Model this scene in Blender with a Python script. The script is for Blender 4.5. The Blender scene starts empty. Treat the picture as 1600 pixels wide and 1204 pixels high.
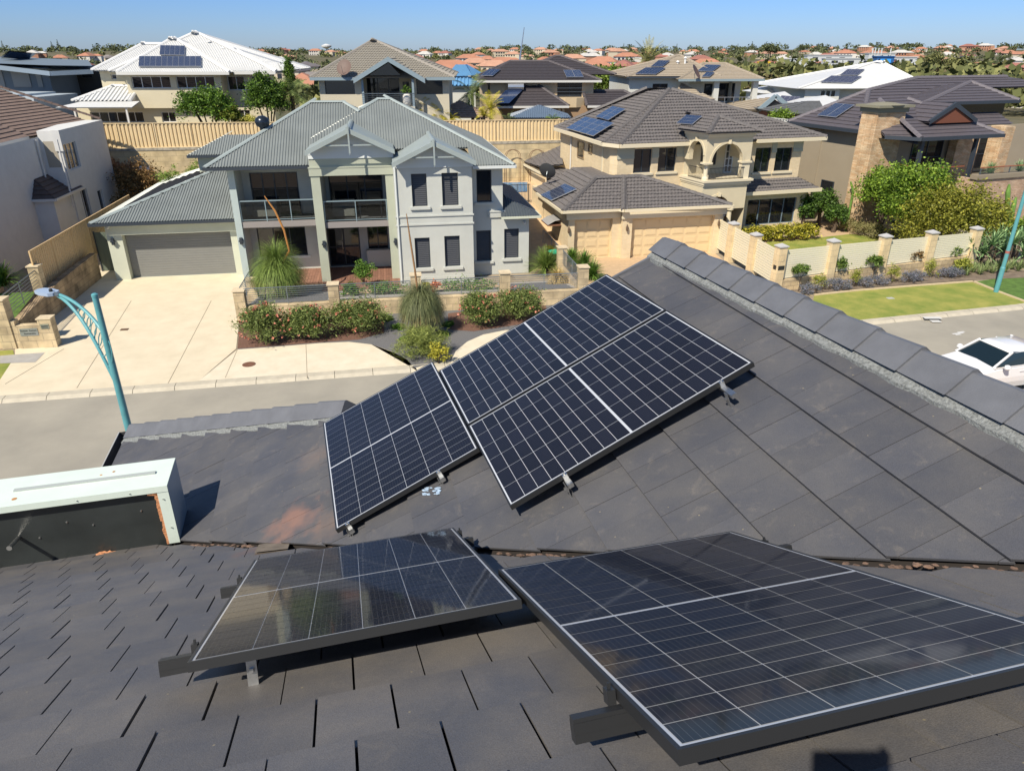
import bpy, math, random
import numpy as np
from mathutils import Vector, Matrix
random.seed(7); rng = np.random.default_rng(7)
scene = bpy.context.scene
COL = scene.collection
# ---------------------------------------------------------------- camera
F = 1120.0; PIT = math.atan2(520, F); CP, SP = math.cos(PIT), math.sin(PIT); H = 10.5
cam = bpy.data.cameras.new('camera'); cam.sensor_fit = 'HORIZONTAL'; cam.sensor_width = 36.0
cam.lens = 36.0*F/1600; cam.clip_start = .02; cam.clip_end = 6000
camo = bpy.data.objects.new('camera', cam); COL.objects.link(camo)
camo.location = (0, 0, H); camo.rotation_euler = (math.pi/2-PIT, 0, 0)
scene.camera = camo
# ---------------------------------------------------------------- light
SUN_AZ, SUN_EL = 213.0, 47.3
w = bpy.data.worlds.new('World'); scene.world = w; w.use_nodes = True
nt = w.node_tree; bgn = nt.nodes['Background']
sky = nt.nodes.new('ShaderNodeTexSky'); sky.sky_type = 'NISHITA'; sky.sun_disc = False
sky.sun_elevation = math.radians(SUN_EL); sky.sun_rotation = math.radians(SUN_AZ)
sky.air_density = 1.0; sky.dust_density = 0.3; sky.ozone_density = 2.6; sky.altitude = 50
tint = nt.nodes.new('ShaderNodeMixRGB'); tint.blend_type = 'MULTIPLY'; tint.inputs[0].default_value = 1
tcw = nt.nodes.new('ShaderNodeTexCoord'); sz = nt.nodes.new('ShaderNodeSeparateXYZ'); nt.links.new(tcw.outputs['Generated'], sz.inputs[0])
rmp = nt.nodes.new('ShaderNodeValToRGB'); rmp.color_ramp.elements[0].position = .0; rmp.color_ramp.elements[0].color = (.55, .72, 1.16, 1); rmp.color_ramp.elements[1].position = .35; rmp.color_ramp.elements[1].color = (.78, .90, 1.0, 1)
e1 = rmp.color_ramp.elements.new(.08); e1.color = (.42, .68, 1.24, 1); nt.links.new(sz.outputs['Z'], rmp.inputs[0]); nt.links.new(rmp.outputs[0], tint.inputs[2])
nt.links.new(sky.outputs[0], tint.inputs[1]); nt.links.new(tint.outputs[0], bgn.inputs['Color']); bgn.inputs['Strength'].default_value = 0.085
sun = bpy.data.lights.new('sun', 'SUN'); sun.energy = 4.9; sun.angle = math.radians(.53); sun.color = (1, .90, .75)
suno = bpy.data.objects.new('sun', sun); COL.objects.link(suno)
a_, e_ = math.radians(SUN_AZ), math.radians(SUN_EL)
sd = Vector((math.sin(a_)*math.cos(e_), math.cos(a_)*math.cos(e_), math.sin(e_)))
suno.rotation_euler = sd.to_track_quat('Z', 'Y').to_euler(); suno.location = (-20, -20, 60)
scene.view_settings.view_transform = 'Standard'; scene.view_settings.look = 'None'
scene.view_settings.exposure = 0.35; scene.view_settings.gamma = 1.0
scene.cycles.max_bounces = 6; scene.cycles.diffuse_bounces = 3; scene.cycles.glossy_bounces = 3
scene.cycles.transmission_bounces = 4; scene.cycles.transparent_max_bounces = 6

# ---------------------------------------------------------------- projection helpers: pixels of the survey photo -> world points
def ray(u, v):
    x = (u-800)/F; y = (602-v)/F
    return Vector((x, CP+y*SP, -SP+y*CP))
C0 = Vector((0, 0, H))
def gz(u, v, z=0.0):
    d = ray(u, v); return C0+d*((z-H)/d.z)
def P(u, v, Y):
    d = ray(u, v); return C0+d*(Y/d.y)
class Fr:
    def __init__(s, o, az):
        s.o = Vector(o); a = math.radians(az); s.az = a
        s.X = Vector((math.cos(a), math.sin(a), 0)); s.Y = Vector((-math.sin(a), math.cos(a), 0))
    def w(s, x, y, z): return Vector((s.o.x, s.o.y, 0))+s.X*x+s.Y*y+Vector((0, 0, z))
    def loc(s, p):
        d = p-s.o; return Vector((d.dot(s.X), d.dot(s.Y), p.z))
    def y(s, u, v, y=0):
        d = ray(u, v); return s.loc(C0+d*((y-(C0-s.o).dot(s.Y))/d.dot(s.Y)))
    def x(s, u, v, x=0):
        d = ray(u, v); return s.loc(C0+d*((x-(C0-s.o).dot(s.X))/d.dot(s.X)))
    def z(s, u, v, z=0): return s.loc(gz(u, v, z))
WF = Fr((0, 0, 0), 0)

# ---------------------------------------------------------------- mesh builder
SPLIT = {'hip_cap', 'ridge_cap', 'ridge_capping', 'render_band', 'string_course', 'screw', 'rust_spot', 'stone_pier', 'pilaster'}
class MB:
    def __init__(s, fr=None): s.v = []; s.f = []; s.m = []; s.fr = fr; s.mi = 0; s.marks = []
    def p(s, c):
        s.v.append(tuple(s.fr.w(*c)) if s.fr else tuple(c)); return len(s.v)-1
    def poly(s, pts, mi=None):
        ids = [s.p(c) for c in pts]; s.f.append(ids); s.m.append(s.mi if mi is None else mi)
    def box(s, x0, x1, y0, y1, z0, z1, mi=None):
        s.marks.append((len(s.v), len(s.f)))
        i = [s.p(c) for c in ((x0,y0,z0),(x1,y0,z0),(x1,y1,z0),(x0,y1,z0),(x0,y0,z1),(x1,y0,z1),(x1,y1,z1),(x0,y1,z1))]
        for q in ((0,3,2,1),(4,5,6,7),(0,1,5,4),(1,2,6,5),(2,3,7,6),(3,0,4,7)):
            s.f.append([i[k] for k in q]); s.m.append(s.mi if mi is None else mi)
    def prism(s, fp, z0, z1, mi=None, cap=True):
        n = len(fp); a = [s.p((x, y, z0)) for x, y in fp]; b = [s.p((x, y, z1)) for x, y in fp]
        m = s.mi if mi is None else mi
        for k in range(n):
            j = (k+1) % n; s.f.append([a[k], a[j], b[j], b[k]]); s.m.append(m)
        if cap: s.f.append(b); s.m.append(m); s.f.append(a[::-1]); s.m.append(m)
    def bar(s, p, q, wx, wz, mi=None, up=(0, 0, 1)):
        """rectangular bar from p to q (given in this builder's frame)"""
        p = Vector(s.fr.w(*p)) if s.fr else Vector(p); q = Vector(s.fr.w(*q)) if s.fr else Vector(q)
        d = (q-p).normalized(); up = Vector(up)
        if abs(d.dot(up)) > .98: up = Vector((0, 1, 0))
        a = d.cross(up).normalized()*wx/2; b = a.cross(d).normalized()*wz/2
        k = len(s.v); m = s.mi if mi is None else mi
        for c in (p, q):
            for e in (-a-b, a-b, a+b, -a+b): s.v.append(tuple(c+e))
        for f in ((0,3,2,1),(4,5,6,7),(0,1,5,4),(1,2,6,5),(2,3,7,6),(3,0,4,7)):
            s.f.append([k+t for t in f]); s.m.append(m)
    def tube(s, pts, radii, n=8, mi=None, cap=True):
        pts = [Vector(s.fr.w(*c)) if s.fr else Vector(c) for c in pts]
        if not hasattr(radii, '__len__'): radii = [radii]*len(pts)
        m = s.mi if mi is None else mi; rings = []; prev = None
        for i, c in enumerate(pts):
            d = (pts[min(i+1, len(pts)-1)]-pts[max(i-1, 0)]).normalized()
            if prev is None:
                u = d.cross(Vector((0, 0, 1)));
                if u.length < .05: u = d.cross(Vector((0, 1, 0)))
            else: u = prev-d*prev.dot(d)
            u.normalize(); prev = u; vv = d.cross(u); k = len(s.v); rings.append(k)
            for j in range(n):
                t = 2*math.pi*j/n; s.v.append(tuple(c+(u*math.cos(t)+vv*math.sin(t))*radii[i]))
        for a, b in zip(rings, rings[1:]):
            for j in range(n):
                s.f.append([a+j, a+(j+1) % n, b+(j+1) % n, b+j]); s.m.append(m)
        if cap:
            s.f.append([rings[0]+j for j in range(n)][::-1]); s.m.append(m)
            s.f.append([rings[-1]+j for j in range(n)]); s.m.append(m)
    def lathe(s, c, prof, n=16, mi=None):
        s.marks.append((len(s.v), len(s.f)))
        c = Vector(s.fr.w(*c)) if s.fr else Vector(c); m = s.mi if mi is None else mi; rings = []
        for r, z in prof:
            k = len(s.v); rings.append(k)
            for j in range(n):
                t = 2*math.pi*j/n; s.v.append((c.x+r*math.cos(t), c.y+r*math.sin(t), c.z+z))
        for a, b in zip(rings, rings[1:]):
            for j in range(n):
                s.f.append([a+j, a+(j+1) % n, b+(j+1) % n, b+j]); s.m.append(m)
        s.f.append([rings[0]+j for j in range(n)][::-1]); s.m.append(m)
        s.f.append([rings[-1]+j for j in range(n)]); s.m.append(m)
    def wall(s, o, a, nin, L, z0, z1, holes=(), depth=.12, mi=None):
        """wall sheet with recessed openings; o ground point, a unit vector along, nin unit vector inwards (all world)"""
        m = s.mi if mi is None else mi
        xs = sorted({0, L, *[h[0] for h in holes], *[h[1] for h in holes]}); zs = sorted({z0, z1, *[h[2] for h in holes], *[h[3] for h in holes]})
        def pt(x, z, d=0):
            q = o+a*x+nin*d; s.v.append((q.x, q.y, z)); return len(s.v)-1
        for i in range(len(xs)-1):
            for j in range(len(zs)-1):
                cx, cz = (xs[i]+xs[i+1])/2, (zs[j]+zs[j+1])/2
                if any(h[0] < cx < h[1] and h[2] < cz < h[3] for h in holes): continue
                s.f.append([pt(xs[i], zs[j]), pt(xs[i+1], zs[j]), pt(xs[i+1], zs[j+1]), pt(xs[i], zs[j+1])]); s.m.append(m)
        for x0, x1, h0, h1 in holes:
            for (p, q) in (((x0, h0), (x1, h0)), ((x1, h0), (x1, h1)), ((x1, h1), (x0, h1)), ((x0, h1), (x0, h0))):
                s.f.append([pt(*p), pt(*q), pt(*q, depth), pt(*p, depth)]); s.m.append(m)
    def build(s, name, mats, parent=None, org=None, smooth=False):
        if name in SPLIT and parent is not None and len(s.marks) > 1 and s.marks[0] == (0, 0):
            mk = s.marks+[(len(s.v), len(s.f))]
            for (v0, f0), (v1, f1) in zip(mk, mk[1:]):
                if f1 == f0: continue
                b = MB(); b.v = s.v[v0:v1]; b.f = [[i-v0 for i in f] for f in s.f[f0:f1]]; b.m = s.m[f0:f1]; o = b.build(name, mats, parent, org, smooth)
            return o
        me = bpy.data.meshes.new(name)
        if parent is not None:
            org = Vector(parent['_o']) if '_o' in parent else Vector(parent.location)
        elif org is None:
            a = np.array(s.v); org = Vector(((a[:,0].min()+a[:,0].max())/2, (a[:,1].min()+a[:,1].max())/2, a[:,2].min()))
        org = Vector(org)
        me.from_pydata([(x-org.x, y-org.y, z-org.z) for x, y, z in s.v], [], s.f)
        if not isinstance(mats, (list, tuple)): mats = [mats]
        for m in mats: me.materials.append(m)
        me.polygons.foreach_set('material_index', s.m)
        if smooth: me.polygons.foreach_set('use_smooth', [True]*len(me.polygons))
        me.update()
        o = bpy.data.objects.new(name, me); COL.objects.link(o)
        if parent is not None: o.parent = parent
        else: o.location = org
        o['_o'] = tuple(org)
        return o
def tag(o, label=None, cat=None, group=None, kind=None):
    if label: o['label'] = label
    if cat: o['category'] = cat
    if group: o['group'] = group
    if kind: o['kind'] = kind
    return o
def thing(name, label, cat, loc, group=None):
    o = bpy.data.objects.new(name, None); COL.objects.link(o); o.location = Vector(loc); o['_o'] = tuple(loc)
    o.empty_display_size = .2
    return tag(o, label, cat, group)
def copy_tree(o, parent=None):
    c = o.copy(); COL.objects.link(c)
    if parent is not None: c.parent = parent
    for ch in list(o.children): copy_tree(ch, c)
    return c

# ---------------------------------------------------------------- materials
MATS = {}
def mat(name, col, rough=.7, var=.0, scale=4.0, bump=0.0, bscale=30.0, metal=0.0, spec=.5, coat=0.0, col2=None, stretch=(1, 1, 1), island=0.0, detail=5, rot=None):
    if name in MATS: return MATS[name]
    m = bpy.data.materials.new(name); m.use_nodes = True; N = m.node_tree.nodes; L = m.node_tree.links
    b = N['Principled BSDF']; b.inputs['Roughness'].default_value = rough; b.inputs['Metallic'].default_value = metal
    b.inputs['Specular IOR Level'].default_value = spec; b.inputs['Coat Weight'].default_value = coat; b.inputs['Coat Roughness'].default_value = .03
    b.inputs['Base Color'].default_value = (*col, 1)
    tc = N.new('ShaderNodeTexCoord'); mp = N.new('ShaderNodeMapping'); mp.inputs['Scale'].default_value = stretch
    if rot: mp.inputs['Rotation'].default_value = rot
    L.new(tc.outputs['Object'], mp.inputs['Vector'])
    src = None
    if var or col2:
        nz = N.new('ShaderNodeTexNoise'); nz.inputs['Scale'].default_value = scale; nz.inputs['Detail'].default_value = detail; nz.inputs['Roughness'].default_value = .6
        L.new(mp.outputs[0], nz.inputs['Vector'])
        rp = N.new('ShaderNodeValToRGB'); c2 = col2 if col2 else [c*(1+var) for c in col]; c1 = col if col2 else [c*(1-var) for c in col]
        rp.color_ramp.elements[0].position = .32; rp.color_ramp.elements[1].position = .68
        rp.color_ramp.elements[0].color = (*c1, 1); rp.color_ramp.elements[1].color = (*c2, 1)
        L.new(nz.outputs['Fac'], rp.inputs[0]); src = rp.outputs[0]; L.new(src, b.inputs['Base Color'])
    if island:
        g = N.new('ShaderNodeNewGeometry'); hs = N.new('ShaderNodeHueSaturation'); mr = N.new('ShaderNodeMapRange')
        mr.inputs['To Min'].default_value = 1-island; mr.inputs['To Max'].default_value = 1+island
        L.new(g.outputs['Random Per Island'], mr.inputs['Value']); L.new(mr.outputs[0], hs.inputs['Value'])
        if src: L.new(src, hs.inputs['Color'])
        else: hs.inputs['Color'].default_value = (*col, 1)
        L.new(hs.outputs[0], b.inputs['Base Color']); src = hs.outputs[0]
    if bump:
        n2 = N.new('ShaderNodeTexNoise'); n2.inputs['Scale'].default_value = bscale; n2.inputs['Detail'].default_value = 4
        L.new(mp.outputs[0], n2.inputs['Vector']); bp = N.new('ShaderNodeBump'); bp.inputs['Strength'].default_value = min(1, bump); bp.inputs['Distance'].default_value = .02
        L.new(n2.outputs['Fac'], bp.inputs['Height']); L.new(bp.outputs[0], b.inputs['Normal'])
    MATS[name] = m; return m
def brickmat(name, c1, c2, mortar, bw, bh, msz=.01, rough=.85, vert='z', bump=.3, off=.5, var=.25):
    """coursed masonry laid in the wall's own plane: (x+y, z) object coordinates"""
    m = bpy.data.materials.new(name); m.use_nodes = True; N = m.node_tree.nodes; L = m.node_tree.links
    b = N['Principled BSDF']; b.inputs['Roughness'].default_value = rough
    tc = N.new('ShaderNodeTexCoord'); sp = N.new('ShaderNodeSeparateXYZ'); L.new(tc.outputs['Object'], sp.inputs[0])
    ad = N.new('ShaderNodeMath'); ad.operation = 'ADD'; L.new(sp.outputs['X'], ad.inputs[0]); L.new(sp.outputs['Y'], ad.inputs[1])
    cb = N.new('ShaderNodeCombineXYZ'); L.new(ad.outputs[0], cb.inputs['X']); L.new(sp.outputs['Z'], cb.inputs['Y'])
    br = N.new('ShaderNodeTexBrick'); br.offset = off; L.new(cb.outputs[0], br.inputs['Vector'])
    br.inputs['Scale'].default_value = 1; br.inputs['Brick Width'].default_value = bw; br.inputs['Row Height'].default_value = bh; br.inputs['Mortar Size'].default_value = msz
    br.inputs['Mortar Smooth'].default_value = .2; br.inputs['Bias'].default_value = 0
    br.inputs['Color1'].default_value = (*c1, 1); br.inputs['Color2'].default_value = (*c2, 1); br.inputs['Mortar'].default_value = (*mortar, 1)
    nz = N.new('ShaderNodeTexNoise'); nz.inputs['Scale'].default_value = 1.7; nz.inputs['Detail'].default_value = 8; L.new(tc.outputs['Object'], nz.inputs['Vector'])
    mx = N.new('ShaderNodeMixRGB'); mx.blend_type = 'MULTIPLY'; mx.inputs[0].default_value = 1
    mr = N.new('ShaderNodeMapRange'); mr.inputs['From Min'].default_value = .3; mr.inputs['From Max'].default_value = .7; mr.inputs['To Min'].default_value = 1-var; mr.inputs['To Max'].default_value = 1+var*.4
    L.new(nz.outputs['Fac'], mr.inputs['Value']); L.new(br.outputs['Color'], mx.inputs[1]); L.new(mr.outputs[0], mx.inputs[2]); L.new(mx.outputs[0], b.inputs['Base Color'])
    bp = N.new('ShaderNodeBump'); bp.inputs['Strength'].default_value = bump; bp.inputs['Distance'].default_value = .015; bp.invert = True
    L.new(br.outputs['Fac'], bp.inputs['Height']); L.new(bp.outputs[0], b.inputs['Normal'])
    MATS[name] = m; return m
def leafmat(name, c1, c2, rough=.55, trans=.25, lo=.6, hi=1.35):
    if name in MATS: return MATS[name]
    m = bpy.data.materials.new(name); m.use_nodes = True; N = m.node_tree.nodes; L = m.node_tree.links
    b = N['Principled BSDF']; b.inputs['Roughness'].default_value = rough; b.inputs['Specular IOR Level'].default_value = .35
    g = N.new('ShaderNodeNewGeometry'); rp = N.new('ShaderNodeValToRGB')
    rp.color_ramp.elements[0].color = (*[c*lo for c in c1], 1); rp.color_ramp.elements[1].color = (*[c*hi for c in c2], 1)
    e = rp.color_ramp.elements.new(.5); e.color = (*[(a+b2)/2 for a, b2 in zip(c1, c2)], 1)
    L.new(g.outputs['Random Per Island'], rp.inputs[0]); L.new(rp.outputs[0], b.inputs['Base Color'])
    if trans:
        t = N.new('ShaderNodeBsdfTranslucent'); L.new(rp.outputs[0], t.inputs['Color']); mx = N.new('ShaderNodeMixShader'); mx.inputs[0].default_value = trans
        L.new(b.outputs[0], mx.inputs[1]); L.new(t.outputs[0], mx.inputs[2]); L.new(mx.outputs[0], N['Material Output'].inputs['Surface'])
    MATS[name] = m; return m

# ---------------------------------------------------------------- polygon tools for roofs
def clip(poly, ax, c, keep_less):
    out = []; n = len(poly)
    for i in range(n):
        a, b = poly[i], poly[(i+1) % n]
        ia = (a[ax] <= c) if keep_less else (a[ax] >= c); ib = (b[ax] <= c) if keep_less else (b[ax] >= c)
        if ia: out.append(a)
        if ia != ib:
            t = (c-a[ax])/(b[ax]-a[ax]); out.append((a[0]+(b[0]-a[0])*t, a[1]+(b[1]-a[1])*t))
    return out
def cliph(poly, p, q):
    """keep the left side of the line p->q"""
    def sd(a): return (q[0]-p[0])*(a[1]-p[1])-(q[1]-p[1])*(a[0]-p[0])
    out = []; n = len(poly)
    for i in range(n):
        a, b = poly[i], poly[(i+1) % n]; da, db = sd(a), sd(b)
        if da >= 0: out.append(a)
        if (da >= 0) != (db >= 0):
            t = da/(da-db); out.append((a[0]+(b[0]-a[0])*t, a[1]+(b[1]-a[1])*t))
    return out
def area(p): return .5*abs(sum(p[i][0]*p[(i+1) % len(p)][1]-p[(i+1) % len(p)][0]*p[i][1] for i in range(len(p)))) if len(p) > 2 else 0
class Plane:
    """roof plane basis: s horizontal, r down the slope, n up"""
    def __init__(s, pts=None, o=None, n=None):
        if pts: 
            n = Vector((0, 0, 0))
            for i in range(len(pts)):
                a, b = pts[i], pts[(i+1) % len(pts)]; n += Vector(((a.y-b.y)*(a.z+b.z), (a.z-b.z)*(a.x+b.x), (a.x-b.x)*(a.y+b.y)))
            o = pts[0]
        n = n.normalized()
        if n.z < 0: n = -n
        s.n = n; s.o = o; s.S = Vector((0, 0, 1)).cross(n).normalized(); s.R = n.cross(s.S)*-1
        if s.R.z > 0: s.R = -s.R
    def to(s, p): d = p-s.o; return (d.dot(s.S), d.dot(s.R))
    def at(s, q, h=0): return s.o+s.S*q[0]+s.R*q[1]+s.n*h
def roof(m, pts, style='plain', pitch=None, mi=0, under=.06):
    """one roof face in world points; style corr = corrugated sheets, tile = coursed tiles, roll = coursed tiles with a roll"""
    pts = [Vector(p) for p in pts]; pl = Plane(pts); q = [pl.to(p) for p in pts]; fr, m.fr = m.fr, None
    if style == 'plain':
        m.poly([pl.at(a) for a in q], mi)
    elif style == 'corr':
        pitch = pitch or .13; s0 = math.floor(min(a[0] for a in q)/pitch)*pitch; s1 = max(a[0] for a in q)
        prof = ((0, 0), (.32, 0), (.45, 1), (.7, 1), (.88, 0))
        s = s0
        while s < s1:
            for k in range(len(prof)):
                a, ha = prof[k]; b, hb = prof[k+1] if k+1 < len(prof) else (1, 0)
                c = clip(clip(q, 0, s+a*pitch, False), 0, s+b*pitch, True)
                if area(c) > 1e-5:
                    m.poly([pl.at(t, pitch*.28*(ha+(hb-ha)*(t[0]-s-a*pitch)/((b-a)*pitch))) for t in c], mi)
            s += pitch
    else:
        g = pitch or .34; r1 = max(a[1] for a in q); r0 = min(a[1] for a in q); r = r1; up = .045 if style == 'tile' else .05; k = 0
        while r > r0:
            ra = r-g; c = clip(clip(q, 1, ra, False), 1, r, True)
            if area(c) > 1e-4:
                if style == 'tile': m.poly([pl.at(t, .004+up*(t[1]-ra)/g) for t in c], mi)
                else:
                    tw = .2; sa = math.floor(min(t[0] for t in c)/tw)*tw-(.5*tw if k % 2 else 0); sb = max(t[0] for t in c)
                    while sa < sb:
                        for (a, ha, b, hb) in ((0, 0, .45, 0), (.45, 0, .65, 1), (.65, 1, .85, 1), (.85, 1, 1, 0)):
                            d = clip(clip(c, 0, sa+a*tw, False), 0, sa+b*tw, True)
                            if area(d) > 1e-4: m.poly([pl.at(t, .004+(up*(t[1]-ra)/g)+.02*(ha+(hb-ha)*(t[0]-sa-a*tw)/((b-a)*tw))) for t in d], mi)
                        sa += tw
                e = sorted([t for t in c if abs(t[1]-r) < 1e-6])
                if len(e) >= 2: m.poly([pl.at(e[0], 0), pl.at(e[-1], 0), pl.at(e[-1], .004+up), pl.at(e[0], .004+up)], mi)
            r = ra; k += 1
    if under:
        m.poly([pl.at(a, -under) for a in q[::-1]], mi)
    m.fr = fr
def caps(m, p, q, w=.13, h=.07, seg=.4, mi=0, lift=.05, prof_=None):
    """overlapping ridge or hip caps from the low end p up to q"""
    m.marks.append((len(m.v), len(m.f)))
    p, q = Vector(p), Vector(q); d = q-p; L = d.length; d.normalize(); a = d.cross(Vector((0, 0, 1))).normalized(); up = a.cross(d)
    n = max(1, round(L/seg)); fr, m.fr = m.fr, None
    for i in range(n):
        c0 = p+d*(L*i/n); c1 = p+d*(L*(i+1.06)/n); s0, s1 = 1.12, 1.0
        PR = prof_ or ((-1, -.55), (-.55, .55), (0, 1), (.55, .55), (1, -.55))
        r0 = [c0+a*(x*w*s0)+up*(lift+z*h*s0) for x, z in PR]
        r1 = [c1+a*(x*w*s1)+up*(lift-.01+z*h*s1) for x, z in PR]
        for k in range(len(PR)-1): m.poly([r0[k], r0[k+1], r1[k+1], r1[k]], mi)
        m.poly(r0[::-1], mi)
        if i == n-1: m.poly(r1, mi)
    m.fr = fr
def ridge(m, p, q, w=.12, h=.05, mi=0):
    """plain folded sheet-metal ridge capping"""
    caps(m, p, q, w, h, seg=99, mi=mi, lift=.035)

# ---------------------------------------------------------------- foliage
def leaves(name, C, size, m, parent=None, aspect=.55, up=.0, droop=None, org=None, seed=1, jit=.35):
    r = np.random.default_rng(seed); n = len(C)
    t = r.normal(size=(n, 3)); t[:, 2] *= .7; t /= np.linalg.norm(t, axis=1)[:, None]
    a = r.normal(size=(n, 3)); a[:, 2] += up; nn = a-t*np.sum(a*t, axis=1)[:, None]; nn /= np.linalg.norm(nn, axis=1)[:, None]
    b = np.cross(t, nn); s = size*(1+jit*r.normal(size=n)).clip(.45, 1.8)[:, None]
    V = np.stack([C-t*s*.5, C+b*s*aspect*.5+nn*s*.06, C+t*s*.5, C-b*s*aspect*.5+nn*s*.06], 1).reshape(-1, 3)
    return rawmesh(name, V, 4, m, parent, org)
def rawmesh(name, V, k, m, parent=None, org=None):
    if parent is not None: org = Vector(parent['_o'])
    elif org is None: org = Vector((V[:, 0].mean(), V[:, 1].mean(), V[:, 2].min()))
    V = V-np.array(org)[None]; n = len(V)//k
    me = bpy.data.meshes.new(name); me.vertices.add(len(V)); me.vertices.foreach_set('co', V.ravel())
    me.loops.add(n*k); me.loops.foreach_set('vertex_index', np.arange(n*k)); me.polygons.add(n)
    me.polygons.foreach_set('loop_start', np.arange(0, n*k, k)); me.polygons.foreach_set('loop_total', np.full(n, k))
    me.update(calc_edges=True); me.materials.append(m)
    o = bpy.data.objects.new(name, me); COL.objects.link(o); o['_o'] = tuple(org)
    if parent is not None: o.parent = parent
    else: o.location = org
    return o
def blobs(c, rad, nclump, nleaf, seed=1, spread=.28, shell=.55, flat=.2):
    """leaf positions: clumps through an uneven ellipsoid"""
    r = np.random.default_rng(seed); c = np.array(c); rad = np.array(rad)
    d = r.normal(size=(nclump, 3)); d /= np.linalg.norm(d, axis=1)[:, None]
    d[:, 2] = np.where(d[:, 2] < -.5, -d[:, 2], d[:, 2])
    k = shell+(1-shell)*r.random(nclump); k *= 1+.22*np.sin(d[:, 0]*5+seed)*np.cos(d[:, 1]*4+seed*2)
    cc = c+d*rad*k[:, None]
    sz = spread*rad.mean()*(.6+.8*r.random(nclump))
    out = np.repeat(cc, nleaf, 0)+r.normal(size=(nclump*nleaf, 3))*np.repeat(sz, nleaf)[:, None]*np.array([1, 1, .8])*.6
    return out
def shrub(name, label, cat, base, rad, m, leaf=.09, ncl=60, nl=60, seed=1, trunk=None, group=None, zc=None, stem_m=None, spread=.28, shell=.5, aspect=.55, partname='foliage'):
    base = Vector(base); t = thing(name, label, cat, base, group)
    zc = rad[2]*.85 if zc is None else zc
    C = blobs((base.x, base.y, base.z+zc), rad, ncl, nl, seed, spread, shell); C[:, 2] = np.maximum(C[:, 2], base.z+.02)
    leaves(partname, C, leaf, m, t, seed=seed+5, aspect=aspect)
    mb = MB(); r = random.Random(seed); n = trunk[2] if trunk else 4
    rr = trunk[0] if trunk else .02+rad[0]*.02; th = trunk[1] if trunk else zc
    if trunk:
        mb.tube([base, base+Vector((.03, .02, th*.5)), base+Vector((0, .05, th))], [rr*1.3, rr, rr*.8], 8)
    for i in range(max(n, 3)):
        a = 6.28*i/max(n, 3)+r.random(); e = base+Vector((math.cos(a)*rad[0]*.6, math.sin(a)*rad[1]*.6, zc+rad[2]*.4*r.random()))
        s = base+Vector((0, 0, th*.9 if trunk else 0)); mid = (s+e)/2+Vector((0, 0, .1*rad[2])); mb.tube([s, mid, e], [rr*.7, rr*.45, rr*.15], 6)
    mb.build('trunk' if trunk else 'stem', stem_m or M_bark, t)
    return t
M_bark = mat('bark', (.09, .065, .045), .9, .3, 9, .5, 25)
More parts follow.
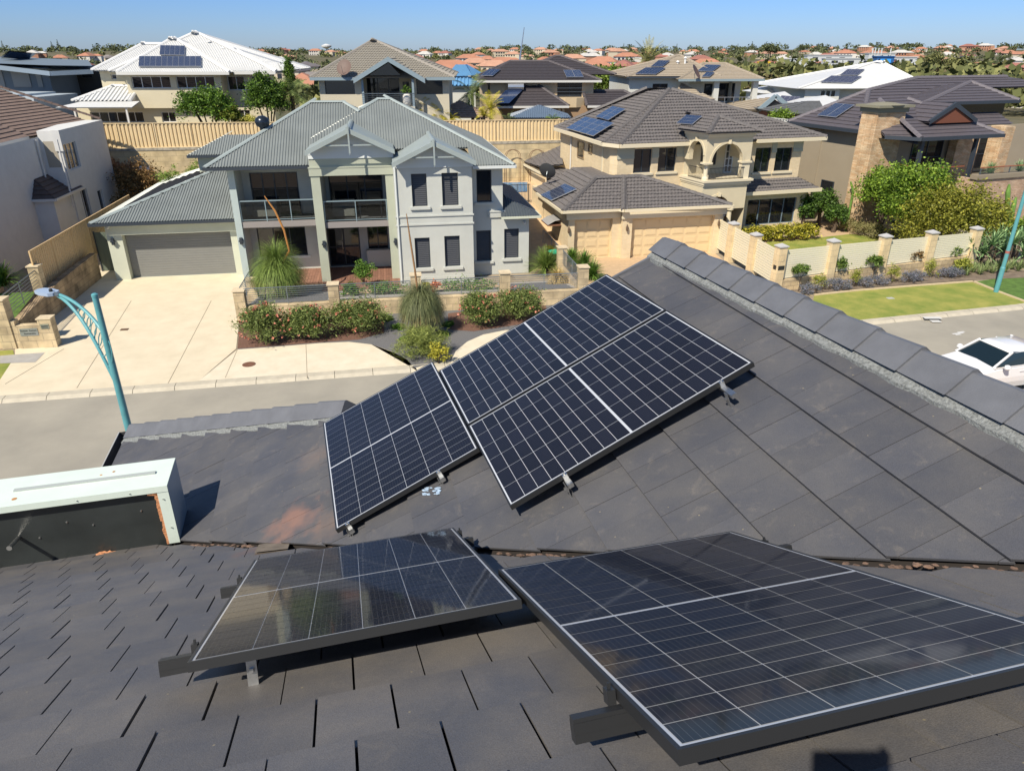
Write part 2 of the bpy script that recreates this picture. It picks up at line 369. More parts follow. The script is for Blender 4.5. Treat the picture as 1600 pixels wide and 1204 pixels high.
# ================================================================ OWN HOUSE (the roof the photo is taken from)
def roofmat(name, base, warm, stain=None, sc=2.2):
    m = bpy.data.materials.new(name); m.use_nodes = True; N = m.node_tree.nodes; L = m.node_tree.links
    b = N['Principled BSDF']; b.inputs['Roughness'].default_value = .6; b.inputs['Specular IOR Level'].default_value = .4
    tc = N.new('ShaderNodeTexCoord'); g = N.new('ShaderNodeNewGeometry')
    n1 = N.new('ShaderNodeTexNoise'); n1.inputs['Scale'].default_value = sc; n1.inputs['Detail'].default_value = 9; n1.inputs['Roughness'].default_value = .65
    L.new(tc.outputs['Object'], n1.inputs['Vector'])
    rp = N.new('ShaderNodeValToRGB'); rp.color_ramp.elements[0].position = .38; rp.color_ramp.elements[1].position = .66
    rp.color_ramp.elements[0].color = (*base, 1); rp.color_ramp.elements[1].color = (*warm, 1); L.new(n1.outputs['Fac'], rp.inputs[0])
    # pale chalky scuffs
    n2 = N.new('ShaderNodeTexNoise'); n2.inputs['Scale'].default_value = 7; n2.inputs['Detail'].default_value = 12; n2.inputs['Roughness'].default_value = .75; n2.inputs['Distortion'].default_value = .6
    L.new(tc.outputs['Object'], n2.inputs['Vector'])
    r2 = N.new('ShaderNodeValToRGB'); r2.color_ramp.elements[0].position = .55; r2.color_ramp.elements[1].position = .74
    r2.color_ramp.elements[0].color = (0, 0, 0, 1); r2.color_ramp.elements[1].color = (.5, .5, .5, 1); L.new(n2.outputs['Fac'], r2.inputs[0])
    mx = N.new('ShaderNodeMixRGB'); L.new(r2.outputs[0], mx.inputs[0]); L.new(rp.outputs[0], mx.inputs[1]); mx.inputs[2].default_value = (.20, .18, .155, 1)
    # fine specks
    v = N.new('ShaderNodeTexNoise'); v.inputs['Scale'].default_value = 260; v.inputs['Detail'].default_value = 2; L.new(tc.outputs['Object'], v.inputs['Vector'])
    r3 = N.new('ShaderNodeMapRange'); r3.inputs['From Min'].default_value = .25; r3.inputs['From Max'].default_value = .75; r3.inputs['To Min'].default_value = .78; r3.inputs['To Max'].default_value = 1.22
    L.new(v.outputs['Fac'], r3.inputs['Value'])
    hs = N.new('ShaderNodeHueSaturation'); L.new(mx.outputs[0], hs.inputs['Color']); L.new(r3.outputs[0], hs.inputs['Value'])
    h2 = N.new('ShaderNodeHueSaturation'); mr = N.new('ShaderNodeMapRange'); mr.inputs['To Min'].default_value = .92; mr.inputs['To Max'].default_value = 1.08
    L.new(g.outputs['Random Per Island'], mr.inputs['Value']); L.new(mr.outputs[0], h2.inputs['Value']); L.new(hs.outputs[0], h2.inputs['Color'])
    last = h2.outputs[0]
    # sparse yellow-white lichen and mortar specks
    v4 = N.new('ShaderNodeTexVoronoi'); v4.inputs['Scale'].default_value = 9; v4.inputs['Randomness'].default_value = 1; L.new(tc.outputs['Object'], v4.inputs['Vector'])
    r4 = N.new('ShaderNodeValToRGB'); r4.color_ramp.elements[0].position = .03; r4.color_ramp.elements[1].position = .045
    r4.color_ramp.elements[0].color = (.8, .8, .8, 1); r4.color_ramp.elements[1].color = (0, 0, 0, 1); L.new(v4.outputs['Distance'], r4.inputs[0])
    m4 = N.new('ShaderNodeMixRGB'); L.new(r4.outputs[0], m4.inputs[0]); L.new(last, m4.inputs[1]); m4.inputs[2].default_value = (.3, .26, .17, 1); last = m4.outputs[0]
    for (c, rad, col, amt) in (stain or []):
        vm = N.new('ShaderNodeVectorMath'); vm.operation = 'DISTANCE'; vm.inputs[1].default_value = c; L.new(tc.outputs['Object'], vm.inputs[0])
        nn = N.new('ShaderNodeTexNoise'); nn.inputs['Scale'].default_value = 6; nn.inputs['Detail'].default_value = 8; L.new(tc.outputs['Object'], nn.inputs['Vector'])
        ad = N.new('ShaderNodeMath'); ad.operation = 'MULTIPLY_ADD'; L.new(nn.outputs['Fac'], ad.inputs[0]); ad.inputs[1].default_value = -rad*1.6; L.new(vm.outputs['Value'], ad.inputs[2])
        mr2 = N.new('ShaderNodeMapRange'); mr2.inputs['From Min'].default_value = -rad*.1; mr2.inputs['From Max'].default_value = -rad*.9+rad*.2; mr2.inputs['To Min'].default_value = 0; mr2.inputs['To Max'].default_value = amt
        L.new(ad.outputs[0], mr2.inputs['Value']); mm = N.new('ShaderNodeMixRGB'); L.new(mr2.outputs[0], mm.inputs[0]); L.new(last, mm.inputs[1]); mm.inputs[2].default_value = (*col, 1); last = mm.outputs[0]
    L.new(last, b.inputs['Base Color'])
    bp = N.new('ShaderNodeBump'); bp.inputs['Strength'].default_value = .25; bp.inputs['Distance'].default_value = .004; L.new(v.outputs['Fac'], bp.inputs['Height']); L.new(bp.outputs[0], b.inputs['Normal'])
    MATS[name] = m; return m
def nrm(azd, tilt):
    a, t = math.radians(azd), math.radians(tilt); return Vector((math.sin(a)*math.sin(t), math.cos(a)*math.sin(t), math.cos(t)))
nA, dA = nrm(-15, 26.5), -.915
nB, dB = nrm(-104.5, 25.2), -2.745
A = Plane(o=C0+nA*dA, n=nA); A.S = Vector((math.sin(math.radians(75)), math.cos(math.radians(75)), 0)); A.R = -A.n.cross(A.S); A.R = A.R if A.R.z < 0 else -A.R
B = Plane(o=C0+nB*dB, n=nB); B.S = Vector((math.sin(math.radians(-14.5)), math.cos(math.radians(-14.5)), 0)); B.R = -B.n.cross(B.S); B.R = B.R if B.R.z < 0 else -B.R
# origins: foot of the camera on each plane, as in the survey
def onp(pl, u, v):
    d = ray(u, v); t = (pl.o-C0).dot(pl.n)/d.dot(pl.n); return C0+d*t
ORG = Vector((0, 0, 6.5))
stA = [((-2.2, 4.42, .58), .5, (.28, .10, .05), .7)]
def pos(u, v, pl): return tuple(onp(pl, u, v)-ORG)
M_tileA = roofmat('roof_tile_worn_lifted', (.105, .107, .118), (.16, .15, .14), [(pos(420, 858, A), .35, (.22, .13, .10), .5)])  # worn tile, base colour also lightened to offset the grazing sun on this slope
M_tileB = roofmat('roof_tile_slate', (.070, .074, .088), (.100, .099, .102), [(pos(455, 825, B), .42, (.27, .15, .11), .7), (pos(495, 715, B), .3, (.2, .15, .12), .45), (pos(520, 820, B), .35, (.2, .14, .11), .5)])
M_mortar = mat('ridge_mortar', (.20, .215, .215), .95, .4, 60, .6, 120)
M_cap = mat('ridge_cap', (.125, .132, .148), .55, .12, 5, .2, 140)
M_red_mortar = mat('valley_mortar', (.09, .06, .045), .95, .5, 14, .8, 60, col2=(.22, .14, .10))
M_under = mat('gap_shade_black', (.012, .012, .014), .9)
M_black = mat('black_anodised', (.032, .034, .037), .38, metal=.3)
M_alu = mat('mill_aluminium', (.55, .56, .56), .32, .15, 30, metal=.95)
own = thing('own_house', 'charcoal tiled roof underfoot with its mortared ridge, hip and valley', 'house', (ORG.x, ORG.y, ORG.z))
# valley where the two planes meet, as a line in each plane's own coordinates
vd = nA.cross(nB); vd.normalize(); vd = vd if vd.z < 0 else -vd
v0 = onp(A, 860, 855)
# point exactly on both planes near v0
k = nB.dot(v0-B.o); side = (nB-nA*nB.dot(nA)); v0 = v0-side*(k/nB.dot(side))
va, vb = v0-vd*4, v0+vd*4
def edge(pl, side_pt, p, q):
    a, b = pl.to(p), pl.to(q); s = pl.to(side_pt)
    if ((b[0]-a[0])*(s[1]-a[1])-(b[1]-a[1])*(s[0]-a[0])) < 0: a, b = b, a
    return a, b
def shift(e, d):
    (ax, ay), (bx, by) = e; L = math.hypot(bx-ax, by-ay); nx, ny = -(by-ay)/L*d, (bx-ax)/L*d
    return (ax+nx, ay+ny), (bx+nx, by+ny)
rnd = random.Random(3)
def tiles(pl, name, mt, edges, s0, s1, r0, r1, rph, sph, g=.345, tw=.228, gaps=(.003, .01), region=None, thick=.014):
    m = MB()
    k0 = math.floor((r0-rph)/g); r = rph+k0*g; k = k0
    while r < r1:
        off = sph+(tw/2 if k % 2 else 0); n0 = math.floor((s0-off)/tw); s = off+n0*tw
        while s < s1:
            ga = rnd.uniform(*gaps)/2; gb = rnd.uniform(*gaps)/2
            q = [(s+ga, r-.005), (s+tw-gb, r-.005), (s+tw-gb, r+g+.006), (s+ga, r+g+.006)]
            for e in edges:
                ee = e((s+tw/2, r+g/2)) if callable(e) else e
                if ee is None: q = []; break
                q = cliph(q, *ee)
                if len(q) < 3: break
            if len(q) >= 3 and area(q) > 2e-4:
                hz, tl, tr = rnd.uniform(-.001, .0015), rnd.uniform(-.0015, .0015), rnd.uniform(-.001, .001)
                def hh(t): return .002+hz+.021*(t[1]-r)/g+tl*(t[0]-s)/tw
                top = [pl.at(t, hh(t)) for t in q]; bot = [pl.at(t, hh(t)-thick) for t in q]
                if (top[1]-top[0]).cross(top[2]-top[1]).dot(pl.n) < 0: top.reverse(); bot.reverse()
                m.v += [tuple(t) for t in top+bot]; n = len(top); b0 = len(m.v)-2*n
                m.f.append([b0+i for i in range(n)]); m.m.append(0)
                for i in range(n):
                    j = (i+1) % n; m.f.append([b0+i, b0+n+i, b0+n+j, b0+j]); m.m.append(0)
            s += tw
        r += g; k += 1
    return m.build(name, mt, own)
# plane A, the slope the camera stands on
eA = shift(edge(A, onp(A, 500, 1100), va, vb), .075)
boxr = A.to(onp(A, 268, 846))[1]
tiles(A, 'roof_slope', M_tileA, [eA, ((-9, 6.85), (9, 6.85))[::-1]], -4.6, 4.2, -3.4, 6.9, 2.425, -.057, g=.357, tw=.236, gaps=(.003, .0125))
# plane B, the slope with the three panels
rid = -2.12
sV = 5.84
def hipe(c):
    if c[1] < .93: return ((sV, 5), (sV, -5)) if False else ((sV, -5), (sV, 5))
    return ((sV, .93), (8.72, 4.35))
def left_of(e, pt):
    (p, q) = e; return (q[0]-p[0])*(pt[1]-p[1])-(q[1]-p[1])*(pt[0]-p[0])
def hip_edge(c):
    e = hipe(c); return e if left_of(e, (3, 0)) > 0 else e[::-1]
eB = shift(edge(B, onp(B, 1300, 700), va, vb), .035)
ridge_e = ((-3.0, -2.34), (sV+.1, -1.96)); ridge_e = ridge_e if left_of(ridge_e, (0, 0)) > 0 else ridge_e[::-1]
eave_r = 4.22
eav_e = ((0, eave_r), (1, eave_r)); eav_e = eav_e if left_of(eav_e, (0, 0)) > 0 else eav_e[::-1]
tiles(B, 'roof_slope', M_tileB, [eB, hip_edge, ridge_e, eav_e], -3.2, 9, -2.5, 4.3, -1.83, .05, g=.34, tw=.228, gaps=(.0015, .004))
# near-black sheet below both slopes, its colour standing in for shade in the tile gaps
m = MB()
def underlay(pl, poly, h): m.poly([pl.at(t, h) for t in poly])
pa = [(-4.7, -3.4), (4.3, -3.4), (4.3, 6.85), (-4.7, 6.85)]; pa = cliph(pa, *eA); underlay(A, pa, -.03)
pb = [(-3.2, -2.3), (sV, rid), (sV, .93), (8.7, 4.2), (-3.2, 4.2)]
pb1 = cliph([(-3.2, -2.34), (sV, -1.98), (sV, .93), (-3.2, .93)], *eB); pb2 = cliph([(-3.2, .93), (sV, .93), (8.7, 4.2), (-3.2, 4.2)], *eB)
underlay(B, pb1, -.03); underlay(B, pb2, -.03)
# hidden far sides of the roof: behind the ridge, hip end, behind the camera
RT = B.at((-3.2, -2.38)); RT2 = B.at((sV, -2.0)); far = Vector((-B.R.x, -B.R.y, 0)).normalized()
m.poly([RT, RT2, RT2+far*5.6-Vector((0, 0, 2.7)), RT+far*5.6-Vector((0, 0, 2.7))])
HC = B.at((8.7, 4.2)); HV = B.at((sV, .93)); m.poly([HV, HC, HC+far*11.0, HV+far*5.1])
m.poly([A.at((-4.7, -3.4)), A.at((4.3, -3.4)), A.at((4.3, -3.4))-Vector((0, 0, 3)), A.at((-4.7, -3.4))-Vector((0, 0, 3))])
m.build('roof_underlay', M_under, own)
# ridge caps with their mortar beds
m = MB(); mm = MB()
def capline(p, q, h=.06, w=.17, seg=.335):
    caps(m, p, q, w, h, seg, lift=.05, prof_=((-1, -.75), (-.1, 1), (.1, 1), (1, -.75)))
    d = (q-p).normalized(); a = d.cross(Vector((0, 0, 1))).normalized(); n = int((q-p).length/.04); r = random.Random(5)
    for sg in (1, -1):
        pr = [p+d*(.04*i) for i in range(n+1)]
        for i in range(n):
            A0, A1 = pr[i], pr[i+1]; o0 = .182+.004*math.sin(i*.35)+.005*math.sin(i*.9); o1 = .182+.004*math.sin((i+1)*.35)+.005*math.sin((i+1)*.9)
            hz = -.46*.21
            mm.poly([A0+a*sg*.12+Vector((0, 0, .0)), A1+a*sg*.12+Vector((0, 0, .0)), A1+a*sg*o1+Vector((0, 0, hz+.05)), A0+a*sg*o0+Vector((0, 0, hz+.05))])
            mm.poly([A0+a*sg*o0+Vector((0, 0, hz+.05)), A1+a*sg*o1+Vector((0, 0, hz+.05)), A1+a*sg*o1+Vector((0, 0, hz-.04)), A0+a*sg*o0+Vector((0, 0, hz-.04))])
capline(B.at((-3.0, -2.38)), B.at((sV+.1, -2.0)), w=.15)
m.build('ridge_cap', M_cap, own); mm.build('mortar_bed', M_mortar, own)
m = MB(); mm = MB()
hp, hq = B.at((8.66, 4.12)), B.at((sV+.32, 1.28))
capline(hp, hq, h=.06, w=.13)
m.build('hip_cap', M_cap, own); mm.build('mortar_bed', M_mortar, own)
# verge at the gable end (s = sV)
m = MB(); m.bar(B.at((sV+.02, rid), .0), B.at((sV+.02, .9), .0), .03, .07, 0); m.build('verge_strip', M_cap, own)
# gutter along the eave
m = MB()
g0, g1 = B.at((8.86, eave_r+.02), -.03), B.at((5.2, eave_r+.02), -.03); outw = Vector((B.R.x, B.R.y, 0)).normalized()
prof = [(.0, .02), (.005, -.09), (.10, -.10), (.125, .01), (.118, .012)]
for (a, b) in zip(prof, prof[1:]):
    m.poly([g0+outw*a[0]+Vector((0, 0, a[1])), g1+outw*a[0]+Vector((0, 0, a[1])), g1+outw*b[0]+Vector((0, 0, b[1])), g0+outw*b[0]+Vector((0, 0, b[1]))])
m.poly([g0+outw*x+Vector((0, 0, z)) for x, z in prof[:4]])
m.build('gutter', mat('gutter_charcoal', (.05, .052, .058), .5), own)
m = MB(); m.bar(g0+outw*.127+Vector((0, 0, .012)), g1+outw*.127+Vector((0, 0, .012)), .012, .012); m.build('gutter_lip', mat('gutter_lip', (.42, .43, .42), .5), own)
# crumbling mortar along the valley
m = MB(); r = random.Random(11)
def lump(c, s):
    k = len(m.v); n = 7
    for j, (zr, rr) in enumerate(((-.4, .7), (.1, 1), (.5, .55))):
        for i in range(n):
            t = 6.28*i/n; q = rr*s*(1+r.uniform(-.35, .35)); m.v.append((c.x+math.cos(t)*q*1.5, c.y+math.sin(t)*q, c.z+zr*s*.7+r.uniform(-.1, .1)*s))
    for j in range(2):
        for i in range(n): m.f.append([k+j*n+i, k+j*n+(i+1) % n, k+(j+1)*n+(i+1) % n, k+(j+1)*n+i]); m.m.append(0)
    m.f.append([k+2*n+i for i in range(n)]); m.m.append(0)
t = -2.0; vl = (v0-vd*2.2)
tt = -2.4
while tt < 3.3:
    c = v0+vd*tt; clump = math.sin(tt*2.3)+.7*math.sin(tt*5.1+1)
    if clump > -.9:
        lump(c+Vector((r.uniform(-.015, .015), -.035+r.uniform(-.02, .015), .03)), r.uniform(.006, .015))
    tt += r.uniform(.015, .045)
m.build('valley_mortar', M_red_mortar, own)
m = MB()
w_ = Vector((0, 0, 1)).cross(vd).normalized()
m.poly([va-w_*.12+Vector((0, 0, .045)), va, vb, vb-w_*.12+Vector((0, 0, .045))]); m.poly([va, va+w_*.12+Vector((0, 0, .045)), vb+w_*.12+Vector((0, 0, .045)), vb])
for v_ in range(len(m.v)): m.v[v_] = (m.v[v_][0], m.v[v_][1], m.v[v_][2]-.035)
m.build('valley_gutter', mat('valley_steel', (.018, .014, .012), .7), own)
# body of the house below the eaves
M_ownwall = mat('own_wall_render', (.42, .38, .31), .9, .1, 3)
m = MB()
e1 = B.at((8.3, 3.6)); e2 = B.at((-3, 3.6)); zt = B.at((8.7, eave_r)).z-.15
fp = [(p_.x, p_.y) for p_ in (e1, e1+far*10.2, e2+far*10.2-B.S*4, e2-B.S*4)]
m.prism(fp, 0, zt); m.build('wall', M_ownwall, own)
# ---- pale metal dormer box at the left
M_pale = mat('pale_green_steel', (.62, .72, .66), .45, .05, 5, col2=(.66, .76, .70)); M_rust = mat('rust_stain', (.45, .22, .08), .9, .4, 30)
M_box_side = mat('box_side_steel', (.36, .42, .46), .4); M_dark_face = mat('dark_flashing', (.03, .036, .037), .35, .2, 3)
M_orange = mat('orange_primer', (.55, .25, .12), .9, .3, 40, .4, 80)
bx0 = C0+Vector((-2.785, 4.911, -3.163)); bX = A.S; bY = Vector((-math.sin(math.radians(15)), math.cos(math.radians(15)), 0)); 
db = tag(MB().build('dormer_box', M_pale, own) if False else bpy.data.objects.new('dormer_box', None)); COL.objects.link(db); db.parent = own; db['_o'] = own['_o']
def bp_(x, y, z): return bx0+bX*x+bY*y+Vector((0, 0, z))
class BF:
    @staticmethod
    def w(x, y, z): return bp_(x, y, z)
m = MB(BF); m.box(-3.2, 0, 0, .44, -.012, 0); m.box(-3.2, .0, -.012, 0, -.055, 0); m.build('top_sheet', M_pale, db)
m = MB(BF); m.box(-1.16, -.12, .2, .235, .001, .012); m.build('sealed_seam', mat('seam_grey', (.38, .42, .41), .6), db)
m = MB(BF)
m.poly([(0.0, 0, -.0125), (0, .44, -.0125), (.0, .44, -.60), (.0, 0.0, -.56)]); m.poly([(-.02, 0, -.0125), (-.02, .44, -.0125), (-.02, .44, -.60), (-.02, 0.0, -.56)])
m.poly([(0, .44, 0), (-3.2, .44, 0), (-3.2, .44, -.9), (0, .44, -.9)])
m.build('end_sheet', M_box_side, db)
m = MB(BF); m.box(-.085, -.001, -.008, .012, -.56, -.056); m.build('corner_flange', M_pale, db)
m = MB(BF); m.box(-3.2, -.085, .05, .07, -.62, -.012); m.build('dark_face', M_dark_face, db)
m = MB(BF)
for i in range(24):
    z0 = -.06-i*.021; m.box(-.102-rnd.uniform(0, .012), -.0852, -.004, .045, z0-.021, z0)
for i in range(5): m.box(-.16+i*.015, -.145+i*.015, -.004, .045, -.075-.003*i, -.0562)
m.build('foam_seal', M_orange, db)
m = MB(BF)
for (x, z) in ((-.25, -.24), (-.62, -.31), (-1.02, -.36), (-.8, -.25)): m.lathe((x, .048, z), [(.0065, -.006), (.008, 0), (.0065, .006)], 8)
for (x, z) in ((-.28, -.03), (-.66, -.03), (-.05, -.12), (-.04, -.4)): m.lathe((x, -.016, z), [(.004, -.004), (.005, 0), (.004, .004)], 8)
m.build('screw', M_alu, db)
m = MB(BF); m.tube([(-1.16, .05, -.33), (-1.16, -.1, -.30), (-1.16, -.14, -.295)], [.016, .016, .02], 10); m.build('pipe_stub', M_alu, db)
m = MB(BF)
for (x, y, s) in ((-.55, .3, .01), (-.46, .33, .012), (-.9, .24, .01), (-1.12, .09, .02)): m.lathe((x, y, .001), [(s, 0), (s*.7, .0006)], 9)
m.build('rust_spot', M_rust, db)
m = MB()
for (u, v, s) in ((163, 866, .035), (282, 846, .02), (157, 868, .03), (172, 865, .028)): lump(onp(A, u, v)+Vector((0, 0, .01)), s)
m.build('foam_lump', M_orange, db)
# loose bare board of tile showing at the valley
m = MB(); q = [(405, 855), (455, 848), (450, 862), (398, 868)]; m.poly([onp(A, *t)+A.n*.024 for t in q]); m.poly([onp(A, *t)+A.n*.012 for t in q][::-1]); m.build('bare_tile', mat('bare_tile', (.20, .165, .125), .9, .2, 12), own)

# ================================================================ SOLAR PANELS ON THE OWN ROOF
def cellmat():
    m = bpy.data.materials.new('solar_cell'); m.use_nodes = True; N = m.node_tree.nodes; L = m.node_tree.links; b = N['Principled BSDF']
    b.inputs['Roughness'].default_value = .35; b.inputs['Coat Weight'].default_value = .6; b.inputs['Coat Roughness'].default_value = .05; b.inputs['Coat IOR'].default_value = 1.38
    b.inputs['Specular IOR Level'].default_value = .12
    tc = N.new('ShaderNodeTexCoord'); sp = N.new('ShaderNodeSeparateXYZ'); L.new(tc.outputs['Object'], sp.inputs[0])
    def lines(sock, freq, thr):
        a = N.new('ShaderNodeMath'); a.operation = 'MULTIPLY'; L.new(sock, a.inputs[0]); a.inputs[1].default_value = freq
        c = N.new('ShaderNodeMath'); c.operation = 'FRACT'; L.new(a.outputs[0], c.inputs[0]); d = N.new('ShaderNodeMath'); d.operation = 'LESS_THAN'; L.new(c.outputs[0], d.inputs[0]); d.inputs[1].default_value = thr; return d.outputs[0]
    l1 = lines(sp.outputs['Y'], 10*6/1.112, .075)
    g = N.new('ShaderNodeNewGeometry'); hs = N.new('ShaderNodeHueSaturation'); hs.inputs['Color'].default_value = (.0085, .0095, .017, 1); mr = N.new('ShaderNodeMapRange'); mr.inputs['To Min'].default_value = .8; mr.inputs['To Max'].default_value = 1.25
    L.new(g.outputs['Random Per Island'], mr.inputs['Value']); L.new(mr.outputs[0], hs.inputs['Value'])
    mx = N.new('ShaderNodeMixRGB'); L.new(l1, mx.inputs[0]); L.new(hs.outputs[0], mx.inputs[1]); mx.inputs[2].default_value = (.06, .06, .065, 1); L.new(mx.outputs[0], b.inputs['Base Color'])
    nz = N.new('ShaderNodeTexNoise'); nz.inputs['Scale'].default_value = 2.5; nz.inputs['Detail'].default_value = 1; L.new(tc.outputs['Object'], nz.inputs['Vector']); bp = N.new('ShaderNodeBump'); bp.inputs['Strength'].default_value = .05; bp.inputs['Distance'].default_value = .01
    L.new(nz.outputs['Fac'], bp.inputs['Height']); L.new(bp.outputs[0], b.inputs['Coat Normal'])
    return m
M_cell = cellmat()
M_back = mat('panel_backsheet', (.48, .51, .56), .3, coat=.5)
LA, WA = 1.70, 1.112
def make_panel():
    t = bpy.data.objects.new('solar_module', None); COL.objects.link(t); t['_o'] = (0, 0, 0)
    m = MB(); e = .011; hgt = .032
    for (x0, x1, y0, y1) in ((-e, LA+e, -e, 0), (-e, LA+e, WA, WA+e), (-e, 0, 0, WA), (LA, LA+e, 0, WA)): m.box(x0, x1, y0, y1, -hgt, .0015)
    for (x0, x1, y0, y1) in ((0, LA, 0, .02), (0, LA, WA-.02, WA), (0, .02, .02, WA-.02), (LA-.02, LA, .02, WA-.02)): m.box(x0, x1, y0, y1, -hgt, -hgt+.002)
    f = m.build('frame', M_black, t)
    m = MB(); m.box(0, LA, 0, WA, -.005, 0); m.build('backsheet', M_back, t)
    m = MB(); bar = .014; edge_ = .008; g = .0029
    ch = (LA/2-bar/2-edge_)/9; cw = (WA-2*edge_)/6
    for half in (0, 1):
        for i in range(9):
            x0 = (edge_ if half == 0 else LA/2+bar/2)+i*ch
            for j in range(6):
                y0 = edge_+j*cw; c = .004
                pts = [(x0+g/2, y0+g/2), (x0+ch-g/2, y0+g/2), (x0+ch-g/2, y0+cw-g/2), (x0+g/2, y0+cw-g/2)]
                m.poly([(x, y, .0012) for x, y in pts])
    m.build('cell_grid', M_cell, t)
    return t
def place(o, T, a, b, dz=0):
    a = Vector(a).normalized(); b = Vector(b); b = (b-a*a.dot(b)).normalized(); n = a.cross(b)
    if n.z < 0: n = -n
    # local x along a, local y along b; keep right-handed by mirroring y when needed
    n2 = a.cross(b)
    if n2.z < 0:
        o.matrix_world = Matrix(((a.x, -b.x, -n2.x, 0), (a.y, -b.y, -n2.y, 0), (a.z, -b.z, -n2.z, 0), (0, 0, 0, 1)))
        loc = C0+Vector(T)+b*WA
    else:
        o.matrix_world = Matrix(((a.x, b.x, n2.x, 0), (a.y, b.y, n2.y, 0), (a.z, b.z, n2.z, 0), (0, 0, 0, 1))); loc = C0+Vector(T)
    o.location = loc
    return a, b, n
PAN = {
 'A2': ([-0.048, 2.4875, -2.0358, 0.2299, -0.8664, 0.4433, 0.9675, 0.2526, -0.0082], 'black framed solar panel nearest the camera, its lower corner hanging toward the viewer'),
 'A1': ([-1.4334, 3.2286, -2.5767, 0.2227, -0.8658, 0.448, 0.9672, 0.2537, 0.0094], 'black framed solar panel mirroring tan and dark blurs, left of the nearest panel'),
 'C': ([-1.695, 5.7209, -3.031, 0.2833, -0.9588, 0.0236, 0.8673, 0.2665, 0.4205], 'solar panel at the low end of the three-panel row, beside the patch of orange staining'),
 'B1': ([-0.6273, 5.7676, -2.5321, 0.8637, 0.2621, 0.4304, 0.2739, -0.9611, 0.0356], 'farther panel of the close pair, its upper edge against the garden of the grey house'),
 'B2': ([-0.3112, 4.6585, -2.491, 0.8637, 0.2621, 0.4304, 0.2739, -0.9611, 0.0356], 'nearer panel of the close pair, two silver rail ends poking from its lower edge')}
proto = make_panel(); pf = {}
for i, (k_, (vals, lab)) in enumerate(PAN.items()):
    o = proto if i == 0 else copy_tree(proto)
    pf[k_] = (Vector(vals[:3])+C0, *place(o, vals[:3], vals[3:6], vals[6:]))
    tag(o, lab, 'solar panel', 'solar panels on the near roof')
def pp(k_, x, y, z): o, a, b, n = pf[k_]; return o+a*x+b*y+n*z
def rail(k_, p, q, label, mt, h=.05, drop=.033, w=.035, brackets=(), clamps=()):
    o = thing('mounting_rail', label, 'rail', pp(k_, *p, -drop-h), 'mounting rails under the panels'); n = pf[k_][3]
    m = MB(); P0, P1 = pp(k_, *p, -drop-h/2), pp(k_, *q, -drop-h/2); m.bar(P0, P1, w, h, up=n)
    for sg in (1, -1):
        d = (P1-P0).normalized(); a = d.cross(n).normalized(); m.bar(P0+a*sg*w*.5+n*h*.1, P1+a*sg*w*.5+n*h*.1, .004, h*.45, up=n)
    m.build('beam', mt, o)
    for (x, y) in brackets:
        m = MB(); c = pp(k_, x, y, -drop-h); d = (P1-P0).normalized(); a = d.cross(n).normalized()
        m.bar(c+a*.024+n*h, c+a*.024-n*.055, .004, .04, up=d) if False else m.bar(c+a*.028+n*h*.9, c+a*.028-n*.1, .035, .005, up=a)
        m.bar(c+a*.028-n*.098, c+a*.09-n*.098, .035, .005, up=n); m.bar(c+a*.02-n*.01, c+a*.045-n*.01, .014, .014, up=n)
        m.build('roof_bracket', M_alu, o)
    for (x, y) in clamps:
        m = MB(); c = pp(k_, x, y, -drop); m.bar(c, c+n*.036, .03, .022, up=(P1-P0).normalized()); m.bar(c+n*.004, c+n*.05, .008, .008)
        m.build('end_clamp', mt, o)
    return o
rail('A1', (1.495, -.15), (1.495, 1.1), 'black rail end jutting past the near left corner of the reflecting panel', M_black, h=.056, drop=.033, brackets=[(1.56, .165)], clamps=[(1.5, -.028)])
rail('A1', (.43, -.12), (.43, 1.1), 'black rail end with drilled holes halfway up the left side of the reflecting panel', M_black, h=.05, drop=.034, brackets=[(.43, .6)], clamps=[(.43, -.028)])
rail('A1', (.2, .3), (.2, 1.2), 'black rail end by the valley at the far right corner of the reflecting panel', M_black, h=.05, drop=.034, clamps=[(.12, 1.14)])
rail('A2', (1.4, -.14), (1.4, 1.35), 'thick black rail end jutting left below the nearest panel', M_black, h=.06, drop=.034, w=.03, brackets=[(1.39, .5)], clamps=[(1.37, -.028)])
rail('A2', (.25, -.06), (.25, 1.25), 'black rail hidden under the far edge of the nearest panel', M_black, h=.05, drop=.034, clamps=[(.25, 1.13)])
rail('B2', (.366, -.4), (.366, 1.19), 'silver rail end poking out at the lower left of the close pair', M_alu, h=.03, w=.034, drop=.034, brackets=[(.366, 1.15)], clamps=[(.366, 1.126)])
rail('B2', (1.475, -.4), (1.475, 1.25), 'long silver rail end poking out at the lower right of the close pair', M_alu, h=.03, w=.034, drop=.034, brackets=[(1.475, 1.2)], clamps=[(1.475, 1.126)])
rail('C', (.1, .08), (1.75, .08), 'silver rail end at the lowest corner of the low panel, over the valley', M_alu, h=.035, drop=.034, brackets=[(1.72, .08)], clamps=[(1.716, .08)])
rail('C', (.1, .8), (1.76, .8), 'silver rail end above the pale blue sealant under the low panel', M_alu, h=.035, drop=.034, brackets=[(1.72, .8)], clamps=[(1.716, .8)])
m = MB(); r = random.Random(4)
for i in range(22):
    c = onp(B, 678+r.uniform(-14, 12), 770+r.uniform(-7, 6)); lump(c+B.n*.018, r.uniform(.005, .013))
tag(m.build('sealant_patch', mat('sealant', (.35, .47, .62), .5, .3, 30)), 'pale blue sealant smeared round a bracket foot under the low panel', 'sealant')
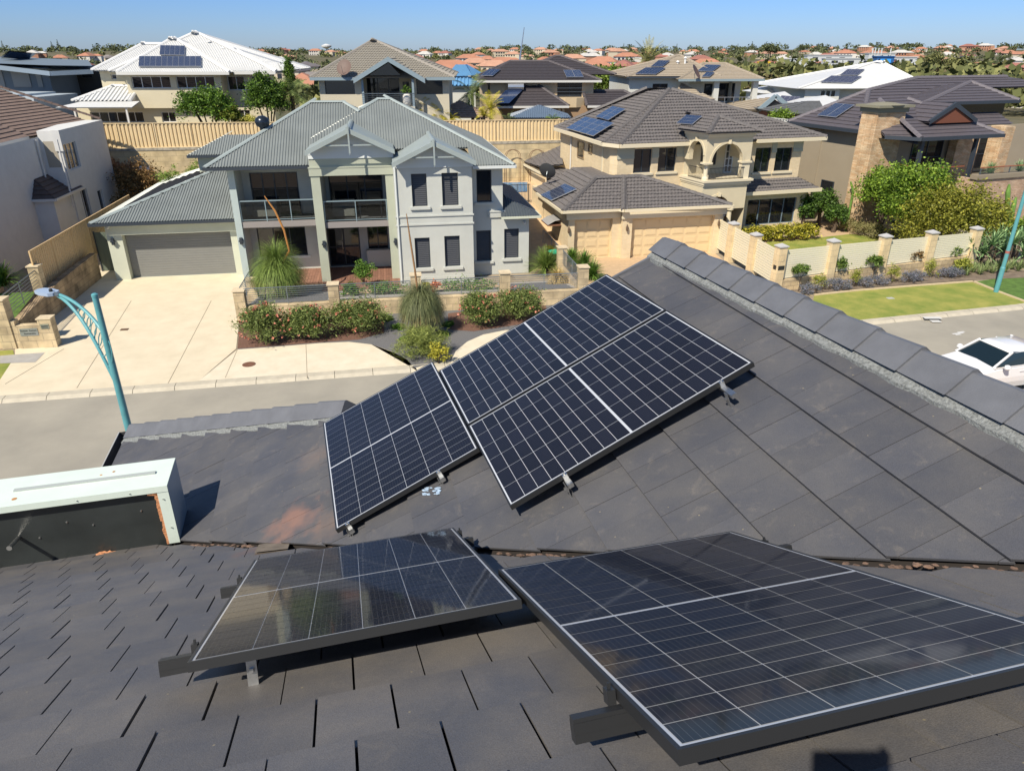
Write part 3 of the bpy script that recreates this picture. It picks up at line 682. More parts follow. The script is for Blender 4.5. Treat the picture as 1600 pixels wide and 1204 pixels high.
# cable conduit box
# ================================================================ SETTING
G = Fr(gz(199, 437, 0), 9.5)
def terr(gx, gy):
    if gy < 18.0: return -.3
    p = G.w(gx, gy, 0); d = math.hypot(p.x, p.y); z = 3.6
    T = [(0, 3.6), (95, 3.6), (150, 1.0), (230, -1.5), (400, -2.5), (600, -1), (900, 4), (1250, 8.6), (1600, 10.2), (2600, 9.5), (5000, 9.5)]
    for (a, za), (b, zb) in zip(T, T[1:]):
        if a <= d < b: z = za+(zb-za)*(d-a)/(b-a)
    if d > 110: z += min(1, (d-110)/300)*1.6*(math.sin(p.x*.011+1)+math.sin(p.y*.009+p.x*.004))*min(1.3, d/700)
    if d > 900: z += 3.0*min(1, (d-900)/500)*max(0, math.sin((p.x/ max(p.y, 1))*2.2+.6))
    return z
gys = [-90, -50, -20, 0, 17.99, 18.01, 22, 26]+list(range(30, 120, 6))+list(range(120, 400, 20))+list(range(400, 1000, 50))+list(range(1000, 2600, 100))+[3200, 4200, 5200]
gxs = sorted(set([-4500, -3300, -2500, -2000]+list(range(-1700, -400, 80))+list(range(-400, -100, 25))+list(range(-100, 160, 10))+list(range(160, 500, 25))+list(range(500, 2000, 80))+[2400, 3000, 4000, 5200]))
m = MB(G); idx = {}
for i, x in enumerate(gxs):
    for j, y in enumerate(gys): idx[i, j] = m.p((x, y, terr(x, y)))
for i in range(len(gxs)-1):
    for j in range(len(gys)-1): m.f.append([idx[i, j], idx[i+1, j], idx[i+1, j+1], idx[i, j+1]]); m.m.append(0)
M_ground = mat('far_ground', (.07, .075, .03), .95, 0, .05, col2=(.16, .13, .07), detail=8)
tag(m.build('ground', M_ground, org=(0, 0, 0), smooth=True), kind='structure')
def sheet(name, pts, z, mt, kind='structure', world=True, skirt=0, **kw):
    m = MB(None if world else G)
    m.poly([(p[0], p[1], z if len(p) < 3 else p[2]) for p in pts])
    if skirt:
        n = len(pts)
        for i in range(n):
            a, b = pts[i], pts[(i+1) % n]; m.poly([(a[0], a[1], z), (a[0], a[1], z-skirt), (b[0], b[1], z-skirt), (b[0], b[1], z)])
    o = m.build(name, mt); 
    if kind: o['kind'] = kind
    for k_, v_ in kw.items(): o[k_] = v_
    return o
kerb = [(-60, 12.2), (-30, 18.9), (-17, 21.4), (-3.7, 23.95), (5, 26.1), (11, 27.8), (16.6, 29.3), (23.3, 31.04), (34, 34.6), (60, 44)]
def off(pl, d):
    out = []
    for i, p in enumerate(pl):
        a = pl[max(i-1, 0)]; b = pl[min(i+1, len(pl)-1)]; dx, dy = b[0]-a[0], b[1]-a[1]; L = math.hypot(dx, dy); out.append((p[0]+dy/L*d, p[1]-dx/L*d))
    return out
near = off(kerb, 7.9)
M_road = mat('asphalt', (.27, .255, .215), .95, 0, .35, .35, 90, col2=(.37, .345, .285), detail=12)
M_kerb = mat('kerb_concrete', (.47, .43, .34), .9, .1, 3, .2, 60)
sheet('road', kerb+near[::-1], -.1, M_road)
# kerb: mountable concrete strip with joints
m = MB(); k2 = off(kerb, -.42); k1 = off(kerb, .0); km = off(kerb, -.12)
for i in range(len(kerb)-1):
    a, b = Vector((*kerb[i], 0)), Vector((*kerb[i+1], 0)); n = max(1, int((b-a).length/1.25))
    for j in range(n):
        def lp(L_, t): return (L_[i][0]+(L_[i+1][0]-L_[i][0])*t, L_[i][1]+(L_[i+1][1]-L_[i][1])*t)
        t0, t1 = j/n+.006/n, (j+1)/n-.006/n
        A0, A1, B0, B1, D0, D1 = lp(k1, t0), lp(k1, t1), lp(km, t0), lp(km, t1), lp(k2, t0), lp(k2, t1)
        m.poly([(*A0, -.1), (*A1, -.1), (*B1, .0), (*B0, .0)]); m.poly([(*B0, 0), (*B1, 0), (*D1, .012), (*D0, .012)]); m.poly([(*D0, .012), (*D1, .012), (*D1, -.1), (*D0, -.1)])
tag(m.build('kerb', M_kerb), kind='structure')
m = MB(); kn = off(near, .4)
for i in range(len(near)-1): m.poly([(*near[i], -.1), (*near[i+1], -.1), (*near[i+1], .02), (*near[i], .02)]); m.poly([(*near[i], .02), (*near[i+1], .02), (*kn[i+1], .02), (*kn[i], .02)])
tag(m.build('near_kerb', M_kerb), kind='structure')
M_soil = mat('garden_soil', (.13, .10, .075), .95, 0, 3, .5, 40, col2=(.24, .19, .14))
M_agg = mat('exposed_aggregate', (.61, .535, .39), .9, .0, 1.1, .3, 160, col2=(.70, .62, .465), detail=14)
M_aggp = mat('pale_aggregate', (.63, .56, .42), .9, .0, 1.6, .3, 160, col2=(.72, .65, .51), detail=14)
M_paver = mat('tan_paving', (.50, .36, .22), .9, .1, 4, .2, 60)
M_gravel = mat('grey_gravel', (.15, .15, .155), .95, .45, 45, .9, 60)
M_lawn = mat('lawn_grass', (.15, .22, .03), .9, 0, .9, .7, 120, col2=(.36, .34, .08), detail=14)
M_lawn2 = mat('deep_green_lawn', (.09, .17, .03), .9, .3, 3, .7, 120)  # a darker, greener grass tone than the main lawn
back = [(70, 60), (-75, 40)]
def gw(x, y): p = G.w(x, y, 0); return (p.x, p.y)
sheet('lot_ground', off(kerb, -.42)+[(64, 75), gw(60, 17.9), gw(-60, 17.9), (-80, 20)], -.012, mat('sandy_soil', (.30, .25, .18), .95, .15, 2, .3, 40), skirt=.1)
sheet('near_verge', near+[(60, -10), (-60, -25)], -.02, M_soil, skirt=0)
def gline(*q): return [tuple(gz(u, v, 0).xy) for u, v in q]
ks = off(kerb, -.42)
def kx(x):
    for a, b in zip(ks, ks[1:]):
        if a[0] <= x <= b[0]: return (x, a[1]+(b[1]-a[1])*(x-a[0])/(b[0]-a[0]))
# driveway from the kerb to the garage door
dl = gz(0, 619, 0).x; 
drv = [kx(-17.6), kx(-14), kx(-11.05), tuple(G.w(7.15, -10.7, 0).xy), tuple(G.w(6.7, -7.4, 0).xy), tuple(G.w(6.15, -1.3, 0).xy), tuple(G.w(5.94, .3, 0).xy), tuple(G.w(-.5, .3, 0).xy), tuple(G.w(-.6, 2.0, 0).xy), tuple(G.w(-2, 2, 0).xy), tuple(G.w(-1.4, -9.2, 0).xy), tuple(G.w(-1.0, -10.2, 0).xy)]
sheet('driveway', drv, .004, M_agg)
pth = [kx(-11.05), kx(-7), kx(-3.2)]+gline((652, 579), (650, 575), (637, 561), (612, 549), (580, 538), (545, 534), (500, 536), (440, 541), (371, 546))
sheet('footpath', pth, .006, M_aggp)
sheet('footpath_left', [kx(-40), kx(-25), kx(-17.6), tuple(G.w(-1.0, -10.2, 0).xy), tuple(G.w(-1.4, -9.4, 0).xy), tuple(G.w(-9, -9.4, 0).xy), tuple(G.w(-20, -9.4, 0).xy)], .003, M_lawn)
sheet('side_path', gline((0, 556), (38, 553), (70, 551), (55, 566), (0, 568)), .012, mat('grey_path', (.36, .35, .33), .9, .1, 3))
bed = gline((371, 546), (440, 541), (500, 536), (545, 534), (580, 538), (612, 549), (636, 562), (648, 575))+[kx(-3.0), kx(5), kx(12.2)]+[tuple(G.w(24, -4.6, 0).xy), tuple(G.w(22.3, -7.4, 0).xy), tuple(G.w(6.9, -7.45, 0).xy)]
sheet('gravel_bed', bed, .01, M_gravel)
sheet('round_path', gline((704, 590), (704, 566), (712, 549), (730, 534), (755, 523), (790, 516), (830, 516), (850, 540), (820, 590)), .015, M_aggp)
m = MB()
for a, b in (((262, 600), (330, 470)), ((120, 606), (205, 470)), ((371, 546), (352, 590)), ((478, 537), (480, 590)), ((8, 600), (100, 545))):
    a, b = gz(*a, 0), gz(*b, 0); m.bar(a+Vector((0, 0, .0)), b+Vector((0, 0, .0)), .02, .02)
tag(m.build('driveway_joint', mat('joint_line', (.30, .25, .18), .95)), kind='structure')  # thin darker control joints across the driveway and path
# a red-mulch ring under the flowering shrubs
sheet('mulch_bed', gline((371, 545), (375, 505), (470, 500), (600, 495), (600, 520), (560, 531), (500, 535), (440, 540)), .014, mat('red_mulch', (.16, .085, .06), .95, .4, 20, .8, 60))
sheet('mulch_patch', gline((700, 490), (850, 470), (860, 500), (740, 518), (700, 515)), .014, MATS['red_mulch'])
# grass areas of the cream house frontage
lawnp = [kx(12.6), kx(16.6), kx(23.3), kx(27.5)]+gline((1600, 470), (1560, 457), (1520, 441), (1440, 446), (1272, 461))
sheet('verge_lawn', lawnp, .005, M_lawn)
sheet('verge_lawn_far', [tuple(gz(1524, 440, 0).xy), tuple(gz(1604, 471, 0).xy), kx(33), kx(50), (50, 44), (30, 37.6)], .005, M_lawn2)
m = MB(); e = [gz(*q, 0) for q in [(1266, 462), (1340, 454), (1440, 446), (1521, 440), (1560, 456), (1606, 473)]]
for a, b in zip(e, e[1:]): m.bar(a+Vector((0, 0, .02)), b+Vector((0, 0, .02)), .16, .05)
tag(m.build('lawn_edging', mat('edging_stone', (.52, .42, .26), .9, .1, 6)), kind='structure')
# garage forecourt and garden of the cream house
sheet('cream_forecourt', [kx(3.0), kx(12.6), (12.0, 33.3), (11.7, 41.2), (3.3, 39.5), (1.8, 34.0)], .004, M_paver)
sheet('front_lawn', gline((1170, 398), (1200, 378), (1258, 374), (1330, 366), (1380, 372), (1440, 392), (1300, 400)), .02, M_lawn)
sheet('garden_path', gline((1160, 386), (1200, 374), (1262, 368), (1272, 352), (1290, 346), (1345, 366), (1270, 375), (1200, 381), (1168, 396)), .012, M_paver)
# back yards
sheet('side_path', [(*gw(20.6, -1.8), .0), (*gw(22.7, -1.8), .0), (*gw(23.4, 7.5), 1.5), (*gw(20.6, 7.5), 1.5)], 0, mat('yard_paving', (.55, .40, .24), .9, .1, 3))
sheet('pool_paving', [gw(20.0, 7.5), gw(23.4, 7.5), gw(27, 17.8), gw(17, 17.8), gw(17, 7.5)], 1.5, mat('yard_paving', (.55, .40, .24), .9, .1, 3))
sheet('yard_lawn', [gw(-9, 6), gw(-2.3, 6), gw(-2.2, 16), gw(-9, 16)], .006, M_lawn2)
sheet('terrace', [gw(-30, 18.2), gw(30, 18.2), gw(30, 27), gw(-30, 27)], 3.62, mat('terrace_paving', (.35, .3, .22), .95, .2, 1))
# swimming pool
pc = [gw(20.9, 9.0), gw(24.9, 9.0), gw(25.6, 14.6), gw(21.3, 14.6)]
pc = [tuple(gz(*q, 1.5).xy) for q in [(770, 302), (824, 300), (824, 285), (770, 286)]]
M_water = mat('pool_water', (.012, .20, .46), .06, .25, 3, .25, 14, spec=.5)
sheet('swimming_pool', pc, 1.53, M_water, kind='structure')
# ---------------------------------------------------------------- shared finishes
M_limestone = brickmat('limestone_block', (.62, .50, .31), (.50, .40, .25), (.38, .31, .21), .62, .3, .012, var=.4, bump=.5)
M_limecap = mat('limestone_cap', (.60, .50, .34), .9, .15, 4, .2, 40)
M_fence = mat('cream_fence_steel', (.70, .55, .32), .5, .05, 2)
M_glass = mat('window_glass', (.012, .015, .02), .05, spec=.6, coat=.5, bump=.05, bscale=1.2)
M_glassl = mat('window_glass_pale', (.06, .075, .085), .08, spec=.6, coat=.5)
M_frame = mat('window_frame_dark', (.035, .045, .058), .4)
M_framew = mat('window_frame_white', (.62, .62, .6), .4)
M_blind = mat('dark_blind', (.05, .055, .065), .6)
M_steelrail = mat('rail_steel', (.16, .19, .21), .35, metal=.6)
def colorfence(name, label, p, q, z0, z1, mt, pitch=.2, depth=.035, group=None, zq=None, posts=True, cat='fence'):
    """pressed-steel fence from world point p to q, pan and rib sheets between rails"""
    p, q = Vector((*p[:2], 0)), Vector((*q[:2], 0)); d = (q-p); L = d.length; d.normalize(); n = Vector((-d.y, d.x, 0))
    zb = lambda t: z0+((zq[0]-z0) if zq else 0)*t/L
    zt = lambda t: z1+((zq[1]-z1) if zq else 0)*t/L
    t = thing(name, label, cat, (p.x, p.y, z0), group); m = MB(); s = 0
    prof = ((0, 0), (.46, 0), (.56, 1), (.9, 1), (1, 0)); 
    while s < L-.01:
        for (a, ha), (b, hb) in zip(prof, prof[1:]):
            x0, x1 = s+a*pitch, min(L, s+b*pitch)
            if x0 >= L: break
            A0 = p+d*x0+n*ha*depth; A1 = p+d*x1+n*hb*depth
            m.poly([(A0.x, A0.y, zb(x0)), (A1.x, A1.y, zb(x1)), (A1.x, A1.y, zt(x1)), (A0.x, A0.y, zt(x0))])
        s += pitch
    m.build('sheet', mt, t)
    m = MB(); m.bar((p.x, p.y, zt(0)), (q.x, q.y, zt(L)), .06, .05); m.bar((p.x, p.y, zb(0)+.03), (q.x, q.y, zb(L)+.03), .05, .05); m.build('rail', mt, t)
    if posts:
        k = max(1, round(L/2.4))
        for i in range(k+1):
            m = MB(); c = p+d*(L*i/k); m.bar((c.x, c.y, zb(L*i/k)-.02), (c.x, c.y, zt(L*i/k)+.03), .06, .07); m.build('post', mt, t)
    return t
def blockwall(name, label, pts, z0, z1, th, mt, cat='wall', capm=None, z1s=None, group=None):
    """masonry wall along a polyline of world points"""
    t = thing(name, label, cat, (pts[0][0], pts[0][1], z0), group); m = MB(); mc = MB(); P0 = off(pts, th/2); P1 = off(pts, -th/2); zz = z1s or [z1]*len(pts)
    for i in range(len(pts)-1):
        a, b, c, d = P0[i], P0[i+1], P1[i+1], P1[i]
        m.poly([(*a, z0), (*b, z0), (*b, zz[i+1]), (*a, zz[i])]); m.poly([(*d, zz[i]), (*c, zz[i+1]), (*c, z0), (*d, z0)]); m.poly([(*a, zz[i]), (*b, zz[i+1]), (*c, zz[i+1]), (*d, zz[i])])
    for i, s in ((0, 1), (-1, -1)):
        m.poly([(*P0[i], z0), (*P0[i], zz[i]), (*P1[i], zz[i]), (*P1[i], z0)])
    m.build('wall_body', mt, t)
    return t
def pillar(parent, p, z0, z1, w, mt, capm, az=0, pyr=True):
    fr = Fr((p[0], p[1], 0), az); m = MB(fr); m.box(-w/2, w/2, -w/2, w/2, z0, z1); o = m.build('pillar', mt, parent)
    m = MB(fr); c = w/2+.04; m.box(-c, c, -c, c, z1, z1+.05)
    if pyr:
        m.poly([(-c, -c, z1+.05), (c, -c, z1+.05), (0, 0, z1+.17)]); m.poly([(c, -c, z1+.05), (c, c, z1+.05), (0, 0, z1+.17)]); m.poly([(c, c, z1+.05), (-c, c, z1+.05), (0, 0, z1+.17)]); m.poly([(-c, c, z1+.05), (-c, -c, z1+.05), (0, 0, z1+.17)])
    m.build('cap', capm, o); return o
def barrail(parent, p, q, z0, z1, n=7, mt=None, posts=2, name='railing'):
    m = MB()
    for i in range(n):
        z = z0+(z1-z0)*i/(n-1); m.bar((p[0], p[1], z), (q[0], q[1], z), .018 if i < n-1 else .035, .018 if i < n-1 else .035)
    for i in range(posts+1):
        t = i/posts; x, y = p[0]+(q[0]-p[0])*t, p[1]+(q[1]-p[1])*t; m.bar((x, y, z0-.1), (x, y, z1), .03, .03)
    return m.build(name, mt or M_steelrail, parent)
def facade(par, fr, y, x0, x1, z0, z1, mt, wins=(), depth=.12, out=-1, name='wall'):
    """front wall in plane y of frame fr with windows; wins: dict(x0,x1,z0,z1, n mullions, kind)"""
    holes = [(w_['x'][0]-x0, w_['x'][1]-x0, w_['z'][0], w_['z'][1]) for w_ in wins]
    m = MB(); m.wall(fr.w(x0, y, 0), fr.X, fr.Y, x1-x0, z0, z1, holes, depth); wl = m.build(name, mt, par)
    for w_ in wins: window(par, fr, y+w_.get('depth', depth), *w_['x'], *w_['z'], **{k_: v_ for k_, v_ in w_.items() if k_ not in ('x', 'z', 'depth')}, front=y)
    return wl
def window(par, fr, y, x0, x1, z0, z1, n=1, hn=0, kind='glass', fm=None, gm=None, sill=None, ft=.05, name='window', front=None, sillm=None, axis='y'):
    fm = fm or M_frame
    m = MB(fr); g = .04
    def bx(a, b, c, d, e, f_, mi=None): m.box(a, b, c, d, e, f_, mi)
    bx(x0, x1, y-.03, y+.03, z0, z0+ft); bx(x0, x1, y-.03, y+.03, z1-ft, z1); bx(x0, x0+ft, y-.03, y+.03, z0+ft, z1-ft); bx(x1-ft, x1, y-.03, y+.03, z0+ft, z1-ft)
    for i in range(1, n): c = x0+(x1-x0)*i/n; bx(c-ft/2, c+ft/2, y-.028, y+.03, z0+ft, z1-ft)
    for i in range(1, hn+1): c = z0+(z1-z0)*i/(hn+1); bx(x0+ft, x1-ft, y-.026, y+.03, c-ft*.4, c+ft*.4)
    w_ = m.build(name, fm, par); m = MB(fr); m.poly([(x0+.01, y+.012, z0+.01), (x1-.01, y+.012, z0+.01), (x1-.01, y+.012, z1-.01), (x0+.01, y+.012, z1-.01)])
    m.build('pane', gm or M_glass, w_)
    if kind == 'blind':
        m = MB(fr); k = int((z1-z0-2*ft)/.09); dz = (z1-z0-2*ft)/k
        for i in range(k):
            zc = z0+ft+i*dz; m.poly([(x0+ft, y-.02, zc+.01), (x1-ft, y-.02, zc+.01), (x1-ft, y+.008, zc+dz), (x0+ft, y+.008, zc+dz)])
        m.build('blind', M_blind, w_)
    if sill:
        m = MB(fr); f_ = (front if front is not None else y); m.box(x0-.12, x1+.12, f_-sill, y-.03, z0-.13, z0-.002); m.build('sill', sillm or fm, w_)
    return w_
def px(fr, y, tl, br):
    a, b = fr.y(*tl, y), fr.y(*br, y); return dict(x=(a.x, b.x), z=(b.z, a.z))
def hip45(fr, c, sx, sy, u, v):
    best = None
    for i in range(3000):
        t = .2+i*.006; p = fr.y(u, v, c[1]+sy*t); e = abs(p.x-(c[0]+sx*t))
        if best is None or e < best[0]: best = (e, t, p)
    return Vector((c[0]+sx*best[1], c[1]+sy*best[1], best[2].z))
def gutter(par, fr, pts, mt, h=.13, d=.1, name='gutter'):
    m = MB(fr)
    for a, b in zip(pts, pts[1:]): m.bar(a, b, d, h)
    return m.build(name, mt, par)
# ================================================================ GREY HOUSE opposite
gh = thing('grey_house', 'sage grey two-storey house with corrugated steel roof, two front gables and a double garage', 'house', G.w(8, 0, 0))
M_gw = mat('sage_render', (.52, .55, .45), .88, .06, .8, .1, 60); M_gp = mat('green_grey_render', (.40, .43, .345), .88, .04, 1.5, .1, 60)
M_lg = mat('pale_grey_render', (.49, .51, .475), .88, .06, .8, .1, 60); M_bl = mat('blue_grey_render', (.40, .475, .47), .88, .04, 1.5)
M_roofg = mat('corrugated_grey', (.225, .25, .245), .42, .1, .7, metal=.15); M_roofgs = mat('flashing_grey', (.30, .35, .345), .4, .05, 2)
M_door = mat('garage_door_grey', (.20, .205, .195), .55, .03, 2); M_barge = mat('barge_white', (.60, .64, .63), .6)
M_shutd = mat('dark_shutter', (.062, .068, .082), .55); M_deck = None
gb = lambda q, y: G.y(*q, y)
# garage wing
m = MB(); gd = dict(x=(.2, 5.35), z=(0, 2.27))
m.wall(G.w(-.5, 0, 0), G.X, G.Y, 6.44, 0, 2.95, [(.7, 5.85, 0, 2.27)], .42)
m.fr = G; m.poly([(-.5, 0, 0), (-.5, 0, 2.95), (-.5, 7, 2.95), (-.5, 7, 0)]); m.build('wall', M_gw, gh)
m = MB(G)
for i in range(18): m.box(.22, 5.33, .40, .43+.004*(i % 2), .005+i*.126, .125+i*.126)
m.build('garage_door', M_door, gh)
c = (-.95, -.45, 2.98); hp_ = hip45(G, c, 1, 1, 334, 266); W_ = G.w
m = MB(G); m.mi = 0
roof(m, [W_(*c), W_(5.94, -.45, 2.98), W_(5.94, hp_.y, hp_.z), W_(*hp_)], 'corr')
roof(m, [W_(*c), W_(*hp_), W_(hp_.x, 9, hp_.z), W_(-.95, 13, 2.98)], 'corr')
m.build('garage_roof', M_roofg, gh)
m = MB(); ridge(m, W_(*c), W_(*hp_)); ridge(m, W_(*hp_), W_(hp_.x, 9, hp_.z)); m.build('ridge_capping', M_roofgs, gh)
gutter(gh, G, [(-1.0, 12, 2.9), (-1.0, -.52, 2.9), (5.94, -.52, 2.9)], M_frame)
# black pool-heating mats on the garage roof
m = MB(G); 
for i in range(9):
    x = .3+i*.42; z = 2.98+(x+.95)*(hp_.z-2.98)/(hp_.x+.95)
    m.box(x, x+.36, .9+i*.42, 8.2-.1*i, z+.06, z+.1)
sh = m.build('pool_heating_mat', mat('black_rubber', (.012, .012, .013), .6, .3, 8), org=G.w(2, 5, 4)); tag(sh, 'black pool-heating mats laid over the left side of the grey garage roof', 'pool heater')
# upper floor, left bay behind the balcony
m = MB(G); m.box(5.94, 6.25, -1.35, -1.0, 0, 5.62); m.build('pier', M_bl, gh)
m = MB(G); m.poly([(5.95, -1.0, 0), (5.95, 9, 0), (5.95, 9, 5.6), (5.95, -1.0, 5.6)]); m.poly([(6.24, -1.0, 0), (6.24, .43, 0), (6.24, .43, 5.6), (6.24, -1.0, 5.6)]); m.poly([(2.9, 9, 0), (2.9, 9, 5.5), (5.95, 9, 5.5), (5.95, 9, 0)]); m.build('wall', M_lg, gh)
yb = .43
ub = px(G, yb, (387, 262), (470, 320)); ub['z'] = (2.85, 5.05); ub['x'] = (ub['x'][0], ub['x'][1]); lb = px(G, yb, (400, 357), (481.5, 398.5))
facade(gh, G, yb, 6.24, 9.95, 0, 5.6, M_lg, [dict(**ub, n=4, ft=.06), dict(**lb, n=3, sill=.06, sillm=M_barge)])
def balcony(x0, x1, y, zt, back):
    m = MB(G); m.box(x0, x1, y, back, zt-.28, zt); b_ = m.build('balcony', mat('balcony_soffit', (.27, .25, .24), .8), gh)
    m = MB(G); m.box(x0, x1, y+.03, y+.08, zt+.97, zt+1.02); m.box(x0, x1, y+.04, y+.07, zt+.07, zt+.1); m.build('top_rail', mat('rail_blue_grey', (.30, .40, .44), .35, metal=.4), b_)
    n = 4 if x1-x0 > 3.2 else 3
    for i in range(n): 
        m = MB(G); xx = x0+.04+(x1-x0-.08)*i/(n-1); m.box(xx-.02, xx+.02, y+.03, y+.08, zt, zt+.97); m.build('baluster', MATS['rail_blue_grey'], b_)
    m = MB(G); m.box(x0+.05, x1-.05, y+.05, y+.06, zt+.12, zt+.94)
    gm = bpy.data.materials.get('balcony_glass') or bpy.data.materials.new('balcony_glass'); gm.use_nodes = True; N = gm.node_tree.nodes
    if len(N) == 2:
        L = gm.node_tree.links; t = N.new('ShaderNodeBsdfTransparent'); t.inputs[0].default_value = (.55, .6, .63, 1); gl = N.new('ShaderNodeBsdfGlossy'); gl.inputs['Roughness'].default_value = .03; fz = N.new('ShaderNodeFresnel'); fz.inputs[0].default_value = 1.5; mx = N.new('ShaderNodeMixShader')
        L.new(fz.outputs[0], mx.inputs[0]); L.new(t.outputs[0], mx.inputs[1]); L.new(gl.outputs[0], mx.inputs[2]); L.new(mx.outputs[0], N['Material Output'].inputs[0])
    m.build('glass', gm, b_); return b_
zb1 = G.y(430, 345, -1.3).z
balcony(6.25, 9.85, -1.3, zb1-.02, .43)
# portal with gable
py = -2.2
m = MB(G); m.box(9.85, 10.27, py, py+.42, 0, 5.2); m.build('pier', M_gp, gh)
m = MB(G); m.box(13.33, 13.75, py, py+.42, 0, 5.2); m.build('pier', M_gp, gh)
m = MB(G); m.poly([(9.86, py+.42, 0), (9.86, .43, 0), (9.86, .43, 6.2), (9.86, py+.42, 6.2)]); m.poly([(13.74, py+.42, 0), (13.74, py+.42, 5.5), (13.74, .6, 5.5), (13.74, .6, 0)]); m.poly([(10.26, py+.42, 2.7), (10.26, .6, 2.7), (10.26, .6, 5.2), (10.26, py+.42, 5.2)]); m.build('wall', M_lg, gh)
ap = G.y(547, 201, -2.9); aL = G.y(479, 236, -2.9); aR = G.y(617, 233, -2.9); zl = (aL.z+aR.z)/2; ax = (9.82+13.8)/2
m = MB(G); m.poly([(9.85, py, 5.2), (13.75, py, 5.2), (13.75, py, zl-.05), (ax, py, ap.z-.25), (9.85, py, zl-.05)])
m.poly([(9.85, py+.1, 5.2), (9.85, py+.1, 5.22), (13.75, py+.1, 5.22), (13.75, py+.1, 5.2)]); m.poly([(9.85, py, 5.2), (9.85, .4, 5.2), (13.75, .4, 5.2), (13.75, py, 5.2)]); m.build('wall', M_gp, gh)
m = MB(G); m.box(9.8, 13.8, py-.05, py, 5.2, 5.62); m.box(9.78, 13.82, py-.07, py-.05, 5.55, 5.62); m.build('beam_band', M_gp, gh)
def gable(ax, x0, x1, yf, yw, zl, za, yback, cladz, wallm):
    ov = .16
    m = MB(G); roof(m, [W_(x0, yf, zl), W_(ax, yf, za), W_(ax, yback, za), W_(x0, yback, zl)], 'plain', under=.05); roof(m, [W_(x1, yf, zl), W_(ax, yf, za), W_(ax, yback, za), W_(x1, yback, zl)], 'plain', under=.05)
    m.build('gable_roof', M_roofgs, gh)
    m = MB(G); ridge(m, W_(ax, yf, za), W_(ax, yback, za)); m.build('ridge_capping', M_roofgs, gh)
    m = MB(G)
    for (xa, xb) in ((x0-.03, ax), (x1+.03, ax)):
        zA = zl-.02; m.poly([(xa, yf-.04, zA-.2), (xb, yf-.04, za-.2), (xb, yf-.04, za+.02), (xa, yf-.04, zA+.02)]); m.poly([(xa, yf, zA-.2), (xb, yf, za-.2), (xb, yf, za+.02), (xa, yf, zA+.02)])
        m.poly([(xa, yf-.04, zA-.2), (xb, yf-.04, za-.2), (xb, yf, za-.2), (xa, yf, zA-.2)]); m.poly([(xa, yf-.04, zA+.02), (xb, yf-.04, za+.02), (xb, yf+.02, za+.03), (xa, yf+.02, zA+.03)]); m.poly([(xa, yf-.04, zA-.2), (xa, yf, zA-.2), (xa, yf, zA+.02), (xa, yf-.04, zA+.02)])
    m.build('bargeboard', M_roofgs, gh)
    # weatherboard infill
    m = MB(G); k = 0; z = cladz; sl = (za-zl)/((x1-x0)/2)
    while z < za-.22:
        w0 = (za-.2-z)/sl; w1 = max(.02, (za-.2-z-.19)/sl); w0 = min(w0, (x1-x0)/2-.03); w1 = min(w1, (x1-x0)/2-.03)
        m.poly([(ax-w0, yw-.045, z), (ax+w0, yw-.045, z), (ax+w1, yw-.015, z+.19), (ax-w1, yw-.015, z+.19)]); m.poly([(ax-w0, yw-.045, z), (ax-w0, yw, z), (ax+w0, yw, z), (ax+w0, yw-.045, z)]); z += .19
    m.build('weatherboard', M_barge, gh)
    m = MB(G); zc = zl+(za-zl)*.22; hw = (za-zc-.12)/sl; m.box(ax-hw, ax+hw, yf+.02, yf+.06, zc-.03, zc+.03); m.box(ax-.035, ax+.035, yf-.12, yf-.05, zc-.35, za+.05); m.lathe((ax, yf-.085, za+.05), [(.02, 0), (.028, .03), (.012, .08), (.016, .2), (.005, .42)], 8)
    m.lathe((ax, yf-.085, zc-.42), [(.01, 0), (.03, .03), (.02, .07)], 8)
    m.build('finial', M_roofgs, gh)
gable(ax, 9.82, 13.82, -2.9, py, zl, ap.z, 1.2, 5.98, M_gp)
zb2 = G.y(560, 345, -2.05).z
balcony(10.27, 13.33, -2.05, zb2-.03, .6)
po = px(G, .6, (512, 272), (600, 322)); po['z'] = (2.85, po['z'][1]); pd = px(G, .6, (510, 357), (565.5, 411)); pw = px(G, .6, (573, 352.5), (608, 393.5)); pd['z'] = (.06, pd['z'][1])
facade(gh, G, .6, 9.86, 13.74, 0, 5.3, M_lg, [dict(**po, n=3, ft=.06), dict(x=pw['x'], z=pw['z'], n=2), dict(**pd, n=2, hn=1, name='door', ft=.07)])
m = MB(G); dx = sum(pd['x'])/2; m.tube([(dx-.08, .55, 1.0), (dx-.08, .5, 1.0), (dx-.08, .5, 1.4), (dx-.08, .55, 1.4)], .014, 6); m.build('handle', M_alu, gh)
m = MB(G); m.box(pw['x'][0]-.1, 13.74, .2, .6, .05, .95); m.build('planter_box', M_lg, gh)
# timber deck
M_deck = mat('deck_boards', (.24, .125, .085), .75, .18, 3, island=.14)
m = MB(G)
for i in range(int(7.45/.14)): m.box(6.3+i*.14, 6.3+i*.14+.132, -3.5 if i*.14+6.3 > 9.9 else -2.3, .43, .0, .06)
m.build('deck', M_deck, gh)
m = MB(G); m.box(9.9, 13.95, -3.8, -3.52, -.02, .03); m.build('deck_step', M_deck, gh)
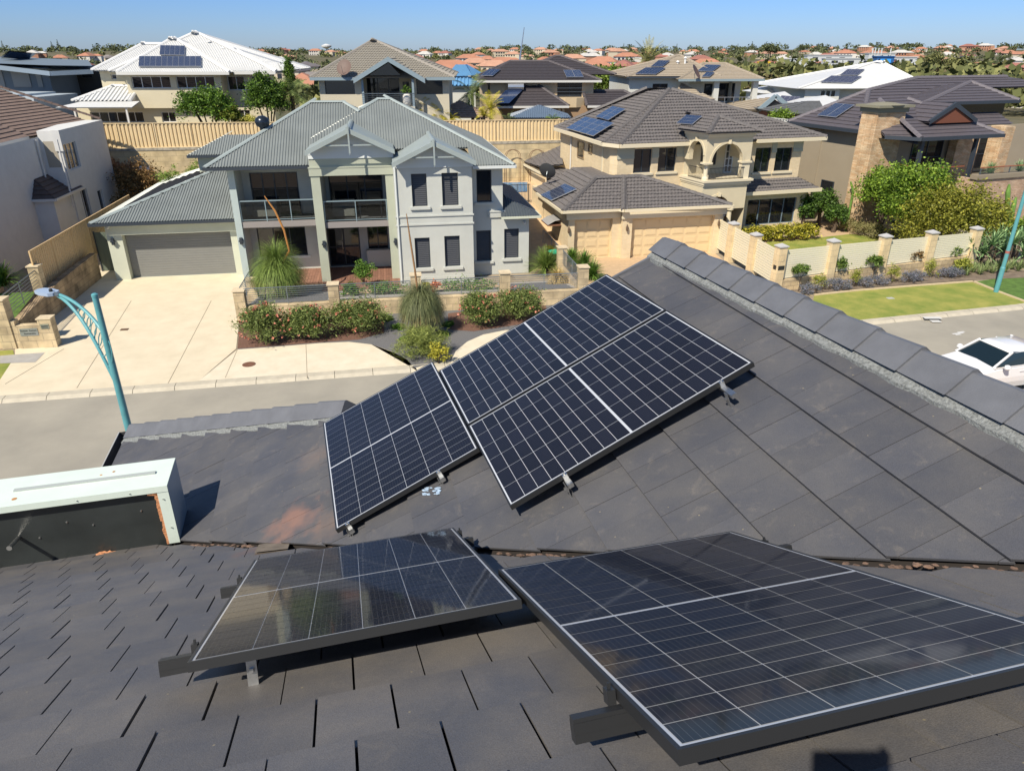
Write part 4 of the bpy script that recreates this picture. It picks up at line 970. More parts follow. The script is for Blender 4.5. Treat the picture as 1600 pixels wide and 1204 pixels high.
# right block with gable
ry = -3.25
wins = [px(G, ry, (641.9, 271.9), (668.5, 322.5)), px(G, ry, (689.7, 270.4), (717, 321)), px(G, ry, (647.5, 372), (673.5, 418.3)), px(G, ry, (694, 369), (719.7, 416))]
za_ = G.y(680, 221, -3.9); zL = 5.95; rx = (13.72+17.5)/2
facade(gh, G, ry, 13.71, 17.4, 0, 5.75, M_lg, [dict(**w_, kind='blind', sill=.1, sillm=M_lg, depth=.16) for w_ in wins])
m = MB(G); m.poly([(13.71, ry, 5.75), (17.4, ry, 5.75), (17.4, ry, zL-.05), (rx, ry, za_.z-.25), (13.71, ry, zL-.05)]); m.poly([(13.71, ry, 0), (13.71, ry, 5.9), (13.71, .6, 5.9), (13.71, .6, 0)]); m.poly([(17.4, ry, 0), (17.4, .6, 0), (17.4, .6, 5.7), (17.4, ry, 5.7)]); m.build('wall', M_lg, gh)
m = MB(G)
for (z, h) in ((3.34, .07), (2.93, .07)): m.box(13.66, 17.45, ry-.05, ry-.002, z, z+h); m.box(17.402, 17.45, ry, -2.1, z, z+h)
m.box(13.7, 17.41, ry-.02, ry-.002, 0, .35)
m.build('string_course', M_lg, gh)
m = MB(G); m.tube([(13.79, ry-.05, .2), (13.79, ry-.05, 5.7)], .045, 8); m.build('downpipe', M_barge, gh)
gable(rx, 13.7, 17.5, -3.9, ry, zL, za_.z, 1.2, 5.62, M_lg)
# right wing
wy = -2.09
uw = px(G, wy, (744, 266), (768.4, 315.7)); l1 = px(G, wy, (744, 360.6), (767.5, 407)); l2 = px(G, wy, (787.8, 357.8), (810.7, 402.9))
facade(gh, G, wy, 17.4, 19.05, 2.95, 5.6, M_lg, [dict(**uw, sill=.1, sillm=M_lg, depth=.16)])
facade(gh, G, wy, 17.4, 20.4, 0, 2.95, M_lg, [dict(**l1, kind='blind', sill=.1, sillm=M_lg, depth=.16), dict(**l2, kind='blind', sill=.1, sillm=M_lg, depth=.16)])
m = MB(G); m.poly([(19.05, wy, 2.9), (19.05, 6, 2.9), (19.05, 6, 5.6), (19.05, wy, 5.6)]); m.poly([(20.4, wy, 0), (20.4, 6, 0), (20.4, 6, 2.95), (20.4, wy, 2.95)]); m.box(18.3, 19.12, wy-.07, wy-.002, 2.95, 3.3); m.box(18.25, 19.16, wy-.1, wy-.071, 3.22, 3.3); m.build('wall', M_lg, gh)
m = MB(G); M_rooflow = mat('charcoal_sheet', (.07, .085, .10), .4, .1, 2)
roof(m, [W_(18.9, wy-.45, 3.05), W_(20.85, wy-.45, 3.05), W_(19.35, wy+1.05, 3.75), W_(19.05, wy+1.05, 3.75)], 'corr'); roof(m, [W_(20.85, wy-.45, 3.05), W_(20.85, 6.3, 3.05), W_(19.35, 4.8, 3.75), W_(19.35, wy+1.05, 3.75)], 'corr')
roof(m, [W_(19.05, wy+1.05, 3.75), W_(19.35, wy+1.05, 3.75), W_(19.35, 4.8, 3.75), W_(19.05, 4.8, 3.75)], 'plain')
m.build('low_roof', M_rooflow, gh); gutter(gh, G, [(18.9, wy-.5, 3.0), (20.9, wy-.5, 3.0), (20.9, 6.3, 3.0)], M_gw, .1)
# main roofs
cl = (5.1, -1.9, 5.66); A1_ = hip45(G, cl, 1, 1, 484, 160); A2_ = G.y(537, 160, A1_.y)
m = MB(G)
roof(m, [W_(*cl), W_(A2_.x+A1_.y+1.9, -1.9, 5.66), W_(A2_.x, A1_.y, A1_.z), W_(*A1_)], 'corr'); roof(m, [W_(*cl), W_(*A1_), W_(A1_.x, A1_.y+.02, A1_.z), W_(5.1, A1_.y*2+1.9, 5.66)], 'corr')
roof(m, [W_(A2_.x+A1_.y+1.9, -1.9, 5.66), W_(A2_.x, A1_.y, A1_.z), W_(A2_.x, A1_.y+.02, A1_.z), W_(A2_.x+A1_.y+1.9, A1_.y*2+1.9, 5.66)], 'corr'); roof(m, [W_(*A1_), W_(A2_.x, A1_.y, A1_.z), W_(A2_.x, A1_.y+.02, A1_.z), W_(A1_.x, A1_.y+.02, A1_.z)], 'plain')
roof(m, [W_(A1_.x, A1_.y+.02, A1_.z), W_(A2_.x, A1_.y+.02, A1_.z), W_(16, 9.5, 5.66), W_(5.1, 9.5, 5.66)], 'corr')
cr = (19.55, -2.6, 5.56); B2_ = hip45(G, cr, -1, 1, 611, 155); B1_ = G.y(589, 153, B2_.y); zr = B2_.z; sl = (zr-5.56)/(B2_.y+2.6)
hx = 9.9; hy = B2_.y-(B1_.x-hx); hz = zr-(B1_.x-hx)*sl
roof(m, [W_(17.6, -2.6, 5.56), W_(*cr), W_(*B2_), W_(17.6, B2_.y-(17.6-B2_.x)+0, 5.56+(B2_.y-(17.6-B2_.x)+2.6)*sl)][:4], 'corr') if False else None
yc = -1.2; zc_ = 5.56+(yc+2.6)*sl
roof(m, [W_(17.45, -2.6, 5.56), W_(*cr), W_(cr[0]-(yc+2.6), yc, zc_), W_(17.45, yc, zc_)], 'corr')
roof(m, [W_(hx, yc, zc_), W_(cr[0]-(yc+2.6), yc, zc_), W_(*B2_), W_(B1_.x, B2_.y, zr), W_(hx, hy, hz)], 'corr')
roof(m, [W_(hx, hy, hz), W_(B1_.x, B2_.y, zr), W_(B1_.x, B2_.y+.02, zr), W_(hx, B2_.y+5, hz)], 'corr')
roof(m, [W_(*cr), W_(19.55, 10, 5.56), W_(B2_.x, B2_.y+.02, zr), W_(*B2_)], 'corr'); roof(m, [W_(B1_.x, B2_.y, zr), W_(*B2_), W_(B2_.x, B2_.y+.02, zr), W_(B1_.x, B2_.y+.02, zr)], 'plain')
roof(m, [W_(B1_.x, B2_.y+.02, zr), W_(B2_.x, B2_.y+.02, zr), W_(19.55, 10, 5.56), W_(9, 10, 5.56)], 'corr')
m.build('main_roof', M_roofg, gh)
m = MB()
ridge(m, W_(*cl), W_(*A1_)); ridge(m, W_(*A1_), W_(A2_.x, A1_.y, A1_.z)); ridge(m, W_(13.2, -.05+1.9-2.0+A1_.y-A1_.y+1.0, 7.1), W_(A2_.x, A1_.y, A1_.z)) if False else None
ridge(m, W_(A2_.x+.8, A1_.y-.8, A1_.z-.8*(A1_.z-5.66)/(A1_.y+1.9)), W_(A2_.x, A1_.y, A1_.z)); ridge(m, W_(hx+2.4, hy+2.4, hz+2.4*sl), W_(B1_.x, B2_.y, zr)); ridge(m, W_(*cr), W_(*B2_)); ridge(m, W_(B1_.x, B2_.y, zr), W_(*B2_))
m.build('ridge_capping', M_roofgs, gh)
m = MB(G); e0 = G.y(296, 260, 5.0); roof(m, [W_(e0.x, 5.0, 5.4), W_(6.2, 5.0, 5.4), W_(6.2, 6.8, 6.25), W_(e0.x+1.8, 6.8, 6.25)], 'corr'); roof(m, [W_(e0.x, 5.0, 5.4), W_(e0.x+1.8, 6.8, 6.25), W_(e0.x+1.8, 9, 6.25), W_(e0.x, 10.8, 5.4)], 'corr'); m.build('rear_roof', M_roofg, gh)
m = MB(G); m.box(e0.x+.4, 5.94, 5.4, 11, 0, 5.35); m.build('wall', M_gw, gh)
gutter(gh, G, [(5.05, 8, 5.58), (5.05, -1.96, 5.58), (9.85, -1.96, 5.58)], M_frame); gutter(gh, G, [(17.5, -2.66, 5.48), (19.6, -2.66, 5.48), (19.6, 9, 5.48)], M_barge); gutter(gh, G, [(e0.x, 11, 5.33), (e0.x, 4.95, 5.33), (5.1, 4.95, 5.33)], M_frame)
m = MB(G); m.poly([(5.2, -1.9, 5.5), (9.85, -1.9, 5.5), (9.85, .5, 5.5), (5.2, .5, 5.5)]); m.poly([(17.4, -2.6, 5.45), (19.5, -2.6, 5.45), (19.5, -1.9, 5.45), (17.4, -1.9, 5.45)]); m.poly([(-.9, -.4, 2.88), (5.9, -.4, 2.88), (5.9, .05, 2.88), (-.9, .05, 2.88)]); m.build('soffit', M_barge, gh)
# wall lanterns, camera
for (q, y) in (((177, 377), -.01), ((377, 376), -1.36), ((506.5, 381), py-.01), ((618, 377), py-.01)):
    p_ = G.y(*q, y); m = MB(G); m.box(p_.x-.06, p_.x+.06, y-.14, y, p_.z-.16, p_.z+.16); m.box(p_.x-.1, p_.x+.1, y-.17, y, p_.z-.03, p_.z+.03); m.build('wall_lantern', M_frame, gh)
for (q, y) in (((169, 355), 0), ((819, 347), wy)):
    p_ = G.y(*q, y); m = MB(G); m.box(p_.x-.06, p_.x+.06, y-.16, y, p_.z-.05, p_.z+.05); m.lathe((p_.x, y-.16, p_.z-.05), [(.05, 0), (.06, .05), (.02, .1)], 8); m.build('security_camera', M_framew, gh)
# ball-shaped whirlybird vent on the roof hip
wv = Vector((7.55, .8, 5.66+2.45*(A1_.z-5.66)/(A1_.y+1.9)+.42)); m = MB(G); m.lathe((wv.x, .8, wv.z-.38), [(.16, 0), (.16, .12), (.30, .2), (.36, .38), (.3, .55), (.14, .66)], 18); v_ = m.build('vent_ball', mat('vent_dark', (.03, .04, .055), .25, metal=.5), org=G.w(wv.x, .8, wv.z-.38), smooth=True)
m = MB(G); m.tube([(wv.x-.3, .9, wv.z-.2), (wv.x, .88, wv.z+.1), (wv.x+.3, .9, wv.z-.15)], .02, 5); 
tag(v_, 'dark round roof vent sitting on the left hip of the grey corrugated roof', 'roof vent')
# balcony furniture
def bench(x, y, z, label, mt):
    t = thing('outdoor_sofa', label, 'sofa', G.w(x, y, z)); m = MB(G); m.box(x, x+1.1, y, y+.7, z+.08, z+.4); m.build('seat', mt, t); m = MB(G); m.box(x, x+1.1, y+.6, y+.78, z+.4, z+.78); m.build('backrest', mt, t)
bench(10.6, -1.2, zb2, 'cream outdoor sofa behind the glass of the gabled centre balcony', mat('cream_cushion', (.38, .35, .29), .9))
bench(6.7, -.6, zb1, 'beige outdoor sofa behind the glass of the left balcony', MATS['cream_cushion'])
def table(x, y, z, label):
    t = thing('outdoor_table', label, 'table', G.w(x, y, z)); m = MB(G); m.box(x, x+1.2, y, y+.8, z+.68, z+.73); m.build('tabletop', M_frame, t)
    for dx_ in (.05, 1.1):
        for dy_ in (.05, .7): m = MB(G); m.box(x+dx_, x+dx_+.05, y+dy_, y+dy_+.05, z, z+.68); m.build('leg', M_frame, t)
table(11.9, -1.5, zb2, 'dark outdoor table on the gabled centre balcony')
# ================================================================ LEFT NEIGHBOUR
lh = thing('white_house', 'white rendered house with brown tiled roof at the left edge, seen from its shaded side', 'house', G.w(-8, 2, 0))
M_white = mat('white_render', (.60, .61, .60), .9, .04, 2, .1, 60); M_brown = mat('brown_tile', (.21, .15, .12), .8, .2, 3); M_dbrown = mat('dark_brown_tile', (.10, .07, .06), .8, .2, 3)
fx = Fr(G.w(-6.2, 9.2, 0), 9.5-90+180) # frame running along the side wall: local x = -G.y direction
def sidewall(par, xw, y0, y1, z0, z1, mt, wins=(), name='wall', depth=.1):
    # wall in plane x = xw of G seen from +x; s runs along +y
    holes = [(a-y0, b-y0, c_, d_) for a, b, c_, d_ in [w_[:4] for w_ in wins]]
    m = MB(); m.wall(G.w(xw, y0, 0), G.Y, -G.X, y1-y0, z0, z1, holes, depth); m.build(name, mt, par)
    f2 = Fr(G.w(xw, y0, 0), math.degrees(G.az)+90)
    for w_ in wins:
        window(par, f2, depth, w_[0]-y0, w_[1]-y0, w_[2], w_[3], front=0, **(w_[4] if len(w_) > 4 else {}))
sidewall(lh, -6.2, -12, 9.2, 0, 6.1, M_white, [(-5.2, -3.6, 3.6, 4.9, dict(n=2, fm=M_framew))])
pw1, pw2 = G.x(98, 226, -5.1), G.x(127, 260, -5.1)
sidewall(lh, -5.1, 9.05, 16.5, 0, 6.42, M_white, [(pw1.y, pw2.y, pw2.z, pw1.z, dict(n=3, fm=M_framew, gm=M_glassl)), (9.9, 11.2, 1.0, 2.85, dict(n=2, fm=M_framew)), (12.8, 13.6, .9, 2.4, dict(fm=M_framew))])
m = MB(G); m.poly([(-6.2, 9.05, 0), (-5.1, 9.05, 0), (-5.1, 9.05, 6.42), (-6.2, 9.05, 6.42)]); m.poly([(-6.2, 9.05, 6.42), (-5.1, 9.05, 6.42), (-5.1, 16.5, 6.42), (-7, 16.5, 6.42)]); m.poly([(-5.1, 16.5, 0), (-5.1, 16.5, 6.42), (-14, 16.5, 6.42), (-14, 16.5, 0)]); m.box(-5.42, -5.0, 8.98, 9.04, 5.3, 6.45); m.build('wall', M_white, lh)
m = MB(G); m.poly([(-6.0, 9.04, 4.4), (-5.35, 9.04, 4.4), (-5.35, 9.04, 5.85), (-6.0, 9.04, 5.85)]); m.build('blind', mat('beige_blind', (.36, .33, .27), .9), lh)
m = MB(G); roof(m, [G.w(-6.65, -12.5, 6.12), G.w(-6.65, 9.1, 6.12), G.w(-12.5, 9.1, 9.1), G.w(-12.5, -12.5, 9.1)], 'tile', .36); roof(m, [G.w(-6.65, 9.1, 6.12), G.w(-5.25, 16.6, 6.45), G.w(-12.5, 16.4, 9.1), G.w(-12.5, 9.1, 9.1)], 'tile', .36)
roof(m, [G.w(-12.5, -12.5, 9.1), G.w(-12.5, 16.4, 9.1), G.w(-18.5, 16.4, 6.1), G.w(-18.5, -12.5, 6.1)], 'plain'); m.build('roof', M_brown, lh)
m = MB(); caps(m, G.w(-5.25, 16.6, 6.45), G.w(-12.5, 16.4, 9.1), .12, .07, .4); m.build('ridge_cap', M_dbrown, lh)
gutter(lh, G, [(-6.7, -12, 6.08), (-6.7, 9.0, 6.08)], M_framew, .16, .14)
for (q, x) in (((64, 250), -6.12), ((93, 235), -5.02)):
    p_ = G.x(*q, x); m = MB(G); m.tube([(x, p_.y, 2.2), (x, p_.y, 6.0)], .05, 8); m.build('downpipe', M_framew, lh)
# side porch with its own little hip
pz = 3.05; pr = [G.z(38, 306, pz), G.z(92, 311, pz), G.z(123, 292, pz)]
x1 = sum(p_.x for p_ in pr[1:])/2; ya, yb_ = pr[1].y, pr[2].y
m = MB(G); xr = -6.2; roof(m, [G.w(x1, ya, pz), G.w(x1, yb_, pz), G.w(xr, yb_-.3, pz+.95), G.w(xr, ya+.9, pz+.95)], 'tile', .3); roof(m, [G.w(xr, ya, pz), G.w(x1, ya, pz), G.w(xr, ya+.9, pz+.95)], 'tile', .3)
m.build('porch_roof', M_dbrown, lh); gutter(lh, G, [(xr, ya-.05, pz-.05), (x1+.05, ya-.05, pz-.05), (x1+.05, yb_, pz-.05)], M_framew, .14, .1)
m = MB(G); m.box(xr, x1-.15, ya+.1, yb_-.1, 0, pz-.1); m.build('porch_wall', M_white, lh)
m = MB(G); m.box(-8.5, -5.3, -12, -1.0, 0, 3.0); m.build('garage_block', mat('cream_stone_wall', (.42, .37, .28), .9, .1, 2), lh)
# rear lean-to of the white house
m = MB(G); roof(m, [G.w(-5.0, 16.9, 2.7), G.w(-2.9, 16.9, 2.7), G.w(-3.1, 17.8, 3.2), G.w(-5.0, 17.8, 3.2)], 'tile', .3)
roof(m, [G.w(-5, 9.8, 3.0), G.w(-5, 9.8, 3.0), G.w(-5, 9.8, 3.0)], 'plain') if False else None
m.box(-5.0, -3.1, 17.1, 17.8, 0, 2.65); m.build('rear_wing', M_white, lh)
# ================================================================ WALLS, FENCES, GATES between the houses
colorfence('steel_fence', 'tan steel fence on a low limestone wall between the white house and the grey garage', G.w(-1.95, -4.8, 0), G.w(-1.95, 8.8, 0), .85, 2.75, mat('tan_fence', (.60, .43, .23), .5, .05, 2))
sd1 = [tuple(G.w(-1.55, -9.05, 0).xy), tuple(G.w(-1.55, -4, 0).xy), tuple(G.w(-1.55, .6, 0).xy)]
M_limeold = brickmat('old_limestone', (.44, .32, .19), (.34, .25, .15), (.22, .16, .1), .7, .3, .01, var=.6, bump=.6)
blockwall('limestone_wall', 'weathered brown limestone retaining wall along the left side of the driveway', sd1, 0, 1.2, .3, M_limeold, z1s=[.75, 1.2, 1.3])
fw = thing('limestone_front_wall', 'blocky limestone front wall with two square pillars and a horizontal bar railing, left of the driveway', 'wall', G.w(-3, -9, 0))
m = MB(G); m.box(-9, -1.15, -9.25, -8.9, 0, 1.1); m.build('wall_body', M_limestone, fw)
pillar(fw, G.w(-1.55, -9.05, 0), 0, 1.95, .5, M_limestone, M_limecap, 9.5, False); pillar(fw, G.w(-1.95, -4.75, 0), .8, 2.1, .42, M_limestone, M_limecap, 9.5, False); pillar(fw, G.w(-5.2, -9.05, 0), 0, 1.95, .5, M_limestone, M_limecap, 9.5, False)
barrail(fw, G.w(-1.6, -8.8, 0).xy, G.w(-1.9, -4.9, 0).xy, 1.15, 1.95, 7, posts=2); barrail(fw, G.w(-1.9, -9.05, 0).xy, G.w(-5, -9.05, 0).xy, 1.2, 1.9, 7, posts=2)
mbx = thing('letterbox_wall', 'limestone letterbox pillar joined to a low name wall at the driveway edge', 'letterbox', G.w(-.4, -9.1, 0))
m = MB(G); m.box(-1.12, -.26, -9.32, -8.98, 0, .92); m.build('name_wall', M_limestone, mbx)
m = MB(G); m.box(-.28, .2, -9.36, -8.94, 0, 1.16); pl_ = m.build('pillar', M_limestone, mbx); m = MB(G); m.box(-.31, .23, -9.39, -8.91, 1.16, 1.2); m.build('cap', M_limecap, pl_)
m = MB(G); m.box(-.2, .1, -9.375, -9.362, .78, .98); m.build('letter_slot', M_alu, mbx); m = MB(G); m.box(-.17, .07, -9.38, -9.376, .86, .91); m.box(-.17, .07, -9.38, -9.376, .80, .825); m.build('slot_opening', M_frame, mbx)
m = MB(G); m.box(-1.0, -.36, -9.335, -9.322, .52, .82); np_ = m.build('name_plate', mat('silver_plate', (.42, .44, .46), .35, metal=.7), mbx)
m = MB(G); r = random.Random(2)
for row, n_, x0 in ((.70, 11, -.96), (.58, 8, -.86)):
    for i in range(n_):
        if row > .65 and i == 5: continue
        x = x0+i*.052; h_ = .075 if i in (0, 6) else .05; m.box(x, x+.012, -9.34, -9.336, row, row+h_); m.box(x, x+.034, -9.34, -9.336, row+(.0 if i % 2 else .03), row+(.01 if i % 2 else .042)); m.box(x+.026, x+.036, -9.34, -9.336, row, row+.045)
m.build('lettering', mat('black_paint', (.015, .015, .015), .6), np_)
gt = thing('side_gate', 'dark green-grey sheet gate beside the grey garage', 'gate', G.w(-1, 1.8, 0)); m = MB(G); m.box(-1.75, -.52, 1.9, 1.94, .03, 2.05)
for i in range(6): m.box(-1.72+i*.2, -1.69+i*.2, 1.89, 1.9, .05, 2.0)
m.build('gate_leaf', mat('gate_green', (.12, .15, .12), .6), gt); m = MB(G); m.box(-.52, -.46, 1.85, 1.97, 0, 2.1); m.box(-1.8, -1.75, 1.85, 1.97, 0, 2.1); m.build('post', M_frame, gt)
# garden wall and railing in front of the grey house
gf = thing('garden_fence', 'limestone garden wall with square pillars and steel bar railing in front of the grey house', 'fence', G.w(14, -7.5, 0))
m = MB(G); m.box(6.75, 22.1, -7.55, -7.25, 0, .68); m.box(21.8, 22.1, -7.25, -1.0, 0, .6); m.build('wall_body', M_limestone, gf)
for (x, y, h) in ((6.9, -7.4, 1.36), (10.8, -7.4, 1.45), (14.35, -7.4, 1.68), (18.3, -7.4, 1.6), (21.9, -7.4, 1.7), (21.95, -3.0, 1.5), (6.9, -4.5, 1.0)): pillar(gf, G.w(x, y, 0), 0, h, .44, M_limestone, M_limecap, 9.5, False)
for (xa, ya_, xb, yb2) in ((7.1, -7.4, 10.6, -7.4), (11, -7.4, 14.1, -7.4), (14.6, -7.4, 18.1, -7.4), (18.5, -7.4, 21.7, -7.4), (21.95, -7.2, 21.95, -3.2), (21.95, -2.8, 21.9, 1.5), (6.9, -7.2, 6.9, -4.7)):
    barrail(gf, G.w(xa, ya_, 0).xy, G.w(xb, yb2, 0).xy, .76, 1.42, 8, mat('rail_galv', (.24, .28, .31), .4, metal=.5), posts=2)
# sloping garden inside the wall
inner = [(*gw(7.1, -7.2), .6), (*gw(21.8, -7.2), .6), (*gw(21.8, -3.9), .05), (*gw(14, -3.9), .05), (*gw(7.1, -3.9), .05)]
sheet('inner_garden', inner, 0, mat('pale_gravel', (.36, .34, .31), .95, .3, 30, .7, 60))
def strip(name, x0, x1, y0, y1, mt, dz=.012):
    zz = lambda y: .6-(y+7.2)*(.55/3.3)+dz
    sheet(name, [(*gw(x0, y0), zz(y0)), (*gw(x1, y0), zz(y0)), (*gw(x1, y1), zz(y1)), (*gw(x0, y1), zz(y1))], 0, mt)
strip('gravel_bed', 7.2, 10.4, -7.1, -4.6, M_gravel); strip('gravel_bed', 18.6, 21.6, -7.1, -4.4, M_gravel); strip('garden_path', 11, 18.4, -5.4, -4.1, M_paver)
# rear retaining wall and the long cream fence on top
rwl = thing('retaining_wall', 'tall cream limestone retaining wall behind the back yards', 'wall', G.w(10, 18, 0))
m = MB(G); m.box(-30, 44, 17.85, 18.15, -.1, 4.25); m.build('wall_body', brickmat('retaining_block', (.62, .50, .29), (.54, .44, .27), (.40, .32, .2), 1.0, .35, .012, var=.3), rwl)
m = MB(G); m.box(-30, 44, 17.82, 18.18, 4.25, 4.42); m.build('coping', mat('weathered_coping', (.34, .31, .25), .95, .35, 4), rwl)
colorfence('steel_fence', 'long cream ribbed steel fence on top of the tall limestone wall', G.w(-12, 18, 0), G.w(36, 18, 0), 4.42, 6.1, M_fence, pitch=.26, depth=.07, zq=(4.42, 5.85))
for i, (u0, v0) in enumerate(((770, 245), (800, 243), (838, 243))):
    t = thing('garden_arch', ['rusty wire arch against the limestone wall, nearest the grey roof', 'middle rusty wire arch against the limestone wall', 'rusty wire arch against the limestone wall, nearest the cream house'][i], 'arch', G.w(G.y(u0, v0, 17.4).x, 17.4, 0), 'wire garden arches')
    m = MB(G); c_ = G.y(u0, 234, 17.4)
    for dx_ in (0, .12): m.tube([(c_.x-.55+dx_, 17.4, .5), (c_.x-.55+dx_, 17.4, c_.z-.5)]+[(c_.x+dx_+.55*-math.cos(a*.314), 17.4, c_.z-.5+.5*math.sin(a*.314)) for a in range(1, 11)]+[(c_.x+.55+dx_, 17.4, 1.5)], .02, 5)
    m.build('frame', mat('rusty_wire', (.14, .07, .04), .8), t)
# pool fence
pf_ = thing('pool_fence', 'black vertical bar pool fence beside the blue pool', 'fence', G.w(22, 8, 0)); m = MB()
pA, pB = gz(772, 318, 1.5), gz(828, 316, 1.5)
for i in range(26): p_ = pA.lerp(pB, i/25); m.bar((p_.x, p_.y, 1.52), (p_.x, p_.y, 2.7), .02 if i % 8 else .06, .02)
for z in (1.6, 2.65): m.bar((pA.x, pA.y, z), (pB.x, pB.y, z), .03, .03)
m.build('bars', M_black, pf_)
# drain covers
def disc(name, u, v, r_, mt, label, sq=False):
    c_ = gz(u, v, 0); m = MB(Fr((c_.x, c_.y, 0), 9.5))
    if sq: m.box(-r_, r_, -r_*.7, r_*.7, .004, .02)
    else: m.lathe((0, 0, .006), [(r_, 0), (r_, .012), (r_*.9, .014)], 20)
    tag(m.build(name, mt), label, 'drain cover')
M_rustlid = mat('rusty_lid', (.16, .075, .045), .8, .3, 20)
disc('drain_cover', 389, 569.5, .24, M_rustlid, 'round rusty drain cover set in the pale footpath'); disc('drain_cover', 194.5, 515, .15, mat('brown_grate', (.12, .07, .04), .8), 'small square brown grate in the middle of the driveway', True)
disc('utility_lid', 1391, 466, .16, mat('grey_lid', (.4, .42, .4), .7), 'small grey utility lid set in the verge lawn', True)
m = MB(); c_ = gz(1458, 497, 0); m.box(c_.x-.4, c_.x+.35, c_.y-.1, c_.y+.15, .012, .02); m.box(c_.x-.2, c_.x+.2, c_.y-.35, c_.y-.1, -.06, -.05); tag(m.build('kerb_marker', M_framew), 'white painted patch on the kerb beside the verge lawn', 'marking')
m = MB(Fr(gz(1500, 517, 0), 15)); m.box(-.35, .2, -.05, .05, -.096, -.092); m.box(.0, .35, .05, .14, -.096, -.092); m.box(-.3, -.05, -.16, -.06, -.096, -.092); tag(m.build('road_marking', M_framew), 'small white painted survey mark on the asphalt near the parked car', 'marking')
# ================================================================ STREET LAMPS
M_teal = mat('teal_paint', (.10, .32, .35), .38, .08, 8, coat=.2)
lamp = thing('street_lamp', 'teal street lamp with a curved lattice arm and flat grey-blue lamp head', 'street lamp', (P(200, 665, 13).x, 13, 0))
bx = P(148, 462, 13); bx.x = (bx.x+P(200, 665, 13).x)/2; top = bx.z
m = MB(); m.tube([(bx.x, 13, -.1), (bx.x, 13, 1.2), (bx.x, 13, 1.25), (bx.x, 13, top)], [.105, .105, .085, .055], 20); m.lathe((bx.x, 13, top-.02), [(.06, 0), (.06, .05), (.03, .07)], 20); m.build('pole', M_teal, lamp)
m = MB(); m.lathe((bx.x, 13, 3.1), [(.08, 0), (.085, .02), (.085, .08), (.078, .1)], 20); m.build('band', M_teal, lamp)
def cur(pts, n=22):
    out = []
    for i in range(n+1):
        t = i/n; k = len(pts)-1
        # Bezier of degree k
        s_ = Vector((0, 0, 0))
        for j, p_ in enumerate(pts): s_ += p_*(math.comb(k, j)*t**j*(1-t)**(k-j))
        out.append(s_)
    return out
def L_(u, v, f): return P(u, v, 13+.75*f)
hd = L_(88, 459, 1)
up_ = cur([L_(166, 527, .03), L_(148, 495, .4), L_(118, 467, .75), hd]); lo_ = cur([L_(181, 598, .02), L_(150, 535, .2), L_(122, 478, .7), hd+Vector((.02, 0, -.04))])
m = MB(); m.tube(up_, .034, 10); m.tube(lo_, .034, 10); m.build('curved_arm', M_teal, lamp)
m = MB()
for i in range(2, 13, 2):
    a, b = up_[i], lo_[min(22, i+1)]; c_ = (a+b)/2; d = (a-b); R_ = d.length/2*.98; e1_ = d.normalized(); t_ = (up_[i+1]-up_[i]).normalized(); e2_ = (t_-e1_*t_.dot(e1_)).normalized()
    m.tube([c_+e1_*R_*math.cos(k*.524)+e2_*R_*.72*math.sin(k*.524) for k in range(13)], .011, 6)
m.build('lattice_ring', M_teal, lamp)
hf = (hd-up_[-4]).normalized(); hf.z = .02; hf.normalize(); hs_ = hf.cross(Vector((0, 0, 1)))
m = MB(); o_ = hd+hf*.02
def hpnt(a, b, z): return o_+hf*a+hs_*b+Vector((0, 0, z))
for z0, z1, k_ in ((-.035, .03, 1),):
    ring = [(0, -.06), (.06, -.13), (.3, -.15), (.46, -.11), (.5, 0), (.46, .11), (.3, .15), (.06, .13), (0, .06)]
    m.poly([hpnt(a, b, z1) for a, b in ring]); m.poly([hpnt(a, b, z0) for a, b in ring[::-1]])
    for a, b in zip(ring, ring[1:]+ring[:1]): m.poly([hpnt(*a, z0), hpnt(*b, z0), hpnt(*b, z1), hpnt(*a, z1)])
m.build('lamp_head', mat('lamp_head_grey', (.33, .42, .55), .4), lamp)
m = MB(); m.lathe(hpnt(.12, 0, .03), [(.035, 0), (.035, .045), (.02, .06)], 12); m.build('photocell', M_black, lamp); m = MB(); m.tube([hpnt(-.12, 0, -.01), hpnt(.03, 0, -.01)], .045, 10); m.build('collar', M_steelrail, lamp)
rb = gz(1556, 456, 0); rl = thing('street_lamp', 'lower part of a slim teal lamp post standing at the corner of the verge lawn', 'street lamp', rb)
m = MB(); m.tube([(rb.x, rb.y, 0), (rb.x, rb.y, 1.2), (rb.x, rb.y, 1.25), (rb.x, rb.y, 7.5)], [.11, .11, .09, .07], 16); m.build('pole', M_teal, rl)
m = MB(); m.lathe((rb.x, rb.y, 1.9), [(.096, 0), (.096, .12)], 16); m.build('sticker_band', mat('sticker', (.35, .12, .10), .7), rl)
m = MB(); m.tube([(rb.x, rb.y, 6.6), (rb.x-.6, rb.y-.5, 7.3), (rb.x-1.5, rb.y-1.2, 7.5)], .035, 8); m.build('curved_arm', M_teal, rl)
